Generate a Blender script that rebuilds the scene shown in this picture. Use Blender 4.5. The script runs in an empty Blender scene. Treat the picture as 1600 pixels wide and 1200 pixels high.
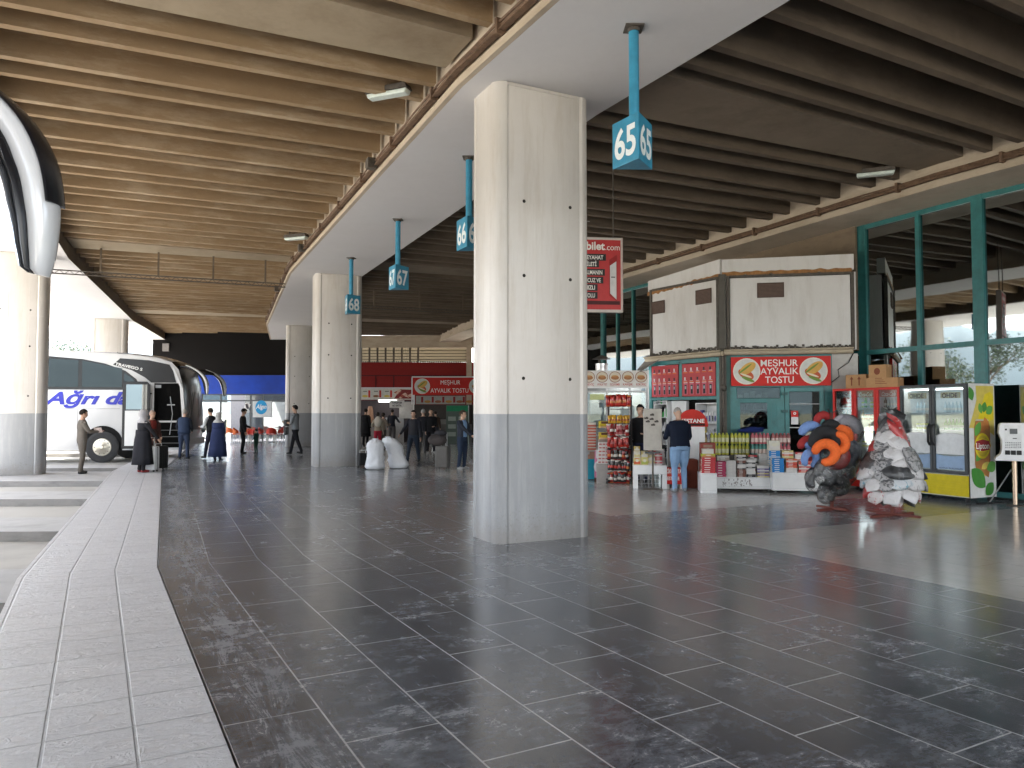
import bpy, bmesh, math, random
from math import sin, cos, pi, radians, sqrt, atan2
from mathutils import Vector, Matrix, noise
import numpy as np
random.seed(7)
SC = bpy.context.scene
COL = SC.collection

# ------------------------------------------------------------------ camera
CAMZ = 1.62; F = 1186.0; PITCH = radians(2.15)
cd = bpy.data.cameras.new('camera'); cam = bpy.data.objects.new('camera', cd); COL.objects.link(cam)
cam.location = (0, 0, CAMZ); cam.rotation_euler = (pi/2 + PITCH, 0, 0)
cd.sensor_width = 36; cd.lens = F/1600*36; cd.clip_start = .05; cd.clip_end = 5000
SC.camera = cam

# ------------------------------------------------------------------ sky, sun, exposure
SUN_EL = 52; SUN_DIR = (-.80, .60)          # towards the sun, in plan
w = bpy.data.worlds.new('World'); SC.world = w; w.use_nodes = True
nt = w.node_tree; bg = nt.nodes['Background']
sk = nt.nodes.new('ShaderNodeTexSky'); sk.sky_type = 'NISHITA'; sk.sun_disc = False
sk.sun_elevation = radians(SUN_EL); sk.sun_rotation = atan2(SUN_DIR[0], SUN_DIR[1])
sk.air_density = 1.1; sk.dust_density = .8; sk.ozone_density = 1.2
tcw = nt.nodes.new('ShaderNodeTexCoord'); mpw = nt.nodes.new('ShaderNodeMapping'); mpw.inputs['Scale'].default_value = (1, 1, 3.2); nt.links.new(tcw.outputs['Generated'], mpw.inputs[0])
nz = nt.nodes.new('ShaderNodeTexNoise'); nz.inputs['Scale'].default_value = 2.6; nz.inputs['Detail'].default_value = 8; nz.inputs['Roughness'].default_value = .62; nt.links.new(mpw.outputs[0], nz.inputs['Vector'])
crw = nt.nodes.new('ShaderNodeValToRGB'); crw.color_ramp.elements[0].position = .40; crw.color_ramp.elements[0].color = (.35, .35, .35, 1); crw.color_ramp.elements[1].position = .58; nt.links.new(nz.outputs[0], crw.inputs[0])
bw = nt.nodes.new('ShaderNodeRGBToBW'); nt.links.new(sk.outputs[0], bw.inputs[0])
gw = nt.nodes.new('ShaderNodeMath'); gw.operation = 'MULTIPLY'; gw.inputs[1].default_value = 1.25; nt.links.new(bw.outputs[0], gw.inputs[0])
mw = nt.nodes.new('ShaderNodeMix'); mw.data_type = 'RGBA'; nt.links.new(crw.outputs[0], mw.inputs[0]); nt.links.new(sk.outputs[0], mw.inputs[6]); nt.links.new(gw.outputs[0], mw.inputs[7])
nt.links.new(mw.outputs[2], bg.inputs[0]); bg.inputs[1].default_value = .15
sl = bpy.data.lights.new('sun', 'SUN'); so = bpy.data.objects.new('sun', sl); COL.objects.link(so)
sl.energy = 4.8; sl.angle = radians(.6); sl.color = (1, .94, .84)
ce = cos(radians(SUN_EL))
so.rotation_euler = Vector((-SUN_DIR[0]*ce, -SUN_DIR[1]*ce, -sin(radians(SUN_EL)))).to_track_quat('-Z', 'Y').to_euler()
so.location = (-30, 30, 40)
vs = SC.view_settings; vs.view_transform = 'Standard'; vs.look = 'None'; vs.gamma = 1
vs.exposure = 3.22
SC.cycles.use_denoising = True
SC.cycles.max_bounces = 10; SC.cycles.diffuse_bounces = 6; SC.cycles.glossy_bounces = 4
SC.cycles.transparent_max_bounces = 12; SC.cycles.caustics_reflective = False; SC.cycles.caustics_refractive = False
SC.cycles.sample_clamp_indirect = 8

# ------------------------------------------------------------------ projection helpers: photo pixel -> place
def ray(px, py):
    u = (px-800)/F; v = -(py-600)/F
    return Vector((u, cos(PITCH)-v*sin(PITCH), sin(PITCH)+v*cos(PITCH)))
def G(px, py, z=0.0):
    d = ray(px, py); t = (z-CAMZ)/d.z
    return Vector((d.x*t, d.y*t, z))
def AT(px, py, Y):
    d = ray(px, py); t = Y/d.y
    return Vector((d.x*t, Y, CAMZ+d.z*t))
def proj(p):
    x, y, z = p[0], p[1], p[2]-CAMZ
    yy = y*cos(PITCH)+z*sin(PITCH); zz = -y*sin(PITCH)+z*cos(PITCH)
    return (800+F*x/yy, 600-F*zz/yy)

# ------------------------------------------------------------------ curved plan of the terminal: radial lines j, radius r
OX, OY = 179.5, 100.0
def beta(j): return radians(63.35+4.1*(j-1))
def Pk(j, r):
    b = beta(j); return Vector((OX-r*sin(b), OY-r*cos(b)))
def P(j, r):
    k = math.floor(j); f = j-k
    return Pk(k, r).lerp(Pk(k+1, r), f)
def seg(k):
    a, b = Pk(k, 200), Pk(k+1, 200)
    T = (b-a).normalized(); N = Vector((-T.y, T.x))      # N points outward, to the bays
    return T, N

# ------------------------------------------------------------------ object helpers
def tag(o, label=None, cat=None, group=None, kind=None):
    if label: o['label'] = label
    if cat: o['category'] = cat
    if group: o['group'] = group
    if kind: o['kind'] = kind
    return o
def thing(name, label, cat, loc=(0, 0, 0), rz=0, group=None):
    o = bpy.data.objects.new(name, None); COL.objects.link(o); o.empty_display_size = .1
    o.location = loc; o.rotation_euler = (0, 0, rz)
    return tag(o, label, cat, group)
def link(name, me, parent=None):
    o = bpy.data.objects.new(name, me); COL.objects.link(o)
    if parent: o.parent = parent
    return o
def copy_tree(o, parent=None):
    c = o.copy(); COL.objects.link(c); c.parent = parent
    for ch in list(o.children): copy_tree(ch, c)
    return c
class MB:
    def __init__(s): s.v = []; s.f = []; s.m = []; s.mi = 0; s.uv = {}
    def add(s, vs, fs, mi=None):
        b = len(s.v); s.v += [tuple(q) for q in vs]
        s.f += [tuple(b+i for i in f) for f in fs]; s.m += [s.mi if mi is None else mi]*len(fs); return s
    def box(s, c, d, rz=0, mi=None, M=None):
        hx, hy, hz = d[0]/2, d[1]/2, d[2]/2
        vs = [Vector((x, y, z)) for z in (-hz, hz) for x, y in ((-hx, -hy), (hx, -hy), (hx, hy), (-hx, hy))]
        R = M if M is not None else Matrix.Rotation(rz, 3, 'Z')
        vs = [R @ v+Vector(c) for v in vs]
        return s.add(vs, [(3, 2, 1, 0), (4, 5, 6, 7), (0, 1, 5, 4), (1, 2, 6, 5), (2, 3, 7, 6), (3, 0, 4, 7)], mi)
    def bx(s, x0, x1, y0, y1, z0, z1, mi=None):
        return s.box(((x0+x1)/2, (y0+y1)/2, (z0+z1)/2), (abs(x1-x0), abs(y1-y0), abs(z1-z0)), 0, mi)
    def prism(s, poly, z0, z1, mi=None, mis=None):
        n = len(poly)
        a = sum(poly[i][0]*poly[(i+1) % n][1]-poly[(i+1) % n][0]*poly[i][1] for i in range(n))
        if a < 0: poly = poly[::-1]
        vs = [(p[0], p[1], z0) for p in poly]+[(p[0], p[1], z1) for p in poly]
        s.add(vs, [tuple(range(n-1, -1, -1)), tuple(range(n, 2*n))], mi)
        b = len(s.v)-2*n
        for i in range(n):
            k = (i+1) % n; s.f.append((b+i, b+k, b+n+k, b+n+i)); s.m.append(s.mi if (mi is None and mis is None) else (mis if mis is not None else mi))
        return s
    def prism_xz(s, poly, y0, y1, mi=None):      # polygon in x,z extruded along y
        n = len(poly)
        a = sum(poly[i][0]*poly[(i+1) % n][1]-poly[(i+1) % n][0]*poly[i][1] for i in range(n))
        if a < 0: poly = poly[::-1]
        vs = [(p[0], y0, p[1]) for p in poly]+[(p[0], y1, p[1]) for p in poly]
        fs = [tuple(range(n)), tuple(range(2*n-1, n-1, -1))]
        fs += [(i, n+i, n+(i+1) % n, (i+1) % n) for i in range(n)]
        return s.add(vs, fs, mi)
    def loft(s, rings, cap=True, mi=None, closed=True):
        n = len(rings[0]); vs = [q for r in rings for q in r]; fs = []
        m = n if closed else n-1
        for i in range(len(rings)-1):
            for j in range(m):
                k = (j+1) % n; fs.append((i*n+j, i*n+k, (i+1)*n+k, (i+1)*n+j))
        if cap: fs += [tuple(range(n-1, -1, -1)), tuple(range((len(rings)-1)*n, len(rings)*n))]
        return s.add(vs, fs, mi)
    def tube(s, pts, r, n=8, mi=None, cap=True):
        pts = [Vector(p) for p in pts]; rs = r if isinstance(r, (list, tuple)) else [r]*len(pts)
        rings = []; u = None
        for i, p in enumerate(pts):
            d = (pts[min(i+1, len(pts)-1)]-pts[max(i-1, 0)])
            d = d.normalized() if d.length > 1e-9 else Vector((0, 0, 1))
            if u is None: u = d.orthogonal().normalized()
            u = (u-d*u.dot(d)); u = u.normalized() if u.length > 1e-6 else d.orthogonal().normalized()
            v = d.cross(u)
            rings.append([p+(u*cos(2*pi*k/n)+v*sin(2*pi*k/n))*rs[i] for k in range(n)])
        return s.loft(rings, cap, mi)
    def lathe(s, prof, c=(0, 0, 0), n=16, mi=None, axis='z', cap=True):
        rings = []
        for r, h in prof:
            ring = []
            for k in range(n):
                a = 2*pi*k/n; x, y = r*cos(a), r*sin(a)
                p = (x, y, h) if axis == 'z' else ((x, -h, y) if axis == 'y' else (h, x, y))
                ring.append((c[0]+p[0], c[1]+p[1], c[2]+p[2]))
            rings.append(ring)
        return s.loft(rings, cap, mi)
    def ell(s, c, r, n=12, m=8, mi=None, M=None):
        rings = []
        for i in range(m+1):
            t = pi*(i+.001)/(m+.002); ring = []
            for k in range(n):
                a = 2*pi*k/n; q = Vector((r[0]*sin(t)*cos(a), r[1]*sin(t)*sin(a), -r[2]*cos(t)))
                if M is not None: q = M @ q
                ring.append(q+Vector(c))
            rings.append(ring)
        return s.loft(rings, True, mi)
    def quad(s, a, b, c, d, mi=None): return s.add([a, b, c, d], [(0, 1, 2, 3)], mi)
    def build(s, name, mats, parent=None, smooth=False, bevel=0, seg=2, uvf=None):
        me = bpy.data.meshes.new(name); me.from_pydata(s.v, [], s.f)
        if not isinstance(mats, (list, tuple)): mats = [mats]
        for m in mats: me.materials.append(m)
        me.polygons.foreach_set('material_index', s.m)
        if uvf:
            uv = me.uv_layers.new(name='UVMap')
            for p in me.polygons:
                for li, vi in zip(p.loop_indices, p.vertices): uv.data[li].uv = uvf(p.index, me.vertices[vi].co)
        me.update()
        if smooth:
            me.polygons.foreach_set('use_smooth', [True]*len(me.polygons))
            if smooth != 'all':
                try: me.set_sharp_from_angle(angle=radians(40))
                except Exception: pass
        o = link(name, me, parent)
        if bevel:
            b = o.modifiers.new('b', 'BEVEL'); b.width = bevel; b.segments = seg; b.limit_method = 'ANGLE'; b.angle_limit = radians(40)
        return o

# ------------------------------------------------------------------ materials
def nodes(name):
    m = bpy.data.materials.new(name); m.use_nodes = True
    return m, m.node_tree, m.node_tree.nodes['Principled BSDF']
def N_(nt, t, **kw):
    n = nt.nodes.new(t)
    for k, v in kw.items():
        if k.startswith('i_'): n.inputs[k[2:].replace('_', ' ')].default_value = v
        else: setattr(n, k, v)
    return n
def math_(nt, op, a, b=None, clamp=False):
    n = nt.nodes.new('ShaderNodeMath'); n.operation = op; n.use_clamp = clamp
    for i, x in enumerate((a, b)):
        if x is None: continue
        if isinstance(x, (int, float)): n.inputs[i].default_value = x
        else: nt.links.new(x, n.inputs[i])
    return n.outputs[0]
def ramp(nt, fac, stops):
    r = nt.nodes.new('ShaderNodeValToRGB'); e = r.color_ramp.elements
    while len(e) < len(stops): e.new(.5)
    for x, (p, c) in zip(e, stops):
        x.position = p; x.color = (c, c, c, 1) if isinstance(c, (int, float)) else tuple(c)+(1,)
    nt.links.new(fac, r.inputs[0]); return r.outputs[0]
def noise_(nt, vec, scale, detail=4, rough=.6, dist=0):
    n = nt.nodes.new('ShaderNodeTexNoise'); n.inputs['Scale'].default_value = scale
    n.inputs['Detail'].default_value = detail; n.inputs['Roughness'].default_value = rough; n.inputs['Distortion'].default_value = dist
    if vec is not None: nt.links.new(vec, n.inputs['Vector'])
    return n.outputs['Fac']
def mix_(nt, fac, a, b, typ='MIX'):
    n = nt.nodes.new('ShaderNodeMix'); n.data_type = 'RGBA'; n.blend_type = typ
    for i, x in ((0, fac), (6, a), (7, b)):
        if isinstance(x, (int, float)): n.inputs[i].default_value = x
        elif isinstance(x, (tuple, list)): n.inputs[i].default_value = tuple(x)[:3]+(1,)
        else: nt.links.new(x, n.inputs[i])
    return n.outputs[2]
def mapping(nt, src, scale=(1, 1, 1)):
    m = nt.nodes.new('ShaderNodeMapping'); m.inputs['Scale'].default_value = scale
    nt.links.new(src, m.inputs[0]); return m.outputs[0]
def bump_(nt, bsdf, h, strength=.3, dist=.01):
    b = nt.nodes.new('ShaderNodeBump'); b.inputs['Strength'].default_value = strength; b.inputs['Distance'].default_value = dist
    nt.links.new(h, b.inputs['Height']); nt.links.new(b.outputs[0], bsdf.inputs['Normal'])
def MAT(name, col, rough=.5, metal=0, var=.15, scale=6, bump=0, spec=.5, coat=0, bscale=None):
    m, nt, b = nodes(name)
    tc = nt.nodes.new('ShaderNodeTexCoord')
    f = noise_(nt, tc.outputs['Object'], scale, 5, .65)
    f = ramp(nt, f, [(.3, 0.), (.7, 1.)])
    d = tuple(c*(1-var) for c in col); e = tuple(min(1, c*(1+var*.6)) for c in col)
    nt.links.new(mix_(nt, f, d, e), b.inputs['Base Color'])
    b.inputs['Roughness'].default_value = rough; b.inputs['Metallic'].default_value = metal
    b.inputs['Specular IOR Level'].default_value = spec
    if coat: b.inputs['Coat Weight'].default_value = coat; b.inputs['Coat Roughness'].default_value = .08
    if bump: bump_(nt, b, noise_(nt, tc.outputs['Object'], bscale or scale*6, 4, .6), bump, .01)
    return m
def EMIT(name, col, s):
    m, nt, b = nodes(name); b.inputs['Emission Color'].default_value = tuple(col)+(1,); b.inputs['Emission Strength'].default_value = s
    b.inputs['Base Color'].default_value = tuple(col)+(1,); return m
_pal = {}
def C(r, g, b, rough=.6, metal=0):              # plain worn paint / print colour, cached
    k = (round(r, 3), round(g, 3), round(b, 3), rough, metal)
    if k not in _pal: _pal[k] = MAT('paint', (r, g, b), rough, metal, .12, 9, spec=.22 if rough > .28 and not metal else .5)
    return _pal[k]
# ------------------------------------------------------------------ special materials
def tiled(name, cols, grout, bw, bh, mort, rough, scuff, offset=.5, bump=.2, roughvar=.12, spec=.5, scuffcol=(.55, .56, .58), freq=2, tilevar=.25):
    m, nt, b = nodes(name)
    uv = nt.nodes.new('ShaderNodeUVMap').outputs[0]
    br = N_(nt, 'ShaderNodeTexBrick'); br.offset = offset; br.offset_frequency = freq
    nt.links.new(uv, br.inputs['Vector'])
    for k, v in (('Scale', 1), ('Mortar Size', mort), ('Mortar Smooth', .15), ('Brick Width', bw), ('Row Height', bh), ('Bias', 0)): br.inputs[k].default_value = v
    br.inputs['Color1'].default_value = (0, 0, 0, 1); br.inputs['Color2'].default_value = (1, 1, 1, 1); br.inputs['Mortar'].default_value = (.5, .5, .5, 1)
    tc = nt.nodes.new('ShaderNodeTexCoord'); ob = tc.outputs['Object']
    n1 = noise_(nt, mapping(nt, uv, (1, 2.2, 1)), 2.2, 8, .72, .6)
    n2 = noise_(nt, uv, 14, 6, .7)
    base = mix_(nt, math_(nt, 'ADD', math_(nt, 'MULTIPLY', br.outputs['Color'], tilevar), math_(nt, 'MULTIPLY', n1, 1-tilevar)), cols[0], cols[1])
    # white-ish scuffs: stretched noise, thresholded
    s1 = ramp(nt, noise_(nt, mapping(nt, uv, (2.2, 1.3, 1)), 3.4, 12, .84, .35), [(.44, 0.), (.72, 1.)])
    s2 = ramp(nt, noise_(nt, uv, .45, 3, .6), [(.35, .35), (.65, 1.)])
    s3 = ramp(nt, noise_(nt, uv, 1.3, 4, .6, .5), [(.38, .12), (.66, 1.)])
    sc = math_(nt, 'MULTIPLY', math_(nt, 'MULTIPLY', s1, s2), math_(nt, 'MULTIPLY', s3, scuff))
    spv = nt.nodes.new('ShaderNodeSeparateXYZ'); nt.links.new(uv, spv.inputs[0])
    edge = ramp(nt, math_(nt, 'MULTIPLY', math_(nt, 'SUBTRACT', 20.0, spv.outputs[1]), 1.0), [(.02, 0.), (.14, .8), (.30, .9), (.62, 0.)])
    tr_ = ramp(nt, noise_(nt, mapping(nt, uv, (.6, 4, 1)), 2.0, 10, .85, 1.0), [(.44, 0.), (.74, .8)])
    swp = ramp(nt, noise_(nt, mapping(nt, uv, (.9, 7, 1)), 1.1, 9, .8, 3.0), [(.60, 0.), (.72, .45)])
    sc = math_(nt, 'ADD', sc, math_(nt, 'MULTIPLY', math_(nt, 'MULTIPLY', edge, tr_), scuff*.95), True)
    sc = math_(nt, 'ADD', sc, math_(nt, 'MULTIPLY', swp, scuff), True)
    base = mix_(nt, ramp(nt, n1, [(.35, 0.), (.65, 1.)]), mix_(nt, .55, base, cols[0]), base)
    col = mix_(nt, sc, base, scuffcol)
    gr = ramp(nt, noise_(nt, uv, 1.7, 4, .7), [(.34, .55), (.58, 1.)])
    gm = math_(nt, 'MULTIPLY', br.outputs['Fac'], gr)
    col = mix_(nt, gm, col, grout)
    nt.links.new(col, b.inputs['Base Color'])
    b.inputs['Specular IOR Level'].default_value = spec; b.inputs['Sheen Weight'].default_value = .035; b.inputs['Sheen Roughness'].default_value = .45
    rr = math_(nt, 'ADD', math_(nt, 'MULTIPLY', n2, roughvar), rough-roughvar/2)
    rr = math_(nt, 'ADD', rr, math_(nt, 'MULTIPLY', sc, .35)); nt.links.new(rr, b.inputs['Roughness'])
    h = math_(nt, 'SUBTRACT', math_(nt, 'MULTIPLY', noise_(nt, mapping(nt, uv, (1, 2.5, 1)), 5, 8, .7), .5), math_(nt, 'MULTIPLY', br.outputs['Fac'], .6))
    bump_(nt, b, h, bump, .012)
    return m
M_dark = tiled('dark_slate_tile', ((.012, .0138, .0185), (.088, .097, .118)), (.42, .42, .42), 1.0, .5, .0055, .19, .95, bump=.03, spec=1.0, scuffcol=(.42, .44, .48))
M_light = tiled('light_stone_tile', ((.30, .285, .262), (.41, .39, .362)), (.16, .155, .15), 1.0, .5, .004, .17, .2, bump=.03, spec=.9)

def stamped():
    m, nt, b = nodes('stamped_concrete')
    uv = nt.nodes.new('ShaderNodeUVMap').outputs[0]
    br = N_(nt, 'ShaderNodeTexBrick'); br.offset = 0; nt.links.new(uv, br.inputs['Vector'])
    for k, v in (('Scale', 1), ('Mortar Size', .010), ('Mortar Smooth', .5), ('Brick Width', .46), ('Row Height', .40)): br.inputs[k].default_value = v
    br.inputs['Color1'].default_value = (0, 0, 0, 1); br.inputs['Color2'].default_value = (1, 1, 1, 1)
    v = mapping(nt, uv, (1, 1, 1))
    slate = noise_(nt, mapping(nt, uv, (3.5, 1.2, 1)), 2.2, 8, .62, 2.0)
    ridge = ramp(nt, slate, [(.40, 0.), (.47, 1.), (.55, .2), (.62, .9)])
    n = noise_(nt, uv, 1.1, 6, .65)
    base = mix_(nt, n, (.48, .472, .48), (.63, .62, .63))
    base = mix_(nt, math_(nt, 'MULTIPLY', ridge, .30), base, (.74, .73, .74))
    fine = ramp(nt, noise_(nt, mapping(nt, uv, (1, 3, 1)), 11, 8, .75), [(.35, 0.), (.65, 1.)])
    base = mix_(nt, math_(nt, 'MULTIPLY', fine, .22), base, (.24, .235, .24))
    base = mix_(nt, math_(nt, 'MULTIPLY', br.outputs['Color'], .10), base, (.42, .41, .42))
    base = mix_(nt, math_(nt, 'MULTIPLY', br.outputs['Fac'], .42), base, (.18, .175, .18))
    nt.links.new(base, b.inputs['Base Color']); b.inputs['Roughness'].default_value = .42; b.inputs['Specular IOR Level'].default_value = .55
    h = math_(nt, 'ADD', math_(nt, 'MULTIPLY', ridge, .55), math_(nt, 'MULTIPLY', br.outputs['Fac'], -1.0))
    h = math_(nt, 'ADD', h, math_(nt, 'MULTIPLY', noise_(nt, uv, 9, 6, .7), .25))
    bump_(nt, b, h, .8, .02)
    return m
M_stamp = stamped()

def concrete(name, c0, c1, stain=(.2, .15, .1), st=.4, scale=1.2, bump=.25, rough=.8, streak=(1, 1, 4), spec=.3):
    m, nt, b = nodes(name)
    g = nt.nodes.new('ShaderNodeNewGeometry').outputs['Position']
    n1 = noise_(nt, g, scale, 8, .68, .4); n2 = noise_(nt, g, scale*14, 5, .7)
    n3 = ramp(nt, noise_(nt, mapping(nt, g, streak), scale*.9, 6, .7), [(.48, 0.), (.72, 1.)])
    col = mix_(nt, n1, c0, c1)
    col = mix_(nt, math_(nt, 'MULTIPLY', n3, st), col, stain)
    col = mix_(nt, math_(nt, 'MULTIPLY', n2, .18), col, tuple(x*.6 for x in c0))
    nt.links.new(col, b.inputs['Base Color']); b.inputs['Roughness'].default_value = rough; b.inputs['Specular IOR Level'].default_value = spec
    bump_(nt, b, math_(nt, 'ADD', n1, math_(nt, 'MULTIPLY', n2, .4)), bump, .02)
    return m
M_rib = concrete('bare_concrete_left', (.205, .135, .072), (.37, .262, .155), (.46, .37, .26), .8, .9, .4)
M_ribd = concrete('shaded_concrete', (.10, .076, .054), (.205, .16, .118), (.06, .045, .035), .5, .9, .35)  # darker copy of the rib concrete, with shade put into its colour
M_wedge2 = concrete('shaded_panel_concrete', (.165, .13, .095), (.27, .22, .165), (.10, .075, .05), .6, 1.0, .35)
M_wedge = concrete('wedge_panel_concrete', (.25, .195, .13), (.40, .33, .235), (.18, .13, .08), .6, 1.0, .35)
M_beam = concrete('beam_concrete', (.40, .33, .25), (.56, .48, .38), (.24, .18, .12), .45, 1.1, .25)
M_soff = concrete('white_soffit_paint', (.60, .59, .60), (.66, .65, .655), (.5, .48, .46), .15, .5, .04, .7)
M_kerb = concrete('kerb_concrete', (.36, .355, .35), (.50, .49, .48), (.2, .19, .18), .4, 2.0, .3)
M_apron = concrete('apron_concrete', (.34, .325, .30), (.46, .44, .405), (.16, .15, .14), .5, .35, .2, .75)
M_blackwall = concrete('charcoal_panel', (.006, .0055, .006), (.010, .009, .009), (.008, .007, .007), .2, .6, .05, .8, spec=.1)

def column_mat():
    m, nt, b = nodes('painted_concrete_column')
    geo = nt.nodes.new('ShaderNodeNewGeometry').outputs['Position']
    sp = nt.nodes.new('ShaderNodeSeparateXYZ'); nt.links.new(geo, sp.inputs[0]); z = sp.outputs[2]
    n1 = noise_(nt, geo, 1.6, 7, .65, .3)
    streak = ramp(nt, noise_(nt, mapping(nt, geo, (5, 5, .5)), 1.6, 6, .7), [(.5, 0.), (.75, 1.)])
    up = mix_(nt, n1, (.51, .475, .44), (.63, .60, .565)); up = mix_(nt, math_(nt, 'MULTIPLY', streak, .5), up, (.42, .365, .30))
    lo = mix_(nt, n1, (.24, .248, .262), (.31, .318, .332)); lo = mix_(nt, math_(nt, 'MULTIPLY', streak, .35), lo, (.48, .48, .48))
    pl = ramp(nt, math_(nt, 'ADD', z, math_(nt, 'MULTIPLY', math_(nt, 'SUBTRACT', n1, .5), .02)), [(.0, 0.), (1., 1.)])
    k = math_(nt, 'LESS_THAN', math_(nt, 'ADD', z, math_(nt, 'MULTIPLY', math_(nt, 'SUBTRACT', n1, .5), .015)), 1.60)
    col = mix_(nt, k, up, lo)
    # dirt near the foot
    d = ramp(nt, math_(nt, 'ADD', z, math_(nt, 'MULTIPLY', math_(nt, 'SUBTRACT', noise_(nt, geo, 7, 7, .8), .5), .9)), [(.06, 1.), (.34, 0.)])
    sp2 = ramp(nt, noise_(nt, geo, 24, 6, .8), [(.56, 0.), (.66, 1.)])
    col = mix_(nt, math_(nt, 'MULTIPLY', d, .55), col, (.22, .20, .18))
    chip = math_(nt, 'MULTIPLY', sp2, ramp(nt, z, [(.0, .8), (.9, 0.)]))
    col = mix_(nt, chip, col, (.16, .15, .14))
    nt.links.new(col, b.inputs['Base Color'])
    b.inputs['Roughness'].default_value = .42; b.inputs['Specular IOR Level'].default_value = .45
    bump_(nt, b, math_(nt, 'ADD', n1, math_(nt, 'MULTIPLY', noise_(nt, geo, 12, 5, .7), .3)), .14, .02)
    return m
M_col = column_mat()

def glass(name, tint=(.55, .68, .66), refl=.10, rough=.02, trans=1.0):
    m, nt, b = nodes(name); nt.nodes.remove(b); out = nt.nodes['Material Output']
    tr = nt.nodes.new('ShaderNodeBsdfTransparent'); tr.inputs[0].default_value = tuple(tint)+(1,)
    gl = nt.nodes.new('ShaderNodeBsdfGlossy'); gl.inputs['Roughness'].default_value = rough; gl.inputs[0].default_value = (.92, .97, .96, 1)
    fr = nt.nodes.new('ShaderNodeFresnel'); fr.inputs[0].default_value = 1.5
    f = math_(nt, 'ADD', fr.outputs[0], refl, True)
    tc = nt.nodes.new('ShaderNodeTexCoord')
    bp = nt.nodes.new('ShaderNodeBump'); bp.inputs['Strength'].default_value = .02; bp.inputs['Distance'].default_value = .05
    nt.links.new(noise_(nt, tc.outputs['Object'], 1.1, 1, .4), bp.inputs['Height']); nt.links.new(bp.outputs[0], gl.inputs['Normal'])
    mx = nt.nodes.new('ShaderNodeMixShader'); nt.links.new(f, mx.inputs[0]); nt.links.new(tr.outputs[0], mx.inputs[1]); nt.links.new(gl.outputs[0], mx.inputs[2])
    nt.links.new(mx.outputs[0], out.inputs[0]); return m
M_glass = glass('green_tinted_glass', (.10, .15, .145), .30)
M_clear = glass('clear_glass', (.9, .94, .94), .0)
M_dimglass = glass('dim_shop_glass', (.5, .55, .55), .0)
M_busglass = glass('smoked_bus_glass', (.05, .055, .06), .02)
M_teal = MAT('teal_painted_metal', (.025, .165, .165), .4, 0, .25, 5, .05)
M_tealsign = MAT('blue_sign_paint', (.035, .25, .40), .4, 0, .2, 7, .03)
M_white = MAT('white_laminate', (.72, .72, .72), .35, 0, .08, 5)
M_panelw = concrete('dirty_white_panel', (.66, .64, .61), (.76, .74, .72), (.38, .33, .27), .35, 1.3, .05, .5, (3, 3, .5))
M_rust = MAT('rusty_foam', (.35, .17, .06), .9, 0, .4, 12, .4)
M_grime = MAT('grimy_metal', (.10, .085, .07), .7, .2, .4, 14, .4)
M_black = MAT('black_plastic', (.012, .012, .013), .4, 0, .2, 8)
M_steel = MAT('steel', (.55, .55, .55), .3, 1, .1, 9)
M_red = MAT('red_sign_vinyl', (.55, .018, .012), .45, 0, .12, 4, spec=.2)
M_redp = MAT('dark_red_cladding', (.16, .012, .010), .5, 0, .15, 1.5)
M_lamp = MAT('fluorescent_diffuser', (.62, .70, .66), .35, 0, .12, 18, .2)
M_card = MAT('cardboard', (.42, .24, .11), .8, 0, .12, 8, .1)
M_rustbrown = MAT('cable_tray_rust', (.15, .09, .055), .8, 0, .4, 10, .4)

# ------------------------------------------------------------------ lettering
def text_mb(s, w=None, h=.1, bold=.0, shear=0, align='C', depth=.003, sx=None):
    c = bpy.data.curves.new('lettering', 'FONT'); c.body = s; c.size = 1; c.offset = bold; c.shear = shear; c.extrude = 0; c.resolution_u = 4
    o = bpy.data.objects.new('lettering', c); COL.objects.link(o)
    me = bpy.data.meshes.new_from_object(o.evaluated_get(bpy.context.evaluated_depsgraph_get()))
    vs = [v.co.copy() for v in me.vertices]; fs = [tuple(p.vertices) for p in me.polygons]
    bpy.data.objects.remove(o); bpy.data.curves.remove(c); bpy.data.meshes.remove(me)
    return vs, fs
def letter(mb, s, x, z, w, h, y=0, bold=.02, shear=0, fr=None, mi=None, cap=.73):
    """lay string s in the local x-z plane facing -y, centred at x,z, fitted to width w, cap height h"""
    vs, fs = text_mb(s, bold=bold, shear=shear)
    if not vs: return
    x0 = min(v.x for v in vs); x1 = max(v.x for v in vs)
    kx = w/(x1-x0); kz = h/cap
    out = []
    for v in vs:
        px = (v.x-(x0+x1)/2)*kx+x; pz = (v.y-cap/2)*kz+z
        out.append((px, y, pz) if fr is None else fr(px, y, pz))
    mb.add(out, fs, mi)
def disc(mb, x, z, rx, rz, y, n=28, mi=None, a0=0, a1=2*pi):
    pts = [(x+rx*cos(a0+(a1-a0)*k/n), y, z+rz*sin(a0+(a1-a0)*k/n)) for k in range(n if a1-a0 >= 2*pi-1e-6 else n+1)]
    mb.add(pts, [tuple(range(len(pts)))], mi)
def blobf(mb, pts, y, mi=None): mb.add([(p[0], y, p[1]) for p in pts], [tuple(range(len(pts)))], mi)
# ================================================================== THE PLACE
# ground
b = MB(); b.quad((-900, -900, -.30), (900, -900, -.30), (900, 900, -.30), (-900, 900, -.30))
tag(b.build('ground', MAT('dry_earth_and_grass', (.20, .19, .13), .9, 0, .3, .05, .2)), kind='structure')
b = MB(); b.quad((-75, -40, -.14), (40, -40, -.14), (40, 75, -.14), (-75, 75, -.14))
tag(b.build('bus_apron_road', M_apron), kind='structure')

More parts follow.
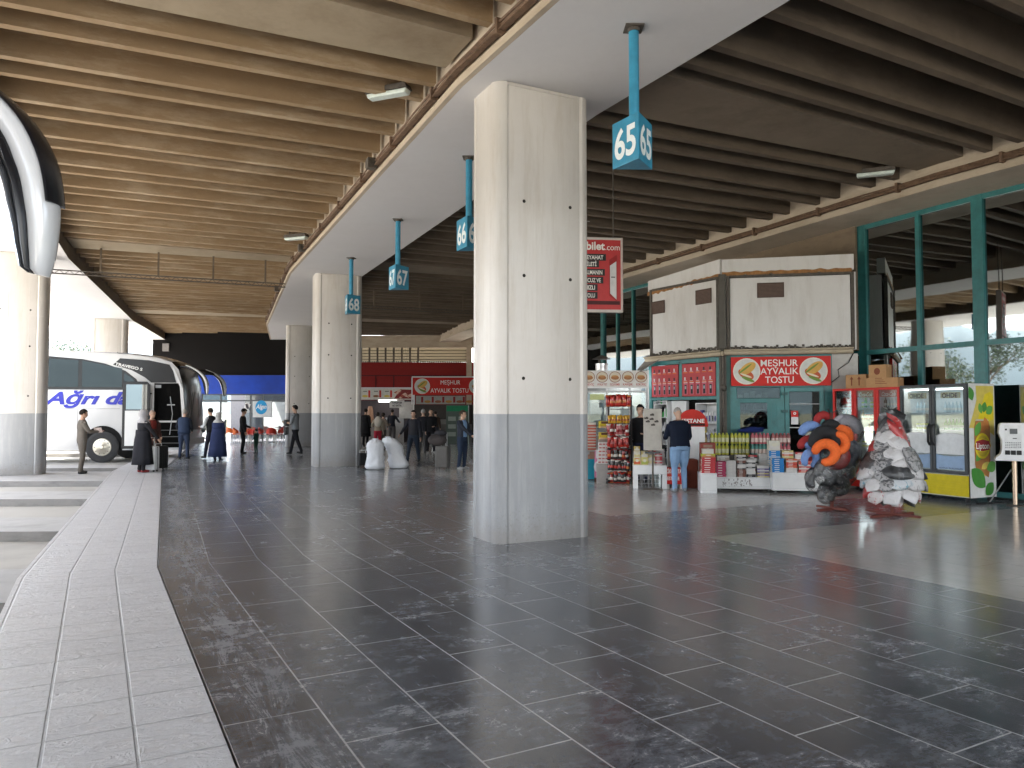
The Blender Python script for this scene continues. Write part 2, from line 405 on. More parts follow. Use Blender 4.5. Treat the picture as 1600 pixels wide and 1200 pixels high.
# concourse floor
def seg_uv(k, p):
    T, N = seg(k); c = P(k+.5, 205); q = Vector((p[0], p[1]))-c
    return (q.dot(T)+k*14.3+.3, q.dot(N)+20)
b = MB(); owner = []
def strip(r0, r1, k, f0, f1, mi, z=0):
    # f0,f1: functions of r giving fractional position in the segment
    b.add([(*P(k+f0(r0), r0), z), (*P(k+f1(r0), r0), z), (*P(k+f1(r1), r1), z), (*P(k+f0(r1), r1), z)], [(0, 1, 2, 3)], mi); owner.append(k)
for k in range(-2, 4):
    L = lambda r: (Pk(k+1, r)-Pk(k, r)).length
    z0 = lambda r: 0.0; z1 = lambda r: .99999
    e0 = lambda r: 1.13/L(r); e1 = lambda r: 1-1.13/L(r)
    strip(205, 198.6, k, z0, z1, 0)
    strip(198.6, 176, k, z0, e0, 0); strip(198.6, 176, k, e0, e1, 1); strip(198.6, 176, k, e1, z1, 0)
for i, f in enumerate(b.f):      # up-facing
    pass
o = b.build('concourse_floor', [M_dark, M_light], uvf=lambda pi_, co: seg_uv(owner[pi_], co))
tag(o, kind='structure')

# pavement and bay fingers
b = MB(); owner = []
for k in range(-2, 4):
    n0 = len(b.f)
    b.prism([P(k, 205.012), P(k+.99999, 205.012), P(k+.99999, 206.25), P(k, 206.25)], -.29, 0.0)
    owner += [k]*(len(b.f)-n0)
o = b.build('pavement', [M_stamp], uvf=lambda i, co: seg_uv(owner[i], co)); tag(o, kind='structure')
def edge_x(y, r=206.25):     # x of ring line r at depth y
    for i in range(0, 700):
        j = -2+i*.01; a, c = P(j, r), P(j+.01, r)
        if (a.y-y)*(c.y-y) <= 0:
            t = (y-a.y)/(c.y-a.y+1e-12); return a.x+(c.x-a.x)*t
    return -30
b = MB()
fy = [(-7.4, -5.6), (-2.7, -1.3), (6.55, 7.95), (10.45, 11.85), (14.35, 15.75), (18.1, 21.0), (22.3, 23.6), (30.2, 31.6), (33.6, 36.4), (38.5, 40)]
for y0, y1 in fy:
    x0, x1 = edge_x(y0), edge_x(y1)
    pts = [(x0, y0), (edge_x((y0+y1)/2), (y0+y1)/2), (x1, y1), (x1-9, y1-.35), (x1-9.4, (y0+y1)/2-.35), (x1-9, y0-.35)]
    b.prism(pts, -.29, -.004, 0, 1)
o = b.build('bay_platform', [M_kerb, concrete('shaded_kerb_side', (.20, .195, .19), (.30, .29, .28), (.1, .095, .09), .5, 2.5, .3)]); tag(o, kind='structure')  # darker side faces put the shade of the risers into the colour

# ------------------------------------------------------------------ canopy building
can = thing('terminal_canopy', 'huge ribbed concrete canopy roof over the curved concourse with white painted soffit bands', 'canopy')
J0, J1 = -1, 3
def ring(mb, prof, k0, k1, mi=None, f0=0., f1=1.):
    """extrude an r,z profile along the polygonal ring"""
    js = [k0+f0]+list(range(k0+1, k1))+[k1-1+f1] if k1-k0 > 1 else [k0+f0, k0+f1]
    rings = []
    for j in js:
        jj = j if abs(j-round(j)) > 1e-9 else round(j)
        rings.append([(*P(jj, r), z) for r, z in prof])
    mb.loft(rings, True, mi)
JE = .85     # last segment ends part way
def rbox(mb, r0, r1, z0, z1, k0, k1, mi=None, f0=0., f1=1.): ring(mb, [(r0, z0), (r1, z0), (r1, z1), (r0, z1)], k0, k1, mi, f0, f1)
KA, KB = 0, 4  # unseen roof end cut short to let sky light onto columns and kiosk
b = MB(); rbox(b, 178, 211.0, 6.76, 7.1, KA, KB, f1=.72); b.build('roof_deck', M_ribd, can)
b = MB(); rbox(b, 201.5, 207.5, 6.74, 6.758, KA, KB, f1=.72); b.build('deck_soffit', M_rib, can)
b = MB(); rbox(b, 199.5, 201.55, 5.80, 6.755, KA, KB, f1=.72); o = b.build('inner_beam', [M_beam, M_soff], can)
for p in o.data.polygons:
    if p.normal.z < -.5: p.material_index = 1
b = MB(); rbox(b, 207.4, 211.6, 5.80, 6.755, KA, KB, f1=.72); o = b.build('outer_beam', [M_ribd, M_soff], can)  # face turned from daylight, its shade carried by the dark concrete
for p in o.data.polygons:
    if p.normal.z < -.5: p.material_index = 1
b = MB(); rbox(b, 190.9, 192.0, 5.78, 6.755, KA, KB, f1=.72); rbox(b, 192.0, 192.06, 5.78, 5.90, KA, KB, f1=.72); o = b.build('facade_beam', [M_beam, concrete('pale_beam_underside', (.58, .50, .40), (.70, .62, .51), (.35, .28, .2), .4, 1.1)], can)
for p in o.data.polygons:
    if p.normal.z < -.5: p.material_index = 1
b = MB(); rbox(b, 201.553, 201.62, 5.80, 5.90, KA, KB, f1=.72); b.build('drip_ledge', M_beam, can)
# ribs (webs of the double tees) and the flat wedge panels between the modules
def obox(mb, c, T, N, lt, ln, z0, z1, lb=None, mi=None):
    lb = lb or lt
    c = Vector(c)
    vs = []
    for z, l in ((z0, lb), (z1, lt)):
        for a, d in ((-1, -1), (1, -1), (1, 1), (-1, 1)):
            q = c+T*(a*l/2)+N*(d*ln/2); vs.append((q.x, q.y, z))
    mb.add(vs, [(3, 2, 1, 0), (4, 5, 6, 7), (0, 1, 5, 4), (1, 2, 6, 5), (2, 3, 7, 6), (3, 0, 4, 7)], mi)
far = MB()
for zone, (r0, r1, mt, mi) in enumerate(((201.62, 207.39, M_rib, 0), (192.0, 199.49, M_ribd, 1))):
    for k in range(KA, KB):
        T, N = seg(k); rm = (r0+r1)/2
        L = (Pk(k+1, r0)-Pk(k, r0)).length-.9; u = L/9
        c = P(k+.5, rm); ln = (r1-r0)*cos(radians(2.05))
        for i in range(9):
            for s in (-.19, .19):
                q = c+T*((i-4+s)*u)
                if q.y > 45.0: continue
                m_ = MB() if (k in (0, 1) or (k == 2 and zone == 0)) else far
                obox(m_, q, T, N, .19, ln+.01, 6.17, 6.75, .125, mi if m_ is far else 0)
                if m_ is not far: m_.build('ceiling_rib', mt, can)
        if True:    # wedge panel at radial line k
            e = u*4.5
            pts = [c-T*e+N*(ln/2), c-T*e-N*(ln/2)]
            T2, N2 = seg(k-1); L2 = (Pk(k, r0)-Pk(k-1, r0)).length-.9; e2 = L2/2; c2 = P(k-.5, rm)
            pts += [c2+T2*e2-N2*(ln/2), c2+T2*e2+N2*(ln/2)]
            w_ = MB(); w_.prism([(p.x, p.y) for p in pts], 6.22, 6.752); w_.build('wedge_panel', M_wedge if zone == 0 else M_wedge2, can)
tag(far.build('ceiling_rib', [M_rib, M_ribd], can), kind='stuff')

# cable runs along the beams
def cable_run(r, z, k0, k1, seed, n=26):
    rnd = random.Random(seed); mb = MB()
    for q in range(3):
        pts = []
        for i in range((k1-k0)*n+1):
            j = k0+i/n
            p = P(min(j, k1-.001), r+.03+.02*q); pts.append((p.x, p.y, z+q*.022+rnd.uniform(-.012, .012)))
        mb.tube(pts, .016 if q else .03, 5)
    rbx = [(r+.005, z-.05), (r+.09, z-.05), (r+.09, z-.035), (r+.005, z-.035)]; ring(mb, rbx, k0, k1)
    for i in range((k1-k0)*7):
        j = k0+(i+.4)/7; k = math.floor(j); T, N = seg(k); p = P(j, r+.045)
        obox(mb, p, T, N, .05, .13, z-.09, z+.09)
    return mb
o = cable_run(201.6, 6.00, 0, 3, 3); o = tag(o.build('cable_run', M_rustbrown), 'bundle of dusty cables clipped along the lit side of the inner beam', 'cables')
o = cable_run(192.06, 5.97, 0, 2, 5).build('cable_run', M_rustbrown); tag(o, 'brown cable conduit clipped along the beam above the shop windows', 'cables')
for j in (.7, 1.28, 1.8, 2.3):
    T, N = seg(math.floor(j)); p = P(j, 201.72); m_ = MB()
    obox(m_, p, T, N, .16, .16, 5.90, 6.08); obox(m_, p+N*.06, T, N, .2, .05, 5.93, 6.05)
    o = m_.build('floodlight', M_grime)
    tag(o, {.7: 'small rusty floodlight box on the inner beam nearest the top edge of the photo', 1.28: 'small brown floodlight box on the inner beam above the number 67 sign', 1.8: 'tiny rusty floodlight box on the inner beam above the second white column', 2.3: 'farthest rusty floodlight box on the inner beam past the second column'}[j], 'floodlight', 'floodlights along the inner beam')

# fluorescent fittings on the ribs
def fitting(p, rz, label):
    t = thing('ceiling_light', label, 'light fitting', p, rz, 'fluorescent fittings under the ribs')
    m_ = MB(); m_.prism_xz([(-.34, 0), (.34, 0), (.31, .07), (-.31, .07)], -.09, .09); m_.build('housing', M_grime, t)
    m_ = MB(); m_.prism_xz([(-.31, -.07), (.31, -.07), (.33, -.002), (-.33, -.002)], -.075, .075); m_.build('diffuser', M_lamp, t, bevel=.02)
    
    for sx in (-.2, .2): m_ = MB(); m_.tube([(sx, 0, .07), (sx, 0, .3)], .012, 6); m_.build('bracket', M_grime, t)
a = AT(607, 130, 10.7); fitting((a.x, a.y, 6.20), radians(-22), 'dusty fluorescent light with a broken cover under the ribs near the inner beam')
a = AT(463, 353, 19.6); fitting((a.x, a.y, 6.18), radians(-20), 'small distant fluorescent light under the left ribs where the curve of the beam tightens')
a = AT(1368, 275, 14.2); fitting((a.x, a.y, 6.16), radians(-22), 'dim fluorescent light under the dark ribs above the shop windows')

# hangers with a trellis tray on line of the second column
def hang_tray(j, r0, r1, z, label, n):
    t = thing('cable_tray', label, 'cable tray', (*P(j, (r0+r1)/2), 0))
    c = P(j, (r0+r1)/2); m_ = MB()
    a, e = P(j, r0)-c, P(j, r1)-c
    for dz in (0, .1): m_.tube([(a.x, a.y, z+dz), (e.x, e.y, z+dz)], .018, 5)
    for i in range(60):
        u = a.lerp(e, i/60); v = a.lerp(e, (i+1)/60); m_.tube([(u.x, u.y, z+(.1 if i % 2 else 0)), (v.x, v.y, z+(0 if i % 2 else .1))], .009, 4)
    m_.build('rail', M_grime, t)
    for i in range(n):
        u = a.lerp(e, (i+.4)/n); m_ = MB(); m_.box((u.x, u.y, z+.1+(6.2-z-.1)/2), (.05, .05, 6.2-z-.1), .4); m_.build('hanger', M_ribd, t)
hang_tray(2.02, 201.7, 209, 5.42, 'suspended lattice cable tray hanging from the left ribs between the columns', 5)
hang_tray(2.3, 192.4, 199.3, 5.45, 'dark suspended cable tray under the right ribs behind the central column', 4)

# ------------------------------------------------------------------ columns
def column_mesh():
    W, D, R = 1.4, .82, .18; prof = []
    g = .012
    for sx, sy, a0 in ((1, 1, 0), (-1, 1, 90), (-1, -1, 180), (1, -1, 270)):
        cx, cy = sx*(W/2-R), sy*(D/2-R)
        first = len(prof)
        for i in range(9):
            a = radians(a0+90*i/8); rr = R-(.014 if i in (0, 8) else 0)+(.006 if 0 < i < 8 else 0)
            prof.append((cx+rr*cos(a), cy+rr*sin(a)))
        # straight flat starts a little in from the round cover
        s, e = prof[first], prof[-1]
        def ext(p, a, sgn):
            return (p[0]+sgn*-sin(a)*.02+cos(a)*.012, p[1]+sgn*cos(a)*.02+sin(a)*.012)
        prof.insert(first, ext(s, radians(a0), -1)); prof.append(ext(e, radians(a0+90), 1))
    mb = MB()
    zs = [0, .02, 1.6, 3.4, 5.801]
    mb.loft([[(x*(1.0 if z > 0 else 1.0), y, z) for x, y in prof] for z in zs], True)
    return mb
def hole(mb, x, z, y=-.412):
    mb.lathe([(.0001, .003), (.018, .003), (.022, 0), (.024, -.01)], (x, y, z), 10, 1, 'y')
M_hole = C(.03, .028, .025, .9)
cols = [(1, 200.56, 'nearest large white concrete column in the middle of the concourse with grey painted base'),
        (2, 200.18, 'second white column along the inner row, with the number 68 sign in front'),
        (3, 200.0, 'farthest visible inner column with a man in a grey t-shirt before it'),
        (2, 208.55, 'big white column at the left edge standing among the bus bays'),
        (3, 208.3, 'distant white column rising behind the bus roof'),
        (0, 208.6, 'outer column beside and behind the viewpoint'), (0, 200.7, 'inner column behind the viewpoint'),
        (1, 209.6, 'outer column to the left beyond the picture edge')]
mesh_c = None
for j, r, lab in cols:
    p = P(j, r)
    if mesh_c is None:
        cb = column_mesh()
        for zz in (2.05, 3.35, 4.3):
            for xx in (-.32, .36): hole(cb, xx+(.01 if zz > 3 else 0), zz)
        cb.box((-.05, -.415, 5.77), (1.0, .012, .03))
        cb.box((-.13, -.4105, 3.6), (.008, .003, 2.3)); cb.box((.34, -.4105, 3.3), (.007, .003, 3.2)); cb.box((.30, -.4108, .85), (.006, .003, 1.3)); cb.box((.5, -.4106, 4.15), (.34, .002, .005)); cb.box((.1, -.4106, 2.05), (.5, .002, .004))
        oc = cb.build('concrete_column', [M_col, M_hole], smooth=True); mesh_c = oc.data
    else: oc = link('concrete_column', mesh_c)
    T, N = seg(j-1) if j > 0 else seg(j)
    bb = beta(j); oc.location = (p.x, p.y, 0); oc.rotation_euler = (0, 0, pi/2-bb)
    tag(oc, lab, 'column', 'white concrete columns of the canopy')

# ------------------------------------------------------------------ number signs hanging from the soffit
def num_sign(p, num, rot, label, L=1.02):
    t = thing('platform_sign', label, 'sign', (p[0], p[1], 5.8), rot, 'hanging platform number signs')
    m_ = MB(); m_.box((0, 0, -.008), (.2, .2, .016)); m_.tube([(0, 0, 0), (0, 0, -.05)], .07, 10); m_.build('ceiling_plate', M_grime, t)
    m_ = MB(); m_.tube([(0, 0, -.01), (0, 0, -L)], .055, 14); m_.build('hanger_pipe', M_tealsign, t, smooth=True)
    s = .44; h = .50; tri = [(s/sqrt(3)*cos(radians(a)), s/sqrt(3)*sin(radians(a))) for a in (-90, 30, 150)]
    m_ = MB(); m_.prism(tri, -L-h, -L); m_.build('sign_box', M_tealsign, t, bevel=.006)
    m_ = MB()
    for a in (-30, 90, 210):
        A = radians(a); dd = s/(2*sqrt(3))+.003
        def fr(x, y, z, A=A, dd=dd):
            return (cos(A)*dd+(-sin(A))*x, sin(A)*dd+cos(A)*x, z)
        letter(m_, num, 0, -L-h/2, s*.80, h*.66, fr=fr, bold=.025)
    m_.build('number', C(.80, .84, .84, .5), t)
for px, py, num, rz, Y, lab in ((990, 33, '65', 1, 8.1, 'nearest blue triangular platform sign reading 65 on a long pipe'),
                       (733, 238, '66', -3, 12.3, 'blue platform sign reading 66 half hidden behind the near column'),
                       (622, 340, '67', -2, 16.3, 'blue platform sign reading 67 hanging between the two columns'),
                       (549, 402, '68', -10, 20.4, 'blue platform sign reading 68 hanging before the second column')):
    p = AT(px, py, Y); num_sign((p.x, p.y), num, radians(rz), lab)

# ------------------------------------------------------------------ glazed facade (ring line r = 191)
fa = thing('shop_facade', 'tall teal framed glass facade running along the concourse above and behind the drink fridges', 'facade')
fr_ = MB(); RF = 190.85
def fpost(j, w, z0=0, z1=5.80, d=.12, mb=fr_, r=RF):
    k = math.floor(j+1e-6); T, N = seg(min(k, 2)); p = P(j, r); obox(mb, p, T, N, w, d, z0, z1)
posts = []
for k in (-1, 0, 1, 2):
    js = [k, k+.0925, k+.189, k+.28, k+.37, k+.50, k+.64, k+.77, k+.86, k+.93] if k == 1 else [k, k+.1666, k+.3333, k+.5, k+.6666, k+.8333]
    for j in js: fpost(j, .22 if abs(j-round(j)) < .01 else .09)
    if k == 1: fpost(1.195, .16)
for z in (5.73, 2.94, .1):
    ring(fr_, [(RF-.05, z-.05), (RF+.05, z-.05), (RF+.05, z+.05), (RF-.05, z+.05)], -1, 3)
fr_.build('frame', M_teal, fa)
m_ = MB(); ring(m_, [(RF-.01, .1), (RF+.002, .1), (RF+.002, 5.72), (RF-.01, 5.72)], -1, 3); m_.build('glazing', M_glass, fa)
m_ = MB(); rbox(m_, 183.0, 183.2, 0, 6.75, -1, 3); m_.build('rear_wall', C(.10, .11, .105, .8), fa)
m_ = MB(); rbox(m_, 183.3, 190.6, 5.3, 5.4, -1, 3); m_.build('ceiling', C(.12, .115, .11, .8), fa)
for jj in (-.3, .1, .55, 1.05, 1.6, 2.2):
    m_ = MB(); p = P(jj, 187.4); m_.box((p.x, p.y, 2.65), (.7, .7, 5.3), .4); m_.build('interior_column', C(.35, .36, .35, .7), fa)
m_ = MB(); ring(m_, [(190.93, 3.0), (190.99, 3.0), (190.99, 5.778), (190.93, 5.778)], 1, 2, f0=.2, f1=.72); m_.build('infill_wall', concrete('brown_infill', (.17, .13, .09), (.26, .20, .145), (.08, .06, .05), .5, 1.5), fa)
# ================================================================== SURROUNDINGS
def hills(name, y0, pts, base, depth, mat):
    mb = MB(); n = len(pts); rings = []
    for i, (x, y, h) in enumerate(pts):
        d = Vector((x, y)).normalized()
        prof = []
        for t in range(9):
            u = t/8; hh = h*sin(pi*min(1, u*1.0)/1.0)**.8 if 0 < u < 1 else 0
            q = Vector((x, y))+d*(u*depth)
            prof.append((q.x, q.y, -1+hh*(1+.12*sin(i*1.7+t*2.1))))
        rings.append(prof)
    mb.loft(rings, False, closed=False); return mb.build(name, mat, smooth='all')
M_hill = MAT('hazy_hillside_scrub', (.13, .17, .20), .95, 0, .2, .01)
pts = []
for i in range(61):
    a = radians(60+i*3.5); h = 70+55*noise.noise(Vector((i*.17, 3.3, 0)))+22*noise.noise(Vector((i*.6, 1.3, 0)))
    pts.append((cos(a)*620, sin(a)*620, max(18, h)))
tag(hills('hills', 0, pts, 0, 240, M_hill), kind='structure')

# trees: trunk, limbs, crown of leaf clumps
M_bark = MAT('bark', (.11, .08, .055), .9, 0, .3, 8, .4)
leafm = [MAT('foliage', c, .7, 0, .45, 1.2) for c in ((.045, .075, .025), (.065, .095, .035), (.035, .055, .028))]
def tree(x, y, h, seed, label, mi=0, spread=.36, bare=False):
    rnd = random.Random(seed); t = thing('tree', label, 'tree', (x, y, -.3), rnd.uniform(0, 6), 'trees beyond the bus apron')
    tb = MB(); tb.tube([(0, 0, 0), (.1, .05, h*.3), (.05, 0, h*.62)], [h*.028, h*.02, h*.01], 8)
    tips = []
    for i in range(9):
        a = rnd.uniform(0, 6.28); z0 = h*rnd.uniform(.25, .55); L = h*spread*rnd.uniform(.5, 1)
        e = Vector((cos(a)*L, sin(a)*L, min(z0+L*rnd.uniform(.5, 1.1), h*.93))); tips.append(e)
        tb.tube([(0.06, 0, z0), tuple(e*.5+Vector((0, 0, z0*.55))), tuple(e)], [h*.011, h*.007, h*.003], 5)
        if bare:
            for q in range(7):
                s = e*rnd.uniform(.6, 1); s.z = e.z-(e.length-s.length)*.3
                tb.tube([tuple(s), tuple(s+Vector((rnd.uniform(-1, 1), rnd.uniform(-1, 1), rnd.uniform(.3, 1.4)))*h*.09)], [.03, .01], 4)
    tb.build('trunk', M_bark, t)
    lb = MB(); n = 40 if bare else 4200
    cl = [(e, h*rnd.uniform(.10, .17)) for e in tips]+[(Vector((rnd.uniform(-1, 1)*h*spread*.5, rnd.uniform(-1, 1)*h*spread*.5, h*rnd.uniform(.5, .92))), h*rnd.uniform(.1, .16)) for _ in range(12)]
    for i in range(n):
        c, r = rnd.choice(cl)
        d = Vector((rnd.gauss(0, 1), rnd.gauss(0, 1), rnd.gauss(0, .8))).normalized()*r*rnd.uniform(.45, 1.05)
        p = c+d; s = h*rnd.uniform(.007, .016)
        u = Vector((rnd.gauss(0, 1), rnd.gauss(0, 1), rnd.gauss(0, 1))).normalized(); v = u.orthogonal().normalized()
        lb.add([p-u*s, p-v*s*.6, p+u*s, p+v*s*.6], [(0, 1, 2, 3)], rnd.choice((0, 0, 1, 2)) if not bare else 1)
    lb.build('crown', [leafm[mi], leafm[(mi+1) % 3], leafm[2]], t)
TL = [(-31.4, 54, 7.6, 1, 'dark evergreen tree seen through the gap between the left columns', 0), (-36, 47, 7.5, 2, 'bare pale tree on the skyline through the gap between the left columns', 1),
      (-43, 51, 7.5, 3, 'smaller bare tree in the gap above the bus roof', 1)]
for x, y, h, sd, lab, mi in TL: tree(x, y, h, sd, lab, mi, bare=(sd in (2, 3)))
rnd = random.Random(5)
i = 0
for x, y in ((-46, 38), (-52, 27), (-50, 15), (-55, 6), (-49, -5), (-53, -16), (-58, 33), (-60, 20), (-44, -24)):
    tree(x, y, rnd.uniform(6, 10), 20+i, 'leafy green tree across the bus apron, reflected in the shop glass' , i % 3); i += 1

# ------------------------------------------------------------------ charcoal end block with blue fascia and storefront (depth about 42 m)
YB = 43.4; kb = F/YB
def X_(px, Y=YB): return (px-800)/F*Y
def Z_(py, Y=YB): return AT(800, py, Y).z
blk = thing('cafe_block', 'charcoal end wall with bright blue fascia above a glazed cafe front', 'building', (0, YB, 0))
b = MB(); b.bx(X_(237), X_(449), 0, .3, Z_(586), 6.74); b.bx(X_(237), X_(312), 0, .3, 0, Z_(586)-.003); b.build('upper_wall', M_blackwall, blk)
M_blue = MAT('blue_fascia_vinyl', (.003, .045, .40), .35, 0, .35, .7, spec=.2)
b = MB(); b.bx(X_(304), X_(448), -.12, .0, Z_(615.5), Z_(586.5)); b.build('fascia', M_blue, blk)
b = MB()
for px in (312, 345, 392, 411, 448): b.bx(X_(px)-.04, X_(px)+.04, -.04, .04, 0, Z_(615.7))
for py in (616.5, 626): b.bx(X_(312)+.05, X_(448)-.05, -.03, .03, Z_(py)-.04, Z_(py)+.04)
b.build('shopfront_frame', C(.10, .11, .12, .4), blk)
b = MB(); b.bx(X_(312), X_(355), .0, .012, .1, Z_(616)); b.bx(X_(383), X_(448), .0, .012, .1, Z_(616)); b.build('shopfront_glass', glass('shopfront_glass', (.5, .55, .58), .18), blk)
b = MB(); b.bx(X_(300), X_(452), 6.0, 6.2, 0, 3.7); b.build('interior_wall', C(.34, .35, .37, .8), blk)
b = MB(); b.bx(X_(345), X_(354), .05, .1, .02, Z_(626.8)); b.build('side_panel', C(.6, .6, .6, .5), blk)
b = MB(); b.bx(X_(396), X_(425), -.06, -.045, Z_(652), Z_(627)); b.build('poster', C(.62, .66, .68, .4), blk)
b = MB(); disc(b, X_(409), Z_(636.5), .34, .40, -.066)
b.build('poster_emblem', C(.02, .30, .62, .4), blk)
b = MB(); letter(b, 'Algın', X_(409), Z_(635), .62, .26, -.072, shear=.3); b.build('poster_lettering', C(.75, .82, .85), blk)
b = MB(); b.box((X_(387), -.07, Z_(635)), (.30, .012, .36), M=Matrix.Rotation(.35, 3, 'Y')); b.build('notice', C(.7, .7, .7), blk)
b = MB(); b.box((X_(387), -.08, Z_(635)), (.14, .006, .30), M=Matrix.Rotation(-.3, 3, 'Y')); b.build('notice_print', C(.05, .05, .06), blk)
# wall unit on the left part
b = MB(); b.bx(X_(254), X_(264), -.14, -.02, Z_(549), Z_(537)); b.build('wall_unit', C(.18, .17, .17), blk)

# far hall end wall behind the right zone (depth about 44-46 m)
YH = 44.6
def XH(px): return (px-800)/F*YH
def ZH(py): return AT(800, py, YH).z
hw = thing('hall_end_wall', 'dark red clad end wall with a bright strip of barred clerestory windows', 'wall', (0, YH, 0))
b = MB(); b.bx(XH(470), XH(760), 0, .25, 0, ZH(566)); b.build('red_cladding', C(.20, .010, .008, .6), hw)
b = MB()
for px in (587, 615, 645, 680, 712): b.bx(XH(px)-.03, XH(px)+.03, -.03, -.003, 0, ZH(586))
b.bx(XH(470), XH(730), -.034, -.004, ZH(587)-.03, ZH(587)+.03); b.build('cladding_trim', C(.07, .01, .01), hw)
b = MB(); b.bx(XH(470), XH(760), 0, .25, ZH(543.5), ZH(527)); b.bx(XH(470), XH(760), -.12, .05, ZH(527)+.002, ZH(524.5)); b.build('beam', M_beam, hw)
b = MB(); b.bx(XH(470), XH(760), 0, .2, ZH(524)+.02, 7.0); b.build('top_wall', M_ribd, hw)
b = MB(); b.bx(XH(729), XH(737), -.2, .3, 0.01, 6.3); b.build('corner_post', M_beam, hw)
b = MB()
for i in range(14): 
    x = XH(568+i*12.7-80); b.bx(x-.05, x+.05, -.06, .0, ZH(566), ZH(543.5))
for i in range(1, 5):
    z = ZH(566)+(ZH(543.5)-ZH(566))*i/5; b.bx(XH(480), XH(729), -.055, -.005, z-.022, z+.022)
b.build('window_bars', C(.10, .085, .07), hw)
m_, n_t, bs_ = nodes('frosted_pane'); n_t.nodes.remove(bs_); tl_ = n_t.nodes.new('ShaderNodeBsdfTranslucent'); tl_.inputs[0].default_value = (.30, .27, .22, 1); n_t.links.new(tl_.outputs[0], n_t.nodes['Material Output'].inputs[0])
b = MB(); b.bx(XH(480), XH(729), .10, .11, ZH(566)+.01, ZH(543.5)-.01); b.build('frosted_pane', m_, hw)
b = MB()
for i in range(70): b.bx(XH(480)+i*.13, XH(480)+i*.13+.07, -.05, .02, ZH(566)-.01, ZH(566)+.05)
b.build('corrugated_edge', M_grime, hw)

# food stalls in the hall
YS = 40.0
def XS(px): return (px-800)/F*YS
def ZS(py): return AT(800, py, YS).z
def plate(mb, cx, cz, r, y, fr=None):
    """toast on a plate, flat printed picture: plate 0, rim 1, bread 2, filling 3, green 4"""
    disc(mb, cx, cz, r, r, y, mi=1); disc(mb, cx, cz, r*.92, r*.92, y-.003, mi=0)
    def rot(pts, a, dx, dz): return [(cx+dx*r+(p[0]*cos(a)-p[1]*sin(a))*r, cz+dz*r+(p[0]*sin(a)+p[1]*cos(a))*r) for p in pts]
    el = lambda rx, rz: [(rx*cos(2*pi*k/20), rz*sin(2*pi*k/20)) for k in range(20)]
    blobf(mb, rot(el(.62, .34), -.5, -.05, -.22), y-.006, 3); blobf(mb, rot(el(.5, .12), -.4, .1, -.6), y-.008, 4)
    blobf(mb, rot(el(.68, .36), .62, .08, .22), y-.010, 2); blobf(mb, rot(el(.62, .07), .66, -.12, .20), y-.013, 4); blobf(mb, rot(el(.45, .07), -.35, -.05, -.32), y-.013, 5)
PL = lambda: [C(.62, .62, .58), C(.75, .72, .62), C(.62, .36, .09), C(.5, .10, .04), C(.16, .26, .05), C(.7, .65, .5)]
def toast_sign(t, x0, x1, z0, z1, y, lines, r, layout, yth=.08, bold=.008):
    b = MB(); b.bx(x0, x1, y, y+yth, z0, z1); b.build('sign_board', M_red, t)
    for cx, cz in layout:
        b = MB(); plate(b, cx, cz, r, y-.004); b.build('sign_picture', PL(), t)
    b = MB()
    for s, x, z, w_, h_ in lines: letter(b, s, x, z, w_, h_, y-.006, bold=bold)
    b.build('lettering', C(.82, .80, .76), t)
st = thing('toast_stall', 'far toast stall with a red sign and plate picture in the hall', 'stall', (0, YS, 0))
x0, x1 = XS(645), XS(752)
toast_sign(st, x0, x1, ZS(617), ZS(590), -.1, [('MEŞHUR', XS(704), ZS(597.5), XS(718.5)-XS(688), .23), ('AYVALIK TOSTU', XS(702.5), ZS(610), XS(732)-XS(673), .24)], .41, [(XS(660), ZS(603.5)), (XS(745), ZS(603.5))], bold=.0)
b = MB(); b.bx(x0-.04, x1+.04, -.13, -.03, ZS(590)+.003, ZS(590)+.06); b.bx(x0-.06, x0-.004, -.13, -.03, ZS(632), ZS(590)); b.build('sign_trim', M_white, st)
b = MB(); b.bx(XS(650), XS(727), -.06, .0, ZS(631.5), ZS(618.5)); b.build('menu_board', C(.34, .33, .30), st)
b = MB(); rnd = random.Random(3)
for i, px in enumerate((660, 676.5, 693, 710, 725)):
    b.bx(XS(px)-.06, XS(px)+.05, -.075, -.062, ZS(629), ZS(620), 0)
    disc(b, XS(px)+.28, ZS(627.5), .17, .07, -.068, 16, 1+i % 2)
b.build('menu_print', [C(.25, .02, .02), C(.42, .20, .05), C(.28, .10, .05)], st)
b = MB(); b.bx(XS(645), XS(752), .6, .7, 0, ZS(632)); b.build('back_wall', C(.05, .045, .04), st)
b = MB(); b.bx(XS(648), XS(736), .0, .5, 0, 1.0); b.build('counter', C(.13, .12, .11), st)
b = MB(); b.bx(XS(652), XS(697), .1, .45, 1.003, 1.25); b.build('display_case', C(.2, .19, .18, .3), st)
s2 = thing('kebab_stall', 'food stall with long white menu board beside the second column', 'stall', (0, YS+.8, 0))
def XT(px): return (px-800)/F*(YS+.8)
def ZT(py): return AT(800, py, YS+.8).z
b = MB(); b.bx(XT(555), XT(646), -.1, 0, ZT(624.5), ZT(607)); b.build('menu_board', C(.60, .58, .53), s2)
b = MB(); b.bx(XT(555), XT(649), -.13, -.1, ZT(607)+.003, ZT(605.5)); b.bx(XT(646)+.004, XT(648), -.13, 0, ZT(655), ZT(607)); b.build('menu_trim', M_white, s2)
b = MB()
for i, px in enumerate((571, 588, 605)):
    disc(b, XT(px), ZT(619), .16, .06, -.104, 16, i % 2); b.bx(XT(px+5), XT(px+8), -.108, -.101, ZT(621), ZT(610), 2)
    b.bx(XT(px-3), XT(px+3), -.108, -.101, ZT(612), ZT(611), 3)
blobf(b, [(XT(616), ZT(623)), (XT(644), ZT(623)), (XT(644), ZT(609)), (XT(626), ZT(608.5))], -.104, 4)
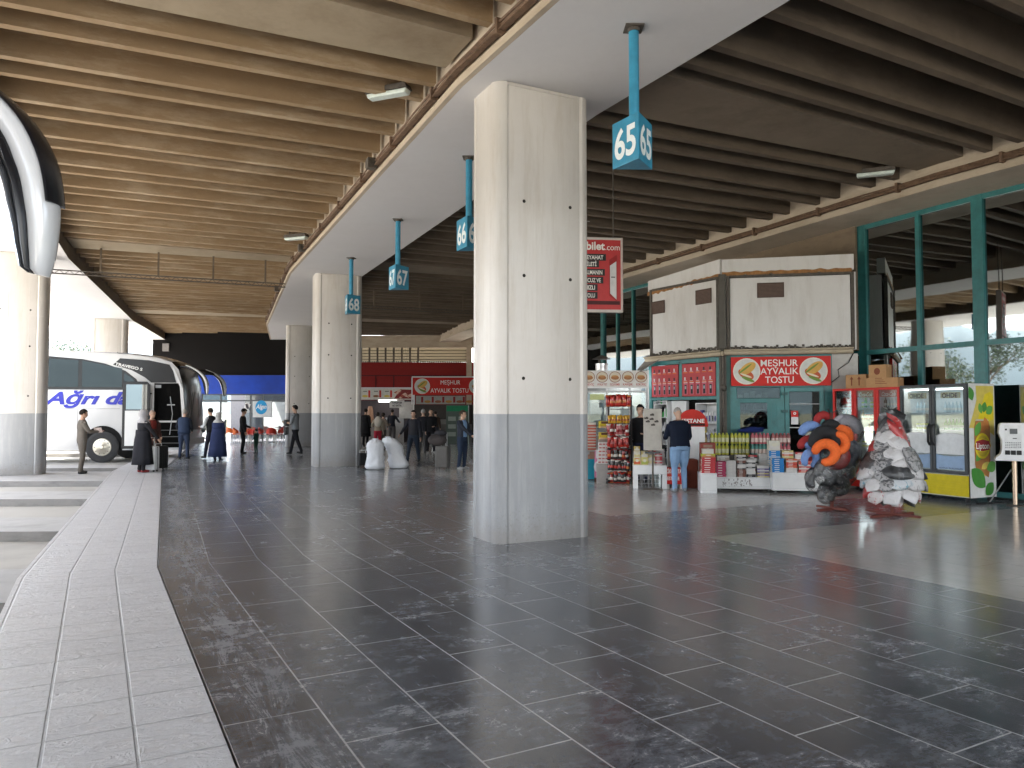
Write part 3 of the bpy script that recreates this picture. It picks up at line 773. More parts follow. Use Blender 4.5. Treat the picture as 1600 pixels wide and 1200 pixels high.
for q in range(16):
    cx = XT(619+q*1.5); cz = ZT(rnd.uniform(611, 621)); w_ = rnd.uniform(.05, .16); blobf(b, [(cx-w_, cz), (cx, cz-w_*.6), (cx+w_, cz+.02), (cx+.03, cz+w_*.7)], -.108-.001*q, 5 if q % 2 else 6)
b.build('menu_print', [C(.6, .45, .08), C(.25, .12, .05), C(.55, .03, .02), C(.06, .05, .05), C(.22, .03, .03), C(.65, .45, .36), C(.35, .08, .06)], s2)
b = MB(); b.bx(XT(592), XT(620), -.1, .05, ZT(628), ZT(625.2)); b.build('strip_light', EMIT('lit_tube', (1, .97, .9), 1.6), s2)
b = MB(); b.bx(XT(556), XT(645), .9, 1, 0, ZT(625)); b.build('back_wall', C(.06, .05, .055), s2)
b = MB(); b.bx(XT(560), XT(612), -.05, .6, 0, 1.05); b.build('counter', C(.22, .20, .19), s2)
b = MB(); b.bx(XT(601), XT(629), .3, .5, .0, 1.35); b.build('glass_case', C(.36, .36, .36, .3), s2)
b = MB(); b.bx(XT(623), XT(645), .2, .5, 1.3, 2.2); b.build('wall_cabinet', C(.45, .44, .42), s2)
b = MB(); b.lathe([(.16, 0), (.2, .1), (.15, .7), (.1, .9)], (XT(577), .3, 1.06), 12); b.build('meat_spit', C(.35, .2, .13), s2)
sg = thing('hanging_notice', 'small white hanging notice board below the kebab menu', 'notice board', (XT(622.5), YS+.3, 0))
b = MB(); b.box((0, 0, ZS(631.2)), (.78, .05, .40)); b.build('board', C(.62, .60, .58), sg)
b = MB(); letter(b, 'TUVALETLER', 0, ZS(629), .56, .09, -.032, .05); letter(b, 'ALT KATTA', 0, ZS(633.5), .50, .09, -.032, .05); b.build('lettering', C(.06, .06, .07), sg)
b = MB(); b.box((-.37, 0, ZS(625)), (.015, .015, .3)); b.box((.37, 0, ZS(625)), (.015, .015, .3)); b.build('hanger', M_grime, sg)
fz = thing('display_fridge', 'green topped drinks fridge at the back of the hall', 'fridge', (XS(716), YS-.7, 0))
b = MB(); b.box((0, .3, 1.0), (1.15, .6, 2.0)); b.build('body', C(.10, .13, .11), fz)
b = MB(); b.box((0, -.03, 1.82), (1.1, .05, .28)); b.build('header', C(.02, .22, .10), fz)
b = MB()
for s in (-1, 1):
    for z in (.35, .75, 1.15): b.box((s*.27, -.012, z+.15), (.4, .02, .22))
b.build('shelf_stock', C(.30, .34, .30), fz)

# white canopy parts seen far left between the columns
sh = thing('distant_shelter', 'pale slatted shed roof seen beyond the far left columns', 'shed', (-24.5, 49, 0))
b = MB(); b.bx(-3, 4.5, 0, 4, 4.9, 5.1); b.bx(-3, 4.5, 0, .15, 0, 3.3); b.build('roof', C(.55, .46, .34), sh)
for i in range(7): b = MB(); b.bx(-3, 4.5, -.05, -.003, 3.4+i*.22, 3.5+i*.22); b.build('slat', C(.5, .4, .28), sh)
# ================================================================== COACH
M_buswhite = MAT('white_coach_paint', (.56, .565, .575), .22, 0, .03, 1.5, spec=.6, coat=.6)
M_trim = MAT('black_coach_trim', (.010, .010, .012), .25, 0, .2, 3, spec=.3)
M_tyre = MAT('tyre_rubber', (.022, .022, .023), .8, 0, .3, 12, .2)
M_hub = MAT('wheel_cover', (.50, .47, .40), .35, .8, .15, 6)
def coach(label, loc, rz, writing=True):
    """nose at local x=0 pointing +x, door side faces -y, width 2.55"""
    t = thing('coach_bus', label, 'bus', loc, rz, 'parked coaches')
    H = 3.68; W = 2.55
    def outline(i_, bow):
        o = [(-12.2, .30), (-12.25, 1.2), (-12.15, 3.0), (-11.8, H-.06-i_)]
        o += [(-8.0, H-i_), (-4.6, H-i_), (-3.0, H-.02-i_), (-1.8, H-.07-i_), (-.9, H-.18-i_), (-.45, H-.34-i_*.8), (-.22, H-.62-i_*.4)]
        o += [(-.08, 2.5), (.0, 1.6), (.02, .95), (-.02, .5), (-.12, .28)]
        return [(x+(bow if x > -.3 else bow*max(0, (x+1.6)/1.3)), z) for x, z in o]
    b = MB()
    ys = [(0, .16, -.10), (.03, .07, -.04), (.16, .02, .0), (.5, 0, .05), (W/2, 0, .08), (W-.5, 0, .05), (W-.16, .02, .0), (W-.03, .07, -.04), (W, .16, -.10)]
    b.loft([[(x, y, z) for x, z in outline(i_, bw)] for y, i_, bw in ys], True)
    body = b.build('body', [M_buswhite, M_trim], t, smooth=True)
    for p in body.data.polygons:
        if p.normal.x > .5 and p.center.x > -.7 and 1.25 < p.center.z < 3.3: p.material_index = 1
    for y, s in ((-.003, -1), (W+.003, 1)):
        def pan(name, pts, mat, d=.012, dy=0):
            y0 = y+s*dy; b = MB(); b.prism_xz(pts, min(y0, y0+s*d), max(y0, y0+s*d)); return b.build(name, mat, t)
        top = lambda x: 3.44-max(0, (x+4.8))*.085-max(0, x+3.3)*.12
        pan('window_surround', [(-11.95, 2.33), (-1.42, 2.33), (-1.6, 2.70), (-1.95, 2.98), (-2.6, top(-2.6)+.05), (-3.3, top(-3.3)+.05), (-4.8, 3.49), (-11.95, 3.49)], M_trim, .004)
        for x0, x1 in ((-11.8, -9.9), (-9.8, -7.9), (-7.8, -5.9), (-5.8, -3.42)):
            pan('window', [(x0, 2.42), (x1, 2.42), (x1, top(x1)), (x0, top(x0))], M_busglass, .004, .005)
        pan('window', [(-3.30, 2.42), (-2.05, 2.42), (-2.05, top(-2.05)), (-3.30, top(-3.3))], M_busglass, .004, .005)
        pan('window', [(-1.98, 2.42), (-1.52, 2.42), (-1.72, 2.72), (-1.98, 2.90)], M_busglass, .004, .005)
        pan('nose_panel', [(-2.34, 3.18), (-2.12, 3.40), (-1.2, 3.34), (-.55, 3.2), (-.42, 2.98), (-.32, 2.58), (-1.12, 2.58), (-1.32, 2.75), (-1.75, 3.0)], M_trim, .008, .004)
        for z, c_ in ((1.68, .012), (2.32, .02)): pan('side_moulding', [(-12.0, z), (-2.1 if s < 0 else -.4, z), (-2.1 if s < 0 else -.4, z+c_), (-12.0, z+c_)], C(.2, .2, .21), .010)
        for hx in (-10.4, -8.6, -6.8, -4.95, -3.42): pan('panel_gap', [(hx, .42), (hx+.014, .42), (hx+.014, 1.675), (hx, 1.675)], C(.2, .2, .21), .004)
        if s < 0:
            for z in (.66, 1.36): pan('locker_handle', [(-4.86, z), (-4.58, z), (-4.58, z+.085), (-4.86, z+.085)], C(.16, .15, .15), .03, .005)
        # wheels with arch, tyre and cover
        for wx in (-2.62, -9.3, -10.65):
            if s > 0 and wx == -10.65: pass
            ar = MB(); n = 24; R = .64
            pts = [(wx+R*cos(a), .47+R*sin(a)) for a in [radians(-15+210*i/n) for i in range(n+1)]]
            ar.prism_xz(pts+[(wx-R+.02, .28), (wx+R-.02, .28)], min(y+s*.003, y+s*.006), max(y+s*.003, y+s*.006)); ar.build('wheel_arch', C(.006, .006, .006, .9), t)
            wl = MB(); cy = y+s*.01
            wl.lathe([(.30, 0), (.50, .0), (.53, .04), (.53, .16), (.50, .20)][::-1] if s > 0 else [(.50, -.2), (.53, -.16), (.53, -.04), (.50, 0), (.30, 0)], (wx, cy, .39), 36, 0, 'y') if False else None
            prof = [(.50, -.06), (.53, -.02), (.53, .015), (.51, .03), (.42, .036), (.31, .03)]
            wl.lathe([(r, -s*-h) if s > 0 else (r, h) for r, h in prof], (wx, cy, .39), 36, 0, 'y')
            wo = wl.build('wheel', M_tyre, t, smooth=True)
            hb = MB(); pf = [(.30, .03), (.28, .05), (.20, .055), (.17, .07), (.07, .08), (.05, .10), (.001, .10)]
            hb.lathe([(r, h if s < 0 else -h) for r, h in pf], (wx, cy, .39), 28, 0, 'y', cap=False); hb.build('hub_cover', M_hub, wo, smooth=True)
            hb = MB()
            for i in range(10): a = 2*pi*i/10; hb.lathe([(.016, s*.0), (.016, .012)], (wx+.235*cos(a), cy+s*.052, .39+.235*sin(a)), 8, 0, 'y')
            hb.build('wheel_bolts', C(.1, .09, .08), wo)
    if writing:
        b = MB(); letter(b, 'Ağrı da', -3.12, 2.055, 2.70, .42, -.022, bold=.034, shear=.35); b.build('side_lettering', C(.03, .035, .36, .35), t)
        b = MB()
        letter(b, 'TRAVEGO S', -1.83, 3.12, .86, .10, -.022, bold=.03, shear=.2, fr=lambda x, y, z: (x, y, z-(x+1.83)*.22)); b.build('model_lettering', C(.7, .7, .7), t)
    # entrance shade painted as a flat black sheet, and the plug door swung out ahead of the wheel
    b = MB(); b.prism_xz([(-1.02, .36), (-.16, .36), (-.10, 1.2), (-.20, 2.56), (-1.02, 2.56)], -.016, -.004); b.build('doorway_shade', MAT('dark_entrance', (.004, .004, .004), .9, spec=.05), t)
    b = MB(); b.prism_xz([(-.16, .36), (-.06, .36), (-.0, 1.2), (-.10, 2.4), (-.40, 3.1), (-.47, 3.1), (-.20, 2.45), (-.10, 1.2)], -.026, -.003); b.build('pillar_trim', M_buswhite, t)
    b = MB(); b.bx(-1.0, -.2, -.030, -.018, 1.22, 1.28); b.build('entry_rail', C(.5, .5, .5, .3), t)
    for i in range(3): b = MB(); b.bx(-1.0, -.2, -.026-.002*i, -.017, .5+i*.22, .525+i*.22); b.build('step', C(.10, .10, .10), t)
    b = MB(); b.bx(-.98, -.80, -.024, -.018, 2.40, 2.5); b.bx(-.6, -.35, -.024, -.018, 1.80, 1.84); b.tube([(-.5, -.03, .8), (-.42, -.03, 1.5), (-.5, -.03, 2.1)], .014, 6); b.build('grab_rail', C(.35, .36, .38, .3), t)
    b = MB(); b.prism_xz([(-1.92, .34), (-1.06, .34), (-1.06, 2.5), (-1.16, 2.60), (-1.92, 2.60)], -.34, -.29); dr = b.build('door', M_trim, t, bevel=.01)
    b = MB(); b.bx(-1.80, -1.14, -.35, -.342, 1.66, 2.50); b.build('door_glass', glass('door_mirror_glass', (.08, .09, .1), .22), dr)
    b = MB(); b.bx(-1.83, -1.12, -.347, -.342, .44, 1.62); b.build('door_panel', M_buswhite, dr)
    b = MB(); b.tube([(-1.2, -.29, 1.0), (-1.1, -.02, 1.0)], .025, 8); b.tube([(-1.2, -.29, 2.2), (-1.1, -.02, 2.2)], .025, 8); b.build('door_arm', M_trim, dr)
    # lower skirt and lights on the nose
    b = MB(); b.bx(.02, .10, .25, W-.25, .42, .66); b.build('bumper', C(.4, .41, .4, .35), t, bevel=.03)
    for yy in (.30, W-.30): b = MB(); b.ell((.05, yy, .95), (.09, .2, .15)); b.build('headlight', M_steel, t, smooth=True)
    b = MB(); b.tube([(.09, .3, 1.4), (.04, 1.0, 2.3)], .014, 5); b.build('wiper', M_black, t)
    b = MB(); b.tube([(.11, 1.4, 1.4), (.06, 2.1, 2.3)], .014, 5); b.build('wiper', M_black, t)
    # rabbit ear mirrors
    for yb, yo in ((.22, -.13), (W-.22, W+.13)):
        path = [(-.30, 3.14), (.0, 3.13), (.33, 2.99), (.54, 2.83), (.65, 2.66), (.69, 2.47), (.685, 2.30), (.665, 2.19)]
        yy = [yb, yb*.5+yo*.5, yo, yo, yo, yo, yo, yo]
        b = MB(); b.tube([(path[i][0], yy[i], path[i][1]) for i in range(3)], [.05, .05, .055], 10); mo = b.build('mirror_arm', M_trim, t, smooth=True)
        def pod(wd, th, off, sh=0, i0=1, i1=8):
            b = MB(); rings = []
            def cr(t_):
                i = min(int(t_), 6); f = t_-i; P4 = [Vector((path[max(0, min(7, i+q))][0], 0, path[max(0, min(7, i+q))][1])) for q in (-1, 0, 1, 2)]
                return .5*((2*P4[1])+(P4[2]-P4[0])*f+(2*P4[0]-5*P4[1]+4*P4[2]-P4[3])*f*f+(3*P4[1]-P4[0]-3*P4[2]+P4[3])*f**3)
            ks = (.30, .35, .66, .90, 1.0, .92, .74, .50)
            for t_ in np.linspace(i0, i1-1, (i1-1-i0)*4+1):
                p = cr(t_); d = (cr(min(7, t_+.1))-cr(t_-.1)).normalized(); nn = Vector((-d.z, 0, d.x)); ii = min(int(t_), 6); k = ks[ii]+(ks[ii+1]-ks[ii])*(t_-ii)
                if t_ > i1-1.3 and i1 == 8: k *= (1-.25*((t_-(i1-1.3))/.3)**2)
                rings.append([p+nn*(.066-.066*k+(off+wd*cos(2*pi*a/16))*k)+Vector((0, yo+th*k*sin(2*pi*a/16)+sh, 0)) for a in range(16)])
            b.loft(rings, True); return b
        o = pod(.066, .085, .010).build('mirror_housing', M_buswhite, mo, smooth=True)
        pod(.034, .092, -.052).build('mirror_rim', M_trim, mo, smooth=True)
        pod(.016, .09, -.094).build('mirror_frame', MAT('mirror_chrome', (.6, .62, .66), .12, .9, .05), mo, smooth=True)
        pod(.012, .075, .068, i1=6).build('mirror_gasket', M_trim, mo, smooth=True)
    return t
c1 = coach('white coach with blue lettering and open front door parked behind the waiting passengers', (-11.66, 27.15, 0), radians(9))
c1.scale = (1.05, 1.05, 1.04)
c2 = coach('nearest coach, only its big white and black mirror in view at upper left', (-2.64, .42, 0), 0, False)
# ================================================================== PEOPLE
def ik(a, t, l1, l2, pole):
    a = Vector(a); t = Vector(t); d = t-a; L = min(d.length, (l1+l2)*.999); dn = d.normalized(); t = a+dn*L
    x = (l1*l1-l2*l2+L*L)/(2*L); h = sqrt(max(0, l1*l1-x*x))
    pl = Vector(pole); pl = (pl-dn*pl.dot(dn)); pl = pl.normalized() if pl.length > 1e-6 else dn.orthogonal()
    return a+dn*x+pl*h, t
SKIN = [MAT('skin', c, .55, 0, .08, 12) for c in ((.50, .31, .22), (.42, .25, .17), (.36, .21, .14))]
def person(label, pos, head=0, H=1.75, fL=(-.10, 0), fR=(.10, 0), hL=(-.26, .02, .80), hR=(.26, .02, .80), lean=0, yaw=0, nod=0,
           top=(.02, .02, .025), low=(.02, .02, .03), shoe=(.015, .015, .015), sleeve=None, bulk=1.0, hair=(.02, .015, .012), hairstyle='short', skin=0,
           hem=.90, coat=None, coatlen=.2, front=None, shortsleeve=False, scarf=None, vest=None, extra=None, female=False):
    s = H/1.75; yp = pos[1]
    t = thing('person', label, 'person', pos, head)
    t.scale = (s, s, s)
    Rl = Matrix.Rotation(-lean, 3, 'X'); piv = Vector((0, 0, .95))
    up = lambda p: Rl @ (Vector(p)-piv)+piv
    mb = MB(); prim = []     # (a, b, ra, rb, label)
    def limb(pts, rs, lab, n=10):
        mb.tube(pts, rs, n)
        for i in range(len(pts)-1): prim.append((Vector(pts[i]), Vector(pts[i+1]), rs[i], rs[i+1], lab))
    # torso
    sw = .17 if female else .19
    zs = [(.84, .155, .115), (.92, .168, .125), (1.02, .158, .118), (1.14, .152, .112), (1.26, .168, .122), (1.36, .180, .118), (1.43, .150, .092), (1.475, .085, .068)]
    rings = []
    for z, rx, ry in zs:
        rx *= bulk*(.93 if female else 1); ry *= bulk
        rings.append([up((rx*cos(2*pi*k/18)*(1+.0*k), ry*sin(2*pi*k/18), z)) for k in range(18)])
    mb.loft(rings, True)
    for i in range(len(zs)-1): prim.append((up((0, 0, zs[i][0])), up((0, 0, zs[i+1][0])), zs[i][1]*.85*bulk, zs[i+1][1]*.85*bulk, 'torso'))
    # neck, head
    nb = up((0, .0, 1.45)); hc = up((0, .03, 1.630)); Rh = Rl @ Matrix.Rotation(yaw, 3, 'Z') @ Matrix.Rotation(-nod, 3, 'X')
    limb([nb, hc-Rh @ Vector((0, .01, .04))], [.058, .052], 'skin')
    mb.ell(hc+Rh @ Vector((0, -.005, .022)), (.077, .098, .098), 16, 12, M=Rh)
    mb.ell(hc+Rh @ Vector((0, .025, -.045)), (.056, .066, .072), 14, 10, M=Rh)
    for sx in (-1, 1): mb.ell(hc+Rh @ Vector((sx*.080, -.008, -.008)), (.014, .022, .033), 8, 6, M=Rh)
    mb.loft([[hc+Rh @ Vector(q) for q in r] for r in ([(-.020, .075, -.040), (.020, .075, -.040), (.008, .080, .028), (-.008, .080, .028)], [(-.012, .116, -.038), (.012, .116, -.038), (.004, .095, .02), (-.004, .095, .02)])], True)
    mb.ell(hc+Rh @ Vector((0, .083, -.070)), (.026, .012, .010), 8, 6, M=Rh)
    mb.ell(hc+Rh @ Vector((0, .076, .034)), (.052, .016, .012), 8, 6, M=Rh)
    prim.append((hc-Vector((0, 0, .06)), hc+Vector((0, 0, .05)), .075, .09, 'skin'))
    # legs
    for sx, f in ((-1, fL), (1, fR)):
        hip = Vector((sx*.088, 0, .90)); ank = Vector((f[0], f[1]-.03, .085+(f[2] if len(f) > 2 else 0)))
        kn, an = ik(hip, ank, .412, .408, (sx*.05, 1, 0)); k = bulk
        limb([hip, hip.lerp(kn, .5), kn, kn.lerp(an, .35), kn.lerp(an, .8), an+Vector((0, 0, .0))], [.098*k, .088*k, .066, .064, .054, .056], 'low')
        yaw_f = f[3] if len(f) > 3 else sx*-.15; Rf = Matrix.Rotation(yaw_f, 3, 'Z') @ Matrix.Rotation(-(f[4] if len(f) > 4 else 0), 3, 'X')
        a0 = an+Rf @ Vector((0, -.045, -.045)); a1 = an+Rf @ Vector((0, .06, -.045)); a2 = an+Rf @ Vector((0, .17, -.055))
        limb([a0, a1, a2], [.040, .043, .030], 'shoe')
        limb([an, a0.lerp(a1, .5)], [.045, .045], 'shoe')
    # arms and hands
    hands = []
    for sx, h in ((-1, hL), (1, hR)):
        sh = up((sx*sw, 0, 1.385)); h = Vector(h)
        el, wr = ik(sh, h, .285, .255, (sx*.45, -1, -.35)); th = .010*bulk
        limb([up((sx*.10, 0, 1.40)), sh], [.065, .058+th], 'torso')
        limb([sh, sh.lerp(el, .5), el], [.056+th, .050+th, .044+th], 'arm')
        limb([el, el.lerp(wr, .4), wr], [.044+th*.8, .042+th*.6, .031+th*.3], 'fore' if shortsleeve else 'arm')
        d = (wr-el).normalized(); side = Vector((0, 1, 0))-d*d.y; side = side.normalized() if side.length > .1 else Vector((1, 0, 0)); n_ = d.cross(side)*(-sx)
        pc = wr+d*.05; M3 = Matrix((side, n_, d)).transposed()
        mb.ell(pc, (.042, .018, .055), 10, 8, M=M3); prim.append((wr+d*.02, wr+d*.09, .032, .03, 'skin'))
        for q, (o, L) in enumerate(((.031, .068), (.0105, .078), (-.0105, .073), (-.031, .057))):
            b0 = wr+d*.088+side*o; b1 = b0+d*L*.5+n_*.010; b2 = b1+d*L*.38+n_*.026
            limb([b0-d*.02, b0, b1, b2], [.0105, .0105, .0095, .0080], 'skin', 7)
        b0 = wr+d*.035+side*.036; limb([b0, b0+side*.025+d*.028+n_*.008, b0+side*.03+d*.058+n_*.02], [.0125, .0115, .0095], 'skin', 7)
        hands.append(wr+d*.09)
    me = bpy.data.meshes.new('body'); me.from_pydata(mb.v, [], mb.f); o = bpy.data.objects.new('tmp', me); COL.objects.link(o)
    r = o.modifiers.new('r', 'REMESH'); r.mode = 'VOXEL'; r.voxel_size = .0135; r.adaptivity = 0; r.use_smooth_shade = True
    sm = o.modifiers.new('s', 'SMOOTH'); sm.factor = .5; sm.iterations = 2
    m2 = bpy.data.meshes.new_from_object(o.evaluated_get(bpy.context.evaluated_depsgraph_get())); bpy.data.objects.remove(o); bpy.data.meshes.remove(me)
    # region materials
    n = len(m2.polygons); cc = np.zeros(n*3, 'f'); m2.polygons.foreach_get('center', cc); cc = cc.reshape(-1, 3)
    labs = ['skin', 'torso', 'arm', 'fore', 'low', 'shoe']; best = np.full(n, 1e9); idx = np.zeros(n, int)
    for a, b_, ra, rb, lab in prim:
        a = np.array(a); b_ = np.array(b_); ab = b_-a; tt = np.clip(((cc-a)@ab)/(ab@ab+1e-9), 0, 1)
        dd = np.linalg.norm(cc-(a+tt[:, None]*ab), axis=1)/(ra+(rb-ra)*tt)
        k = dd < best; best[k] = dd[k]; idx[k] = labs.index(lab)
    inv = np.array(Rl.transposed()); loc = (cc-np.array(piv))@inv.T+np.array(piv)     # un-leaned coordinates
    tor = (idx == 1); idx[tor & (loc[:, 2] < hem)] = 4
    thigh = (idx == 4) & (loc[:, 2] > hem); idx[thigh] = 1
    idx[(idx == 1) & (loc[:, 2] > 1.462)] = 0
    if front is not None: idx[(idx == 1) & (np.abs(loc[:, 0]) < .085) & (loc[:, 1] > .03) & (loc[:, 2] > hem-.05)] = 6
    idx[idx == 3] = 0 if shortsleeve else 2
    def cm(c): return C(*c, .85)
    mats = [SKIN[skin], cm(top), cm(sleeve or top), SKIN[skin], cm(low), C(*shoe, .5), cm(front or top)]
    m2.materials.clear()
    for m in mats: m2.materials.append(m)
    m2.polygons.foreach_set('material_index', idx.astype('i')); m2.polygons.foreach_set('use_smooth', [True]*n)
    link('body', m2, t)
    # eyes
    for sx in (-1, 1):
        e = MB(); e.ell(hc+Rh @ Vector((sx*.031, .083, .012)), (.012, .007, .006), 8, 6, M=Rh); e.build('eye', C(.05, .04, .035, .3), t)
    # hair
    if hairstyle in ('short', 'long', 'cap', 'thin'):
        hm = MB(); g = {'thin': 1.03, 'short': 1.10, 'long': 1.16, 'cap': 1.13}[hairstyle]
        hm.ell((0, 0, 0), (.077*g, .100*g, .098*g), 20, 16)
        vs = [Vector(v) for v in hm.v]; keep = []
        for f in hm.f:
            c = sum((vs[i] for i in f), Vector())/len(f)
            lim = .045 if c.y > .045 else (-.035 if c.y > -.02 else -.062)
            if c.z > lim or hairstyle == 'long' and c.y < -.01 and c.z > -.09: keep.append(f)
        sd = sum(map(ord, label)) % 997
        hm.v = [tuple(hc+Rh @ (Vector((0, -.010, .026))+v*(1+.035*noise.noise(v*45+Vector((sd, 0, 0)))))) for v in vs]; hm.f = keep; hm.m = [0]*len(keep)
        ho = hm.build('hair' if hairstyle != 'cap' else 'cap', C(*hair, .9), t, smooth='all')
        so_ = ho.modifiers.new('s', 'SOLIDIFY'); so_.thickness = .012; so_.offset = -1
    if scarf:
        sm_ = MB(); rings = []
        for z, rx, ry, oy in ((.135, .02, .02, -.01), (.125, .055, .065, -.01), (.095, .088, .105, -.012), (.03, .098, .120, -.02), (-.03, .092, .112, -.02), (-.09, .078, .092, -.015), (-.13, .085, .095, -.015), (-.18, .15, .13, -.02), (-.24, .19, .145, -.02)):
            ring = []
            for k in range(25):
                a = radians(90+38+(360-76)*k/24); w_ = 1 if z > -.1 else 1
                ring.append(hc+Rh @ Vector((rx*cos(a), oy+ry*sin(a), z+.01)) if z > -.15 else hc+Vector((rx*cos(a)*(1.0), oy+ry*sin(a), z)))
            rings.append(ring)
        sm_.loft(rings, False, closed=False); so2 = sm_.build('headscarf', scarf if not isinstance(scarf, tuple) else C(*scarf, .85), t, smooth='all')
        q = so2.modifiers.new('s', 'SOLIDIFY'); q.thickness = .012
    if coat:
        cb = MB(); rings = []; N2 = 40
        for z, rx, ry in ((1.20, .178, .140), (1.05, .185, .152), (.92, .205, .175), (.7, .225, .195), (.45, .248, .215), (coatlen, .27, .235)):
            ring = []
            for k in range(N2):
                a = 2*pi*k/N2; f = 1+(.045*sin(a*7+1.3*sin(a*2))*(1.15-z)/.9 if z < 1.1 else 0)
                p = Vector((rx*bulk*cos(a)*f, ry*bulk*sin(a)*f, z)); ring.append(up(p) if z > .95 else p+(up((0, 0, .95))-Vector((0, 0, .95))))
            rings.append(ring)
        cb.loft(rings, False); co = cb.build('coat', C(*coat, .9), t, smooth='all'); q = co.modifiers.new('s', 'SOLIDIFY'); q.thickness = .014
    if vest:
        vb = MB(); rings = []
        for z, rx, ry in ((.90, .188, .150), (1.02, .186, .150), (1.14, .182, .146), (1.26, .190, .150), (1.36, .192, .142), (1.43, .16, .115), (1.48, .10, .088)):
            rings.append([up((rx*bulk*cos(2*pi*k/26)*(1+.012*sin(z*170)), ry*bulk*sin(2*pi*k/26)*(1+.012*sin(z*170)), z)) for k in range(26)])
        vb.loft(rings, False); vo = vb.build('vest', C(*vest, .8), t, smooth='all'); q = vo.modifiers.new('s', 'SOLIDIFY'); q.thickness = .012
    return t, [Matrix.Translation(t.location) @ Matrix.Rotation(head, 4, 'Z') @ (h_*s) for h_ in hands]
def at(px, py): g = G(px, py); return (g.x, g.y, 0)
dark = (.012, .012, .015)
R_ = radians
person('man in a brown grey suit holding papers in front of the parked coach', at(127, 740), R_(-50), 1.70, top=(.13, .115, .10), low=(.12, .105, .09), hL=(-.10, .36, 1.12), hR=(.08, .38, 1.14), hem=.78, fL=(-.09, .03), fR=(.11, -.03), bulk=1.04, skin=1, nod=.15)
b = MB(); b.box((0, 0, .0), (.20, .02, .14), M=Matrix.Rotation(.5, 3, 'X')); b.box((.02, -.02, .03), (.08, .05, .05)); g = G(127, 740); o = b.build('paper_bundle', C(.6, .5, .46)); o.location = (g.x+.33, g.y+.17, 1.15); tag(o, 'folded papers and a small red item held by the man in the brown grey suit', 'papers')
person('person in a long black coat and grey headscarf gripping the white suitcase handle', at(222, 738), R_(-35), 1.68, top=(.02, .02, .024), low=(.02, .02, .024), shoe=(.22, .03, .03), coat=(.02, .02, .025), coatlen=.22, scarf=(.36, .35, .36), hR=(.28, .30, .93), hL=(-.2, .1, .85), female=True, bulk=1.12, hairstyle='none')
person('bald person with a dark red scarf and brown coat beside the suitcase', at(236, 734), R_(-125), 1.68, top=(.055, .025, .022), low=(.20, .18, .15), coat=(.05, .025, .022), coatlen=.62, hairstyle='thin', hair=(.30, .22, .17), hL=(-.14, .24, .95), hR=(.10, .26, .92), front=(.16, .025, .02), bulk=1.06, skin=1)
person('grey haired man in navy quilted jacket and jeans at the coach door', at(287, 717), R_(4), 1.73, top=(.02, .028, .055), low=(.028, .04, .075), sleeve=(.012, .014, .02), vest=(.025, .04, .08), hL=(-.20, .22, .98), hR=(.20, .22, .98), hair=(.36, .34, .31), hairstyle='thin', bulk=1.12, hem=.96, fL=(-.13, 0), fR=(.13, 0))
person('man in a white shirt and black vest stepping along behind the coach nose', at(330, 717), R_(60), 1.78, top=(.55, .56, .58), vest=(.012, .012, .015), low=(.02, .022, .035), fL=(-.08, .26), fR=(.08, -.34, .10, 0, -.7), hL=(-.2, .3, 1.1), hR=(.24, .18, .95), lean=.08)
person('person in a long navy coat and patterned pale headscarf seen from behind', at(340, 719), R_(-3), 1.60, top=(.022, .032, .085), low=(.02, .03, .08), coat=(.022, .032, .085), coatlen=.13, scarf=(.45, .44, .43), hL=(-.14, .26, .98), hR=(.14, .26, .98), female=True, bulk=1.18, hairstyle='none')
person('man in a black leather jacket and black cap standing with the child', at(379, 709), R_(-75), 1.77, top=(.018, .017, .018), low=dark, hairstyle='cap', hair=(.01, .01, .01), hL=(-.12, .28, 1.0), hR=(.2, .1, .85), hem=.93, nod=.45, bulk=1.04)
person('small child in a dark green outfit by the red cafe chairs', at(400, 708), R_(70), .96, top=(.02, .06, .045), low=(.02, .06, .045), hL=(-.16, .2, .98), hR=(.2, .05, .85), bulk=1.18)
person('bearded man in grey t-shirt carrying a black bag past the far column', at(461, 711), R_(82), 1.90, top=(.21, .23, .25), low=(.012, .012, .016), shortsleeve=True, fL=(-.09, -.26, .02, 0, -.15), fR=(.09, .24), hL=(-.12, .30, 1.14), hR=(.14, .26, 1.18), hair=(.012, .01, .01))
b = MB(); b.box((0, 0, 0), (.12, .36, .26)); b.box((.0, 0, -.30), (.10, .26, .3)); g = G(461, 711); o = b.build('shoulder_bag', M_black, bevel=.03); o.location = (g.x-.34, g.y, 1.22); tag(o, 'black bag held against the chest of the man in the grey t-shirt', 'bag')
person('man in open black jacket and jeans walking towards the camera past the sacks', at(646, 723), R_(165), 1.69, top=(.018, .019, .026), low=(.022, .032, .05), front=(.03, .03, .035), fL=(-.12, -.18, .02), fR=(.14, .22, .0, 0, .25), hL=(-.28, .05, .82), hR=(.42, .15, .95), bulk=1.1, hem=.93)
person('man in black sweater and trousers facing the camera, hand at his waist', at(673, 708), R_(190), 1.76, top=(.01, .01, .012), low=(.012, .012, .016), hL=(-.10, .26, 1.06), hR=(.22, .08, .86), fL=(-.13, .05), fR=(.12, -.04), bulk=1.05, hairstyle='thin', hair=(.06, .05, .04), shoe=(.25, .24, .23))
person('grey haired man in dark grey clothes turned away behind the man in the black sweater', at(661, 708), R_(10), 1.75, top=(.02, .02, .026), low=(.06, .06, .065), hair=(.30, .29, .28), fL=(-.15, 0), fR=(.06, 0), hem=.88)
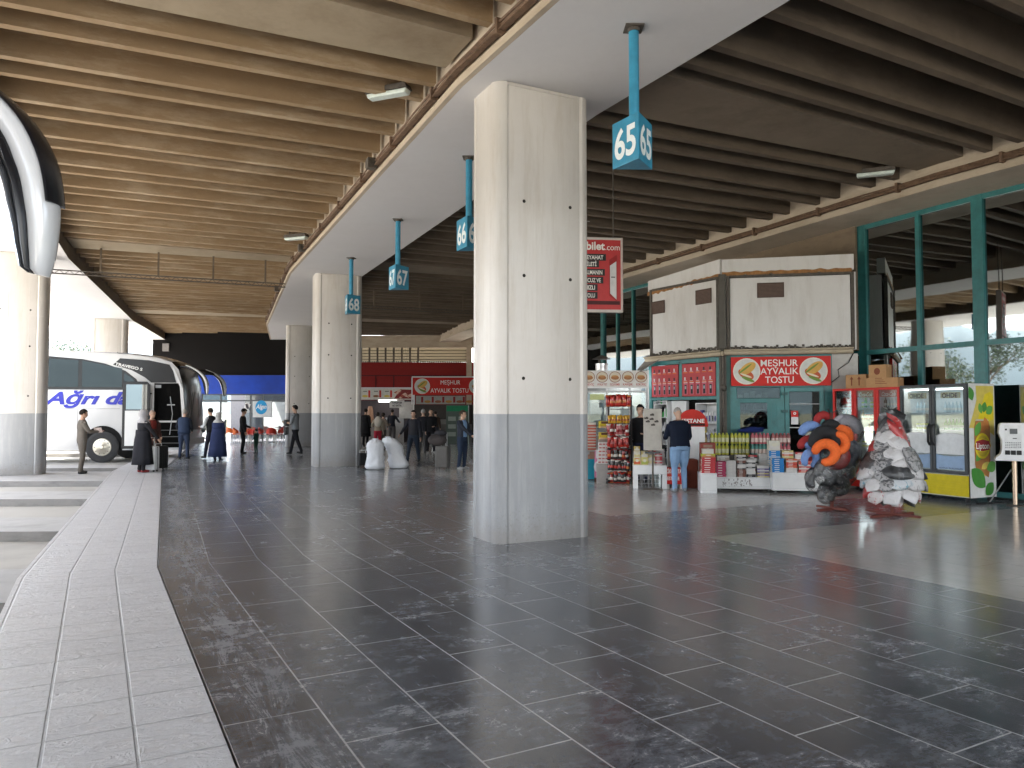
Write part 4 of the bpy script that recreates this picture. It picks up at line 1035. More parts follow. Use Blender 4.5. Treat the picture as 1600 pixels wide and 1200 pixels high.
person('man in light blue t-shirt and open dark jacket beside the luggage', at(722, 733), R_(-125), 1.68, top=(.03, .035, .05), front=(.20, .32, .52), low=(.022, .035, .065), hL=(-.24, .28, .95), hR=(-.05, .32, 1.0), hair=(.05, .035, .025), bulk=1.12, yaw=.3, shoe=(.3, .3, .3), fL=(-.13, 0), fR=(.13, 0), hem=.96)
person('person with a pale backpack and red bag standing behind the white sacks', at(590, 703), R_(15), 1.62, top=(.30, .26, .20), low=(.33, .02, .04), hair=(.025, .018, .014), hairstyle='long', female=True, hL=(-.2, .2, 1.1))
b = MB(); b.ell((0, 0, 0), (.17, .12, .24), 12, 8); g = G(590, 703); o = b.build('backpack', C(.42, .38, .32), smooth=True); o.location = (g.x+.05, g.y-.20, 1.22); tag(o, 'pale fabric backpack on the back of the traveller behind the white sacks', 'backpack')
person('person in a beige jacket next to the backpack traveller', at(598, 700), R_(-30), 1.60, top=(.22, .17, .13), low=(.05, .04, .035), hair=(.03, .02, .015), hairstyle='long', female=True, hR=(.15, .3, 1.15))
person('tall person in all black standing at the right edge of the second column', at(571, 697), R_(-20), 1.80, top=(.012, .011, .012), low=(.012, .011, .012), coat=(.012, .011, .012), coatlen=.5)
person('person in a dark jacket and grey trousers at the far kebab counter', (XS(618), 38.9, 0), R_(-15), 1.77, top=(.016, .018, .025), low=(.10, .09, .09), hR=(.3, .3, 1.1), fL=(-.15, 0), fR=(.12, 0))
person('stall keeper in dark clothes behind the far counter', (XT(601), 42.0, 0), R_(180), 1.72, top=(.02, .02, .025), low=dark, hL=(-.15, .3, 1.05))
# far queue: small figures in the hall
person('customer in a brown coat at the far toast stall', (XS(683), 39.2, 0), R_(10), 1.68, top=(.06, .04, .03), low=(.04, .04, .05))
# shopper at the kiosk
person('shopper in a navy jacket and light blue jeans leaning over the kiosk goods', at(1063, 768), R_(6), 1.74, top=(.006, .010, .024), low=(.20, .32, .50), shoe=(.22, .24, .27), hL=(-.20, .34, 1.10), hR=(.16, .34, 1.06), lean=.16, nod=.75, bulk=1.3, hairstyle='thin', hair=(.34, .32, .30), hem=.91, fL=(-.12, .02), fR=(.10, .06), skin=0)
p_ = AT(1001, 640, 17.6)
person('stall attendant in a black jacket and cap half hidden behind the grey magnet board', (p_.x, 17.6, 0), R_(150), 1.80, top=(.012, .012, .014), low=(.02, .025, .06), hairstyle='cap', hair=(.01, .01, .012), hL=(-.2, .25, 1.1), bulk=1.1)

# ------------------------------------------------------------------ luggage
def rrect(w, d, r, n=4):
    pts = []
    for sx, sy, a0 in ((1, 1, 0), (-1, 1, 90), (-1, -1, 180), (1, -1, 270)):
        for i in range(n+1):
            a = R_(a0+90*i/n); pts.append((sx*(w/2-r)+r*cos(a), sy*(d/2-r)+r*sin(a)))
    return pts
def suitcase(label, pos, rz, w, d, h, mat, hh, group='wheeled suitcases'):
    t = thing('suitcase', label, 'suitcase', pos, rz, group)
    b = MB(); rings = []
    for z, k in ((.055, .86), (.065, .97), (.10, 1), (h-.06, 1), (h-.015, .96), (h, .84)): rings.append([(x*k, y*k, z) for x, y in rrect(w, d, .05)])
    b.loft(rings, True); b.build('shell', mat, t, smooth=True)
    b = MB()
    for i in range(5): x = -w*.32+i*w*.16; b.bx(x-.010, x+.010, -d/2-.008, d/2+.008, .12, h-.08)
    b.build('ridges', mat, t, bevel=.004)
    b = MB(); b.loft([[(x*1.012, y, z) for x, y in rrect(w, .03, .01)] for z in (.07, h-.02)], True); b.build('zip', M_black, t)
    for sx in (-1, 1):
        for sy in (-1, 1):
            b = MB(); b.lathe([(.001, -.012), (.028, -.012), (.028, .012), (.001, .012)], (sx*w*.38, sy*d*.32, .028), 12, 0, 'x'); b.bx(sx*w*.38-.018, sx*w*.38+.018, sy*d*.32-.015, sy*d*.32+.015, .03, .066); b.build('wheel', M_black, t)
    b = MB(); b.tube([(-.09, d*.3, h-.02), (-.09, d*.3, hh), (.09, d*.3, hh), (.09, d*.3, h-.02)], .014, 8); b.build('handle', C(.6, .6, .6, .3), t, smooth=True)
    return t
suitcase('white hard shell suitcase with raised handle at the edge of the tiles', at(233, 737), R_(-6), .47, .26, .70, C(.62, .64, .66, .3), .93)
suitcase('black suitcase standing just behind the white one', (G(247, 735).x, G(247, 735).y+.10, 0), R_(60), .40, .24, .68, C(.02, .02, .02, .5), .74)
suitcase('grey suitcase with a travel bag tied on top beside the man in light blue', at(692, 733), R_(-20), .40, .26, .66, C(.10, .095, .09, .45), 1.05)
suitcase('small black suitcase half hidden between the second column and the sacks', at(568, 730), R_(30), .36, .24, .42, C(.02, .02, .022, .5), .50)
t = thing('travel_bag', 'dark brown travel bag resting on the grey suitcase', 'bag', (G(690, 733).x-.12, G(690, 733).y-.03, .67), R_(-20))
b = MB(); b.ell((0, 0, .16), (.30, .15, .17), 16, 10); b.build('bag_body', C(.05, .042, .042, .8), t, smooth=True)
b = MB(); b.tube([(-.15, -.13, .2), (-.12, -.16, .33), (.12, -.16, .33), (.15, -.13, .2)], .012, 6); b.build('bag_handle', M_black, t)
b = MB(); b.ell((.08, .05, .36), (.20, .12, .09), 12, 8); b.build('folded_jacket', C(.03, .03, .035, .9), t, smooth=True)

# white woven sacks
M_sack = MAT('woven_white_sack', (.60, .62, .66), .75, 0, .10, 4, .6, bscale=60)
def sack(label, pos, rz, lean, h, w, seed):
    t = thing('woven_sack', label, 'sack', pos, rz, 'stuffed white woven sacks')
    b = MB(); rings = []; prof = [(0, .62), (.02, .92), (.10, 1.04), (.25, .98), (.42, .86), (.58, .90), (.74, .95), (.86, .86), (.94, .55), (.975, .20), (1.0, .30)]
    fine = []
    for i in range(len(prof)-1):
        for q in range(3):
            u = q/3; fine.append((prof[i][0]*(1-u)+prof[i+1][0]*u, prof[i][1]*(1-u)+prof[i+1][1]*u))
    fine.append(prof[-1])
    for z, k in fine:
        ring = []
        for a in range(36):
            A = 2*pi*a/36; v = Vector((cos(A), sin(A), z*3+seed)); f = 1+.15*noise.noise(v*1.6)+.13*noise.noise(v*3.5)+.05*noise.noise(v*9)
            f *= 1+(.25*sin(A*9+seed)*max(0, (z-.85)/.15) if z > .85 else 0)
            ring.append((w/2*k*f*cos(A)+lean*z*z*h, w/2*.78*k*f*sin(A), z*h))
        rings.append(ring)
    b.loft(rings, True); b.build('sack_body', M_sack, t, smooth='all')
    b = MB(); b.lathe([(.04, .0), (.055, .008), (.04, .016)], (lean*.95*h, 0, h*.972), 12); b.build('tie', C(.25, .3, .4), t)
    return t
sack('white woven sack standing left of the pair by the second column', at(586, 733.5), 0, .0, .88, .54, 1.3)
sack('fuller white woven sack leaning on the right of the pair', at(622, 731.5), 0, -.34, .92, .54, 5.1)

# ------------------------------------------------------------------ cafe chairs and tables
M_leg = C(.70, .70, .68, .4)
def chair(mat):
    t = thing('cafe_chair', 'red', 'chair')
    b = MB(); rings = []
    for x in np.linspace(-.21, .21, 7): rings.append([(x, -.20, .46), (x, .0, .44-.01*cos(x*7)), (x, .20, .45), (x, .20, .43), (x, 0, .415), (x, -.20, .44)])
    b.loft(rings, True); b.build('seat', mat, t, smooth=True)
    b = MB(); rings = []
    for i in range(13):
        a = R_(180*i/12); c_ = cos(a); s_ = sin(a); x = -.26*c_; y = .02+.22*s_ ; zt = .64+.18*s_**1.5; zb = .47+.02*s_
        nx, ny = -c_*.012, s_*.012
        rings.append([(x-nx, y-ny, zb), (x+nx, y+ny, zb), (x+nx, y+ny, zt), (x-nx, y-ny, zt)])
    b.loft(rings, True); b.build('backrest', mat, t, smooth=True)
    for sx in (-1, 1):
        for sy in (-1, 1):
            b = MB(); b.tube([(sx*.17, sy*.16, .44), (sx*.22, sy*.22, 0)], [.02, .015], 8); b.build('leg', M_leg, t)
    return t
reds = C(.50, .035, .02, .35); orng = C(.60, .12, .02, .35)
protoR, protoO = chair(reds), chair(orng)
places = [(332, 41.2, 200, 0, 'red cafe chair farthest left, behind the man in the white shirt'), (362, 42.2, 150, 1, 'orange cafe chair near the dark doorway of the cafe'), (372, 41.0, 95, 1, 'orange cafe chair just left of the man in the black cap'),
          (394, 42.0, 20, 1, 'orange cafe chair to the right of the man in the black cap'), (391, 40.4, -40, 0, 'red cafe chair right behind the small child'), (412, 41.6, 100, 0, 'red cafe chair left of the small table'), (425, 40.6, 190, 0, 'red cafe chair in front of the small table'),
          (436, 41.9, -90, 0, 'red cafe chair farthest right by the far column'), (383, 41.6, 60, 1, 'orange cafe chair hidden behind the man in the black cap')]
used = [0, 0]
for px, Y, rz, kd, lab in places:
    pr = (protoR, protoO)[kd]; o = pr if not used[kd] else copy_tree(pr); used[kd] = 1
    o.location = ((px-800)/F*Y, Y, 0); o.rotation_euler = (0, 0, R_(rz)); tag(o, lab, 'chair', 'plastic cafe chairs with white legs')
for px, Y, lab in ((402, 41.2, 'round cafe table amid the red chairs'), (428, 41.2, 'second round cafe table nearer the far column')):
    t = thing('cafe_table', lab, 'table', ((px-800)/F*Y, Y, 0), 0, 'round cafe tables')
    b = MB(); b.lathe([(.001, .70), (.36, .70), (.37, .715), (.36, .73), (.001, .73)], (0, 0, 0), 24); b.build('tabletop', C(.30, .03, .02, .3), t)
    b = MB(); b.lathe([(.03, .02), (.03, .70)], (0, 0, 0), 10); b.build('pedestal', M_steel, t)
    b = MB(); b.lathe([(.001, 0), (.24, 0), (.22, .02), (.03, .04)], (0, 0, 0), 20); b.build('base', M_black, t)
# white monobloc chair in the hall
wc = copy_tree(protoR); wc.location = ((687-800)/F*31.5, 31.5, 0); wc.rotation_euler = (0, 0, R_(150)); tag(wc, 'white plastic chair between the man in black and the luggage', 'chair')
del wc['group']
for ch in wc.children:
    if ch.name.startswith(('seat', 'backrest')): ch.data = ch.data.copy(); ch.data.materials[0] = M_leg
# ================================================================== KIOSK
KX, KY = 4.73, 17.0
kx1 = 2.83
kk = thing('kiosk', 'two sided teal framed kiosk with white upper panels bulging from the facade', 'kiosk', (KX, KY, 0), radians(-11.2))
A1 = radians(-57.2); LX, LY = 3.44, 19.0
# transform from face-1 frame to kiosk frame
Rk = Matrix.Rotation(radians(11.2), 3, 'Z')
def f1(x, y, z):
    c, s = cos(A1), sin(A1); wx, wy = LX+c*x-s*y, LY+s*x+c*y
    return tuple(Rk @ Vector((wx-KX, wy-KY, z)))
def f2(x, y, z): return (x, y, z)
def fbox(mb, fr, x0, x1, y0, y1, z0, z1, mi=None):
    vs = [fr(x, y, z) for z in (z0, z1) for x, y in ((x0, y0), (x1, y0), (x1, y1), (x0, y1))]
    mb.add(vs, [(3, 2, 1, 0), (4, 5, 6, 7), (0, 1, 5, 4), (1, 2, 6, 5), (2, 3, 7, 6), (3, 0, 4, 7)], mi)
def kpart(name, mat, boxes, fr, parent=kk, bevel=0):
    b = MB()
    for q in boxes: fbox(b, fr, *q)
    return b.build(name, mat, parent, bevel=bevel)
L1 = 2.38
# floor plan body (upper box and roof)
ks = [f2(0.03, .06, 0), f2(kx1, .06, 0), f2(kx1, 1.2, 0), f1(-.3, 2.0, 0), f1(.03, .06, 0)]
pl = [(p[0], p[1]) for p in ks]
b = MB(); b.prism(pl, 3.0, 4.70); b.build('upper_box', M_panelw, kk)
b = MB(); b.prism([(p[0], p[1]) for p in (f2(.06, .5, 0), f2(kx1, .5, 0), f2(kx1, 1.2, 0), f1(-.3, 2.0, 0), f1(.06, .5, 0))], .02, 2.99); b.build('inner_core', C(.045, .045, .045, .9), kk)
# top white band
b = MB()
for fr, L, za, zb in ((f2, kx1, 4.76, 4.76), (f1, L1, 4.62, 4.76)):
    vs = [fr(0, -.02, za-.02), fr(L-.05, -.02, zb-.02), fr(L-.05, -.02, zb+.32), fr(0, -.02, za+.30), fr(0, .15, za-.02), fr(L-.05, .15, zb-.02), fr(L-.05, .15, zb+.32), fr(0, .15, za+.30)]
    b.add(vs, [(0, 1, 2, 3), (5, 4, 7, 6), (3, 2, 6, 7), (1, 0, 4, 5), (0, 3, 7, 4), (1, 5, 6, 2)])
b.build('top_band', M_panelw, kk)
def rag(fr, L, z0, z1, seed):
    b = MB(); rnd = random.Random(seed); n = 70; top, bot = [], []
    for i in range(n+1):
        x = L*i/n; t_ = i/n; z = z0*(1-t_)+z1*t_
        top.append(fr(x, -.045, z+.03+.035*noise.noise(Vector((x*6, seed, 0))))); bot.append(fr(x, -.045, z-.05+.04*noise.noise(Vector((x*9, seed+3, 0)))))
    for i in range(n): b.add([bot[i], bot[i+1], top[i+1], top[i]], [(0, 1, 2, 3)])
    return b
rag(f2, kx1-.1, 4.74, 4.74, 2).build('foam_seam', M_rust, kk)
rag(f1, L1, 4.60, 4.72, 5).build('foam_seam', M_rust, kk)
# big white boards with grimy frames
for fr, L in ((f2, kx1), (f1, L1)):
    o1 = kpart('panel_board', M_panelw, [(.17, L-.14, -.035, .0, 3.06, 4.62)], fr)
    o2 = kpart('panel_frame', M_grime, [(.09, .155, -.06, .02, 3.0, 4.68), (L-.125, L-.06, -.06, .02, 3.0, 4.68), (.16, L-.13, -.055, .0, 4.635, 4.69)], fr)
    b = MB(); rnd = random.Random(int(L*100))
    for i in range(60):
        x = .17+(L-.31)*i/60; z = 3.05+rnd.uniform(-.02, .05)
        fbox(b, fr, x, x+.05, -.06, -.038, z-.03, z+rnd.uniform(0, .03))
    b.build('mortar_bead', M_grime, kk)
def vent(fr, x0, x1, z0, z1):
    v = kpart('vent_grille', C(.10, .065, .05, .7), [(x0, x1, -.045, -.036, z0, z1), (x0-.01, x0+.012, -.06, -.045, z0, z1), (x1-.012, x1+.01, -.06, -.045, z0, z1), (x0+.012, x1-.012, -.06, -.045, z1-.012, z1), (x0+.012, x1-.012, -.06, -.045, z0, z0+.012)], fr)
    b = MB(); n = 10
    for i in range(n): z = z0+.02+(z1-z0-.04)*i/n; fbox(b, fr, x0+.012, x1-.012, -.058, -.046, z, z+(z1-z0)/n*.45)
    b.build('louvre', C(.16, .11, .09, .6), v)
vent(f2, .76, 1.31, 4.17, 4.50); vent(f1, .167, .60, 4.06, 4.37); vent(f1, 1.64, 2.10, 4.12, 4.46)
# rolled awning tubes and rails
for fr, L, z in ((f2, kx1-.12, 2.95), (f1, L1+.1, 2.93)):
    b = MB(); b.tube([fr(.02, -.12, z), fr(L, -.12, z)], .055, 10); b.tube([fr(.02, -.20, z+.05), fr(L, -.20, z+.06)], .02, 6); b.build('awning_roll', C(.45, .38, .28, .7), kk, smooth=True)
    b = MB(); pts = [fr(L*i/14, -.13+.02*sin(i*2.1), z+.07+.025*sin(i*1.9)) for i in range(15)]; b.tube(pts, .012, 5); b.tube([Vector(p)+Vector((0, .03, .03)) for p in pts], .009, 5); b.build('loose_cable', M_grime, kk)
b = MB(); pts = [f2(kx1-.1, -.05, 2.9), f2(kx1-.2, -.06, 2.7), f2(kx1-.42, -.07, 2.55), f2(kx1-.40, -.07, 2.4), f2(kx1-.55, -.07, 2.28), f2(kx1-.68, -.07, 2.2)]; b.tube(pts, .010, 6); b.build('loose_cable', M_black, kk)
b = MB(); b.add([f1(-.35, -.1, 2.70), f1(.25, -.55, 2.62), f1(.55, -.15, 2.93), f1(-.05, 0, 3.0)], [(0, 1, 2, 3)]); q = b.build('awning_flap', C(.22, .20, .18, .8), kk); q.modifiers.new('s', 'SOLIDIFY').thickness = .02
# posts
kpart('corner_post', C(.11, .10, .085, .6), [(-.08, .07, -.07, .06, 0, 4.72)], f2)
kpart('corner_post', C(.045, .11, .10, .5), [(.072, .15, -.05, .06, 0, 2.9)], f2)
b = MB(); b.tube([f2(0.0, -.10, 0), f2(0.0, -.10, 3.0)], .03, 10); b.lathe([(.04, 0), (.07, .03), (.07, .1), (.04, .13)], f2(0, -.11, 2.1), 12); b.build('rust_pipe', M_grime, kk, smooth=True)
# face 2 teal front
TE = [(.15, .29, -.02, .06, 0, 2.2), (.15, 1.22, -.02, .06, 0, 1.25), (.15, 1.22, -.025, .055, 1.84, 1.93), (.94, 1.30, -.02, .06, 1.25, 1.84), (.15, 2.3, -.02, .06, 2.18, 2.9), (2.13, 2.3, -.02, .06, 0, 2.18), (1.22, 1.30, -.018, .06, 0, 1.25), (1.22, 1.30, -.018, .06, 1.84, 2.18), (.29, .36, -.02, .06, 1.25, 1.84)]
kpart('teal_cladding', M_teal, TE, f2)
b = MB()
for i in range(9): fbox(b, f2, .17+.11*i, .19+.11*i, -.034, -.021, .05, 1.2)
for i in range(4): fbox(b, f2, .96+.06*i, .975+.06*i, -.034, -.021, 1.27, 1.82)
b.build('cladding_rib', M_teal, kk)
kpart('shutter_panel', C(.50, .48, .45, .5), [(2.30, kx1, -.02, .04, 0, 2.9)], f2)
# open kiosk window with stocked shelves
bx_ = kpart('window_recess', C(.02, .02, .022, .8), [(.36, .94, .40, .42, 1.25, 1.84), (.29, 1.22, .30, .32, 1.93, 2.18)], f2)
kpart('window_shelf', C(.35, .36, .38, .5), [(.38, .92, .08, .38, 1.40+i*.14, 1.412+i*.14) for i in range(3)], f2)
b = MB(); rnd = random.Random(8)
for i in range(3):
    for q in range(11): h_ = rnd.uniform(.06, .11); fbox(b, f2, .40+q*.048, .44+q*.048, .12, .2, 1.413+i*.14, 1.413+i*.14+h_, rnd.choice((0, 0, 1, 2)))
b.build('window_stock', [C(.02, .022, .03), C(.10, .10, .12), C(.3, .3, .32)], kk)
kpart('window_pane', M_dimglass, [(.36, .94, .0, .008, 1.26, 1.83), (.30, 1.21, .0, .008, 1.94, 2.17)], f2)
b = MB(); 
for i in range(5): fbox(b, f2, .33+i*.13, .44+i*.13, .08, .2, 1.95, 2.02+.04*(i % 3))
b.build('stored_boxes', C(.5, .48, .42), kk)
# door
dd = kpart('door', M_teal, [(1.31, 1.40, -.045, .0, .02, 2.17), (2.03, 2.12, -.045, .0, .02, 2.17), (1.40, 2.03, -.045, .0, 2.08, 2.17), (1.40, 2.03, -.045, .0, .02, .42)], f2)
b = MB(); fbox(b, f2, 1.41, 2.02, -.025, -.018, .43, 2.07); b.build('door_glass', M_dimglass, dd)
kpart('door_bar', C(.5, .5, .5, .4), [(1.40, 2.03, -.05, -.028, 1.28, 1.30), (1.40, 2.03, -.05, -.028, 1.80, 1.815)], f2, dd)
b = MB(); [fbox(b, f2, 1.24, 1.36, -.09, -.046, z, z+.06) for z in (1.62, 2.0)]; b.build('hinge', C(.03, .09, .09, .4), dd)
b = MB(); fbox(b, f2, 1.43, 1.58, -.062, -.050, 1.36, 1.66); nn = b.build('door_notice', C(.7, .7, .7), dd)
b = MB(); fbox(b, f2, 1.432, 1.578, -.066, -.0625, 1.52, 1.658); b.build('notice_header', M_red, nn)
b = MB(); disc(b, 1.505, 1.60, .03, .03, -.067); disc(b, 1.505, 1.60, .014, .014, -.068, mi=1); b.build('notice_emblem', [C(.8, .8, .8), M_red], nn)
# the sign
SGN = [('MEŞHUR', 1.19, 2.715, .78, .15), ('AYVALIK', 1.19, 2.535, .80, .15), ('TOSTU', 1.19, 2.345, .60, .15)]
sgt = thing('toast_sign', 'red toast shop sign with two plate pictures on the kiosk front', 'sign', (KX, KY, 0), radians(-11.2))
toast_sign(sgt, .17, 2.26, 2.21, 2.85, -.10, SGN, .292, [(.50, 2.53), (1.90, 2.53)], .06)
# face 1: menu of handsets, teal frame
kpart('teal_frame', M_teal, [(.02, .12, -.04, .05, 0, 2.86), (1.06, 1.15, -.03, .05, 1.98, 2.86), (2.22, 2.31, -.04, .05, 0, 2.86), (.12, 2.22, -.03, .05, 2.78, 2.88), (.12, 2.22, -.035, .04, 1.92, 1.99)], f1)
for x0, x1 in ((.14, 1.04), (1.17, 2.20)):
    ps = kpart('handset_poster', C(.42, .045, .05, .4), [(x0, x1, -.045, -.032, 2.0, 2.76)], f1)
    b = MB(); rnd = random.Random(int(x0*10))
    n = 5
    for r_, zz in ((0, 2.62), (1, 2.40)):
        for i in range(n):
            xx = x0+.04+(x1-x0-.05)*i/n; w_ = (x1-x0)/n*.5
            fbox(b, f1, xx+.03, xx+.03+w_*.45, -.049, -.046, zz-.02, zz+.05, rnd.choice((0, 1))); fbox(b, f1, xx, xx+w_*1.3, -.048, -.046, zz-.075, zz-.05, 2); fbox(b, f1, xx+.01, xx+w_*1.1, -.048, -.046, zz-.04, zz-.03, 1)
    for i in range(n):
        xx = x0+.05+(x1-x0-.06)*i/n; w_ = (x1-x0)/n
        fbox(b, f1, xx, xx+w_*.62, -.048, -.0462, 2.04, 2.30, 3); fbox(b, f1, xx+w_*.15, xx+w_*.47, -.051, -.0485, 2.06, 2.27, 0); fbox(b, f1, xx+w_*.2, xx+w_*.42, -.053, -.0515, 2.17, 2.24, 4)
        fbox(b, f1, xx, xx+w_*.6, -.048, -.0462, 2.31, 2.33, 1)
    b.build('poster_print', [C(.03, .03, .035), C(.62, .55, .55), C(.60, .14, .04), C(.50, .12, .16), C(.35, .4, .42)], ps)
# shop opening on face 1 with white cabinets
kpart('shop_recess', C(.03, .028, .028, .9), [(.12, 2.22, .44, .46, 0, 1.92)], f1)
cab = kpart('white_cabinet', M_white, [(.14, .16, .0, .4, .3, 1.90), (.60, .62, 0, .4, .3, 1.9), (.14, .62, 0, .4, 1.88, 1.90)]+[(.16, .60, .02, .4, .5+.33*i, .515+.33*i) for i in range(5)]+
            [(1.54, 1.56, 0, .4, .3, 1.84), (2.18, 2.2, 0, .4, .3, 1.84), (1.54, 2.2, 0, .4, 1.82, 1.84), (1.56, 2.18, .36, .4, .3, 1.82)]+[(1.56, 2.18, .02, .36, .95+.42*i, .97+.42*i) for i in range(2)]+[(.66, 1.16, .1, .14, .3, 1.9), (1.16, 1.20, .05, .14, .3, 1.9)], f1)
b = MB(); rnd = random.Random(4)
for i in range(5):
    for q in range(7): h_ = rnd.uniform(.12, .27); fbox(b, f1, .17+q*.06, .22+q*.06, .1, .2, .516+.33*i, .516+.33*i+h_, rnd.choice((0, 1, 1, 2)))
for i in range(2):
    for q in range(7):
        h_ = rnd.uniform(.2, .3); fbox(b, f1, 1.58+q*.085, 1.645+q*.085, .12, .2, .971+.42*i, .971+.42*i+h_, rnd.choice((1, 1, 4))); fbox(b, f1, 1.60+q*.085, 1.63+q*.085, .112, .119, 1.0+.42*i, 1.0+.42*i+h_*.5, rnd.choice((0, 3)))
b.build('cabinet_stock', [C(.03, .03, .035), C(.62, .62, .63), C(.05, .35, .08), C(.08, .08, .3), C(.10, .10, .28)], kk)
b = MB(); [fbox(b, f1, 1.24+i*.09, 1.29+i*.09, .25, .3, .95+.2*q, 1.1+.2*q) for i in range(3) for q in range(4)]; b.build('hanging_goods', C(.05, .05, .055, .5), kk)

# ------------------------------------------------------------------ goods in front of the kiosk
RZ2 = radians(-8)
def table(label, px0, px1, base, ztop, depth, wheels=True, apron=.34, cat='table', legs=False):
    Y = 1921/(base-644.5); x0 = (px0-800)/F*Y; x1 = (px1-800)/F*Y; w_ = x1-x0
    t = thing('display_table' if w_ > .5 else 'display_plinth', label, cat, ((x0+x1)/2, Y, 0), RZ2)
    zb = .06 if wheels else 0
    if legs:
        b = MB(); b.bx(-w_/2, w_/2, 0, depth, ztop-.20, ztop); b.build('tabletop', M_white, t, bevel=.006)
        for sx in (-1, 1):
            b = MB(); b.bx(sx*w_/2-sx*.10, sx*w_/2-sx*.003, .003, depth-.003, 0, ztop-.203); b.build('leg', M_white, t)
    else:
        b = MB(); b.bx(-w_/2, w_/2, 0, depth, zb, ztop); b.build('box', M_white, t, bevel=.008)
        b = MB(); b.bx(-w_/2+.02, w_/2-.02, -.004, -.001, zb+.05, zb+.055); b.bx(-w_/2+.02, w_/2-.02, -.004, -.001, ztop-.03, ztop-.026); b.build('edge_strip', C(.5, .5, .5), t)
    if wheels:
        for sx in (-1, 1):
            for yy in (.06, depth-.06):
                b = MB(); b.lathe([(.001, -.012), (.03, -.012), (.03, .012), (.001, .012)], (sx*(w_/2-.07), yy, .031), 12, 0, 'x'); b.build('castor', C(.2, .2, .2), t)
    return t, w_
tA, wA = table('low white table with legs under cartons and books beside the snack rack', 989, 1041, 763, .50, .7, False, legs=True)
tB, wB = table('tall narrow white plinth carrying red books right of the shopper', 1094, 1119, 770, .40, .6, False, cat='plinth')
tC, wC = table('low white wheeled table with mixed book stacks, marker scribbles on its front', 1119.5, 1204, 768, .30, .75)
tD, wD = table('low white wheeled table with blue and red book stacks beside the pillows', 1207, 1291, 771, .42, .75)
b = MB(); rnd = random.Random(2)
for i in range(60): x = -.45+rnd.random()*.6; z = .10+rnd.random()*.14; b.bx(x, x+rnd.uniform(.004, .03), -.003, -.001, z, z+rnd.uniform(.006, .05))
b.build('scribbles', C(.35, .33, .32), tC)

PAGE = C(.60, .57, .50, .8)
def book_mesh(cov, w_, d_, h_, nm='book'):
    b = MB(); b.bx(-w_/2, w_/2, 0, d_, 0, .003, 0); b.bx(-w_/2, w_/2, 0, d_, h_-.003, h_, 0); b.bx(-w_/2, w_/2, 0, .003, .003, h_-.003, 0); b.bx(-w_/2+.004, w_/2-.004, .004, d_-.005, .0035, h_-.0035, 1)
    b.bx(-w_*.30, w_*.12, -.0012, -.0002, h_*.34, h_*.66, 2)
    return b.build(nm, [cov, PAGE, C(.75, .73, .7)])
def stack(tb, x, y, z0, n, cov, label, w_=.17, d_=.24, h_=.042, seed=1, covs=None):
    rnd = random.Random(seed); ms = {}
    R = Matrix.Rotation(tb.rotation_euler.z, 3, 'Z')
    for i in range(n):
        c_ = cov if covs is None else rnd.choice(covs)
        if id(c_) not in ms: o = book_mesh(c_, w_, d_, h_-.001); ms[id(c_)] = o.data
        else: o = link('book', ms[id(c_)])
        p = tb.location+R @ Vector((x+rnd.uniform(-.006, .006), y+rnd.uniform(-.008, .008), 0)); p.z = z0+i*h_
        o.location = p; o.rotation_euler = (0, 0, tb.rotation_euler.z+rnd.uniform(-.05, .05)); tag(o, label, 'book', label.replace('book in', 'books in'))
cr = C(.48, .04, .05, .45); pk = C(.50, .05, .13, .45); wh = C(.62, .60, .58, .5); bk = C(.05, .045, .05, .5); bl = C(.03, .22, .55, .45); og = C(.60, .12, .06, .45); ye = C(.6, .5, .2, .5); gn = C(.2, .4, .12, .5); br = C(.18, .08, .06)
stack(tB, 0, .03, .40, 7, cr, 'red book in the stack on the narrow plinth', .27, .2, .046, 1)
stack(tC, -.46, .03, .30, 6, pk, 'pink book in the leftmost stack of the scribbled table', .19, .24, .052, 2)
stack(tC, -.255, .03, .30, 11, wh, 'white book in the plain white stack of the scribbled table', .19, .24, .030, 3)
stack(tC, -.05, .03, .30, 14, br, 'dark brown book in the stack topped with green', .17, .24, .026, 4, [br, bk, wh])
stack(tC, .135, .03, .30, 12, wh, 'black and white book in the middle of the scribbled table', .18, .24, .030, 5, [wh, wh, bk])
stack(tC, .375, .03, .30, 8, ye, 'pale book in the mixed rightmost stack of the scribbled table', .23, .24, .030, 6, [ye, gn, wh, C(.15, .12, .3)])
stack(tC, -.35, .38, .30, 12, wh, 'white book in the raised back row of the scribbled table', .22, .24, .034, 7, [wh, C(.4, .35, .3)])
stack(tC, .0, .38, .30, 13, wh, 'grey book in the back row centre of the scribbled table', .20, .24, .033, 8, [wh, bk])
stack(tC, .24, .38, .30, 13, bk, 'dark spined book in the back row of the scribbled table', .18, .24, .033, 9, [bk, wh, cr])
stack(tC, .46, .38, .30, 14, wh, 'white book in the tall back stack at the table corner', .22, .24, .033, 10)
stack(tD, -.42, .03, .42, 7, bl, 'blue book in the tall stack on the right white table', .23, .24, .040, 11)
stack(tD, -.16, .03, .42, 9, og, 'orange red book in the second stack of the right table', .21, .24, .030, 12, [og, og, cr, wh])
stack(tD, .09, .03, .42, 7, cr, 'red and cream book in the third stack of the right table', .23, .24, .032, 13, [cr, og, wh])
stack(tD, .33, .03, .42, 5, cr, 'crimson book in the last stack of the right table', .21, .24, .034, 14, [cr, wh])
stack(tD, -.42, .36, .42, 11, bl, 'pale blue book in the back stack of the right table', .22, .24, .038, 15, [bl, C(.35, .5, .65)])
stack(tD, -.16, .36, .42, 12, wh, 'cream book in the back stack of the right table', .22, .24, .035, 16, [wh, ye, og])
stack(tD, .09, .36, .42, 11, cr, 'red spined book in the back stack of the right table', .22, .24, .035, 17, [cr, wh])
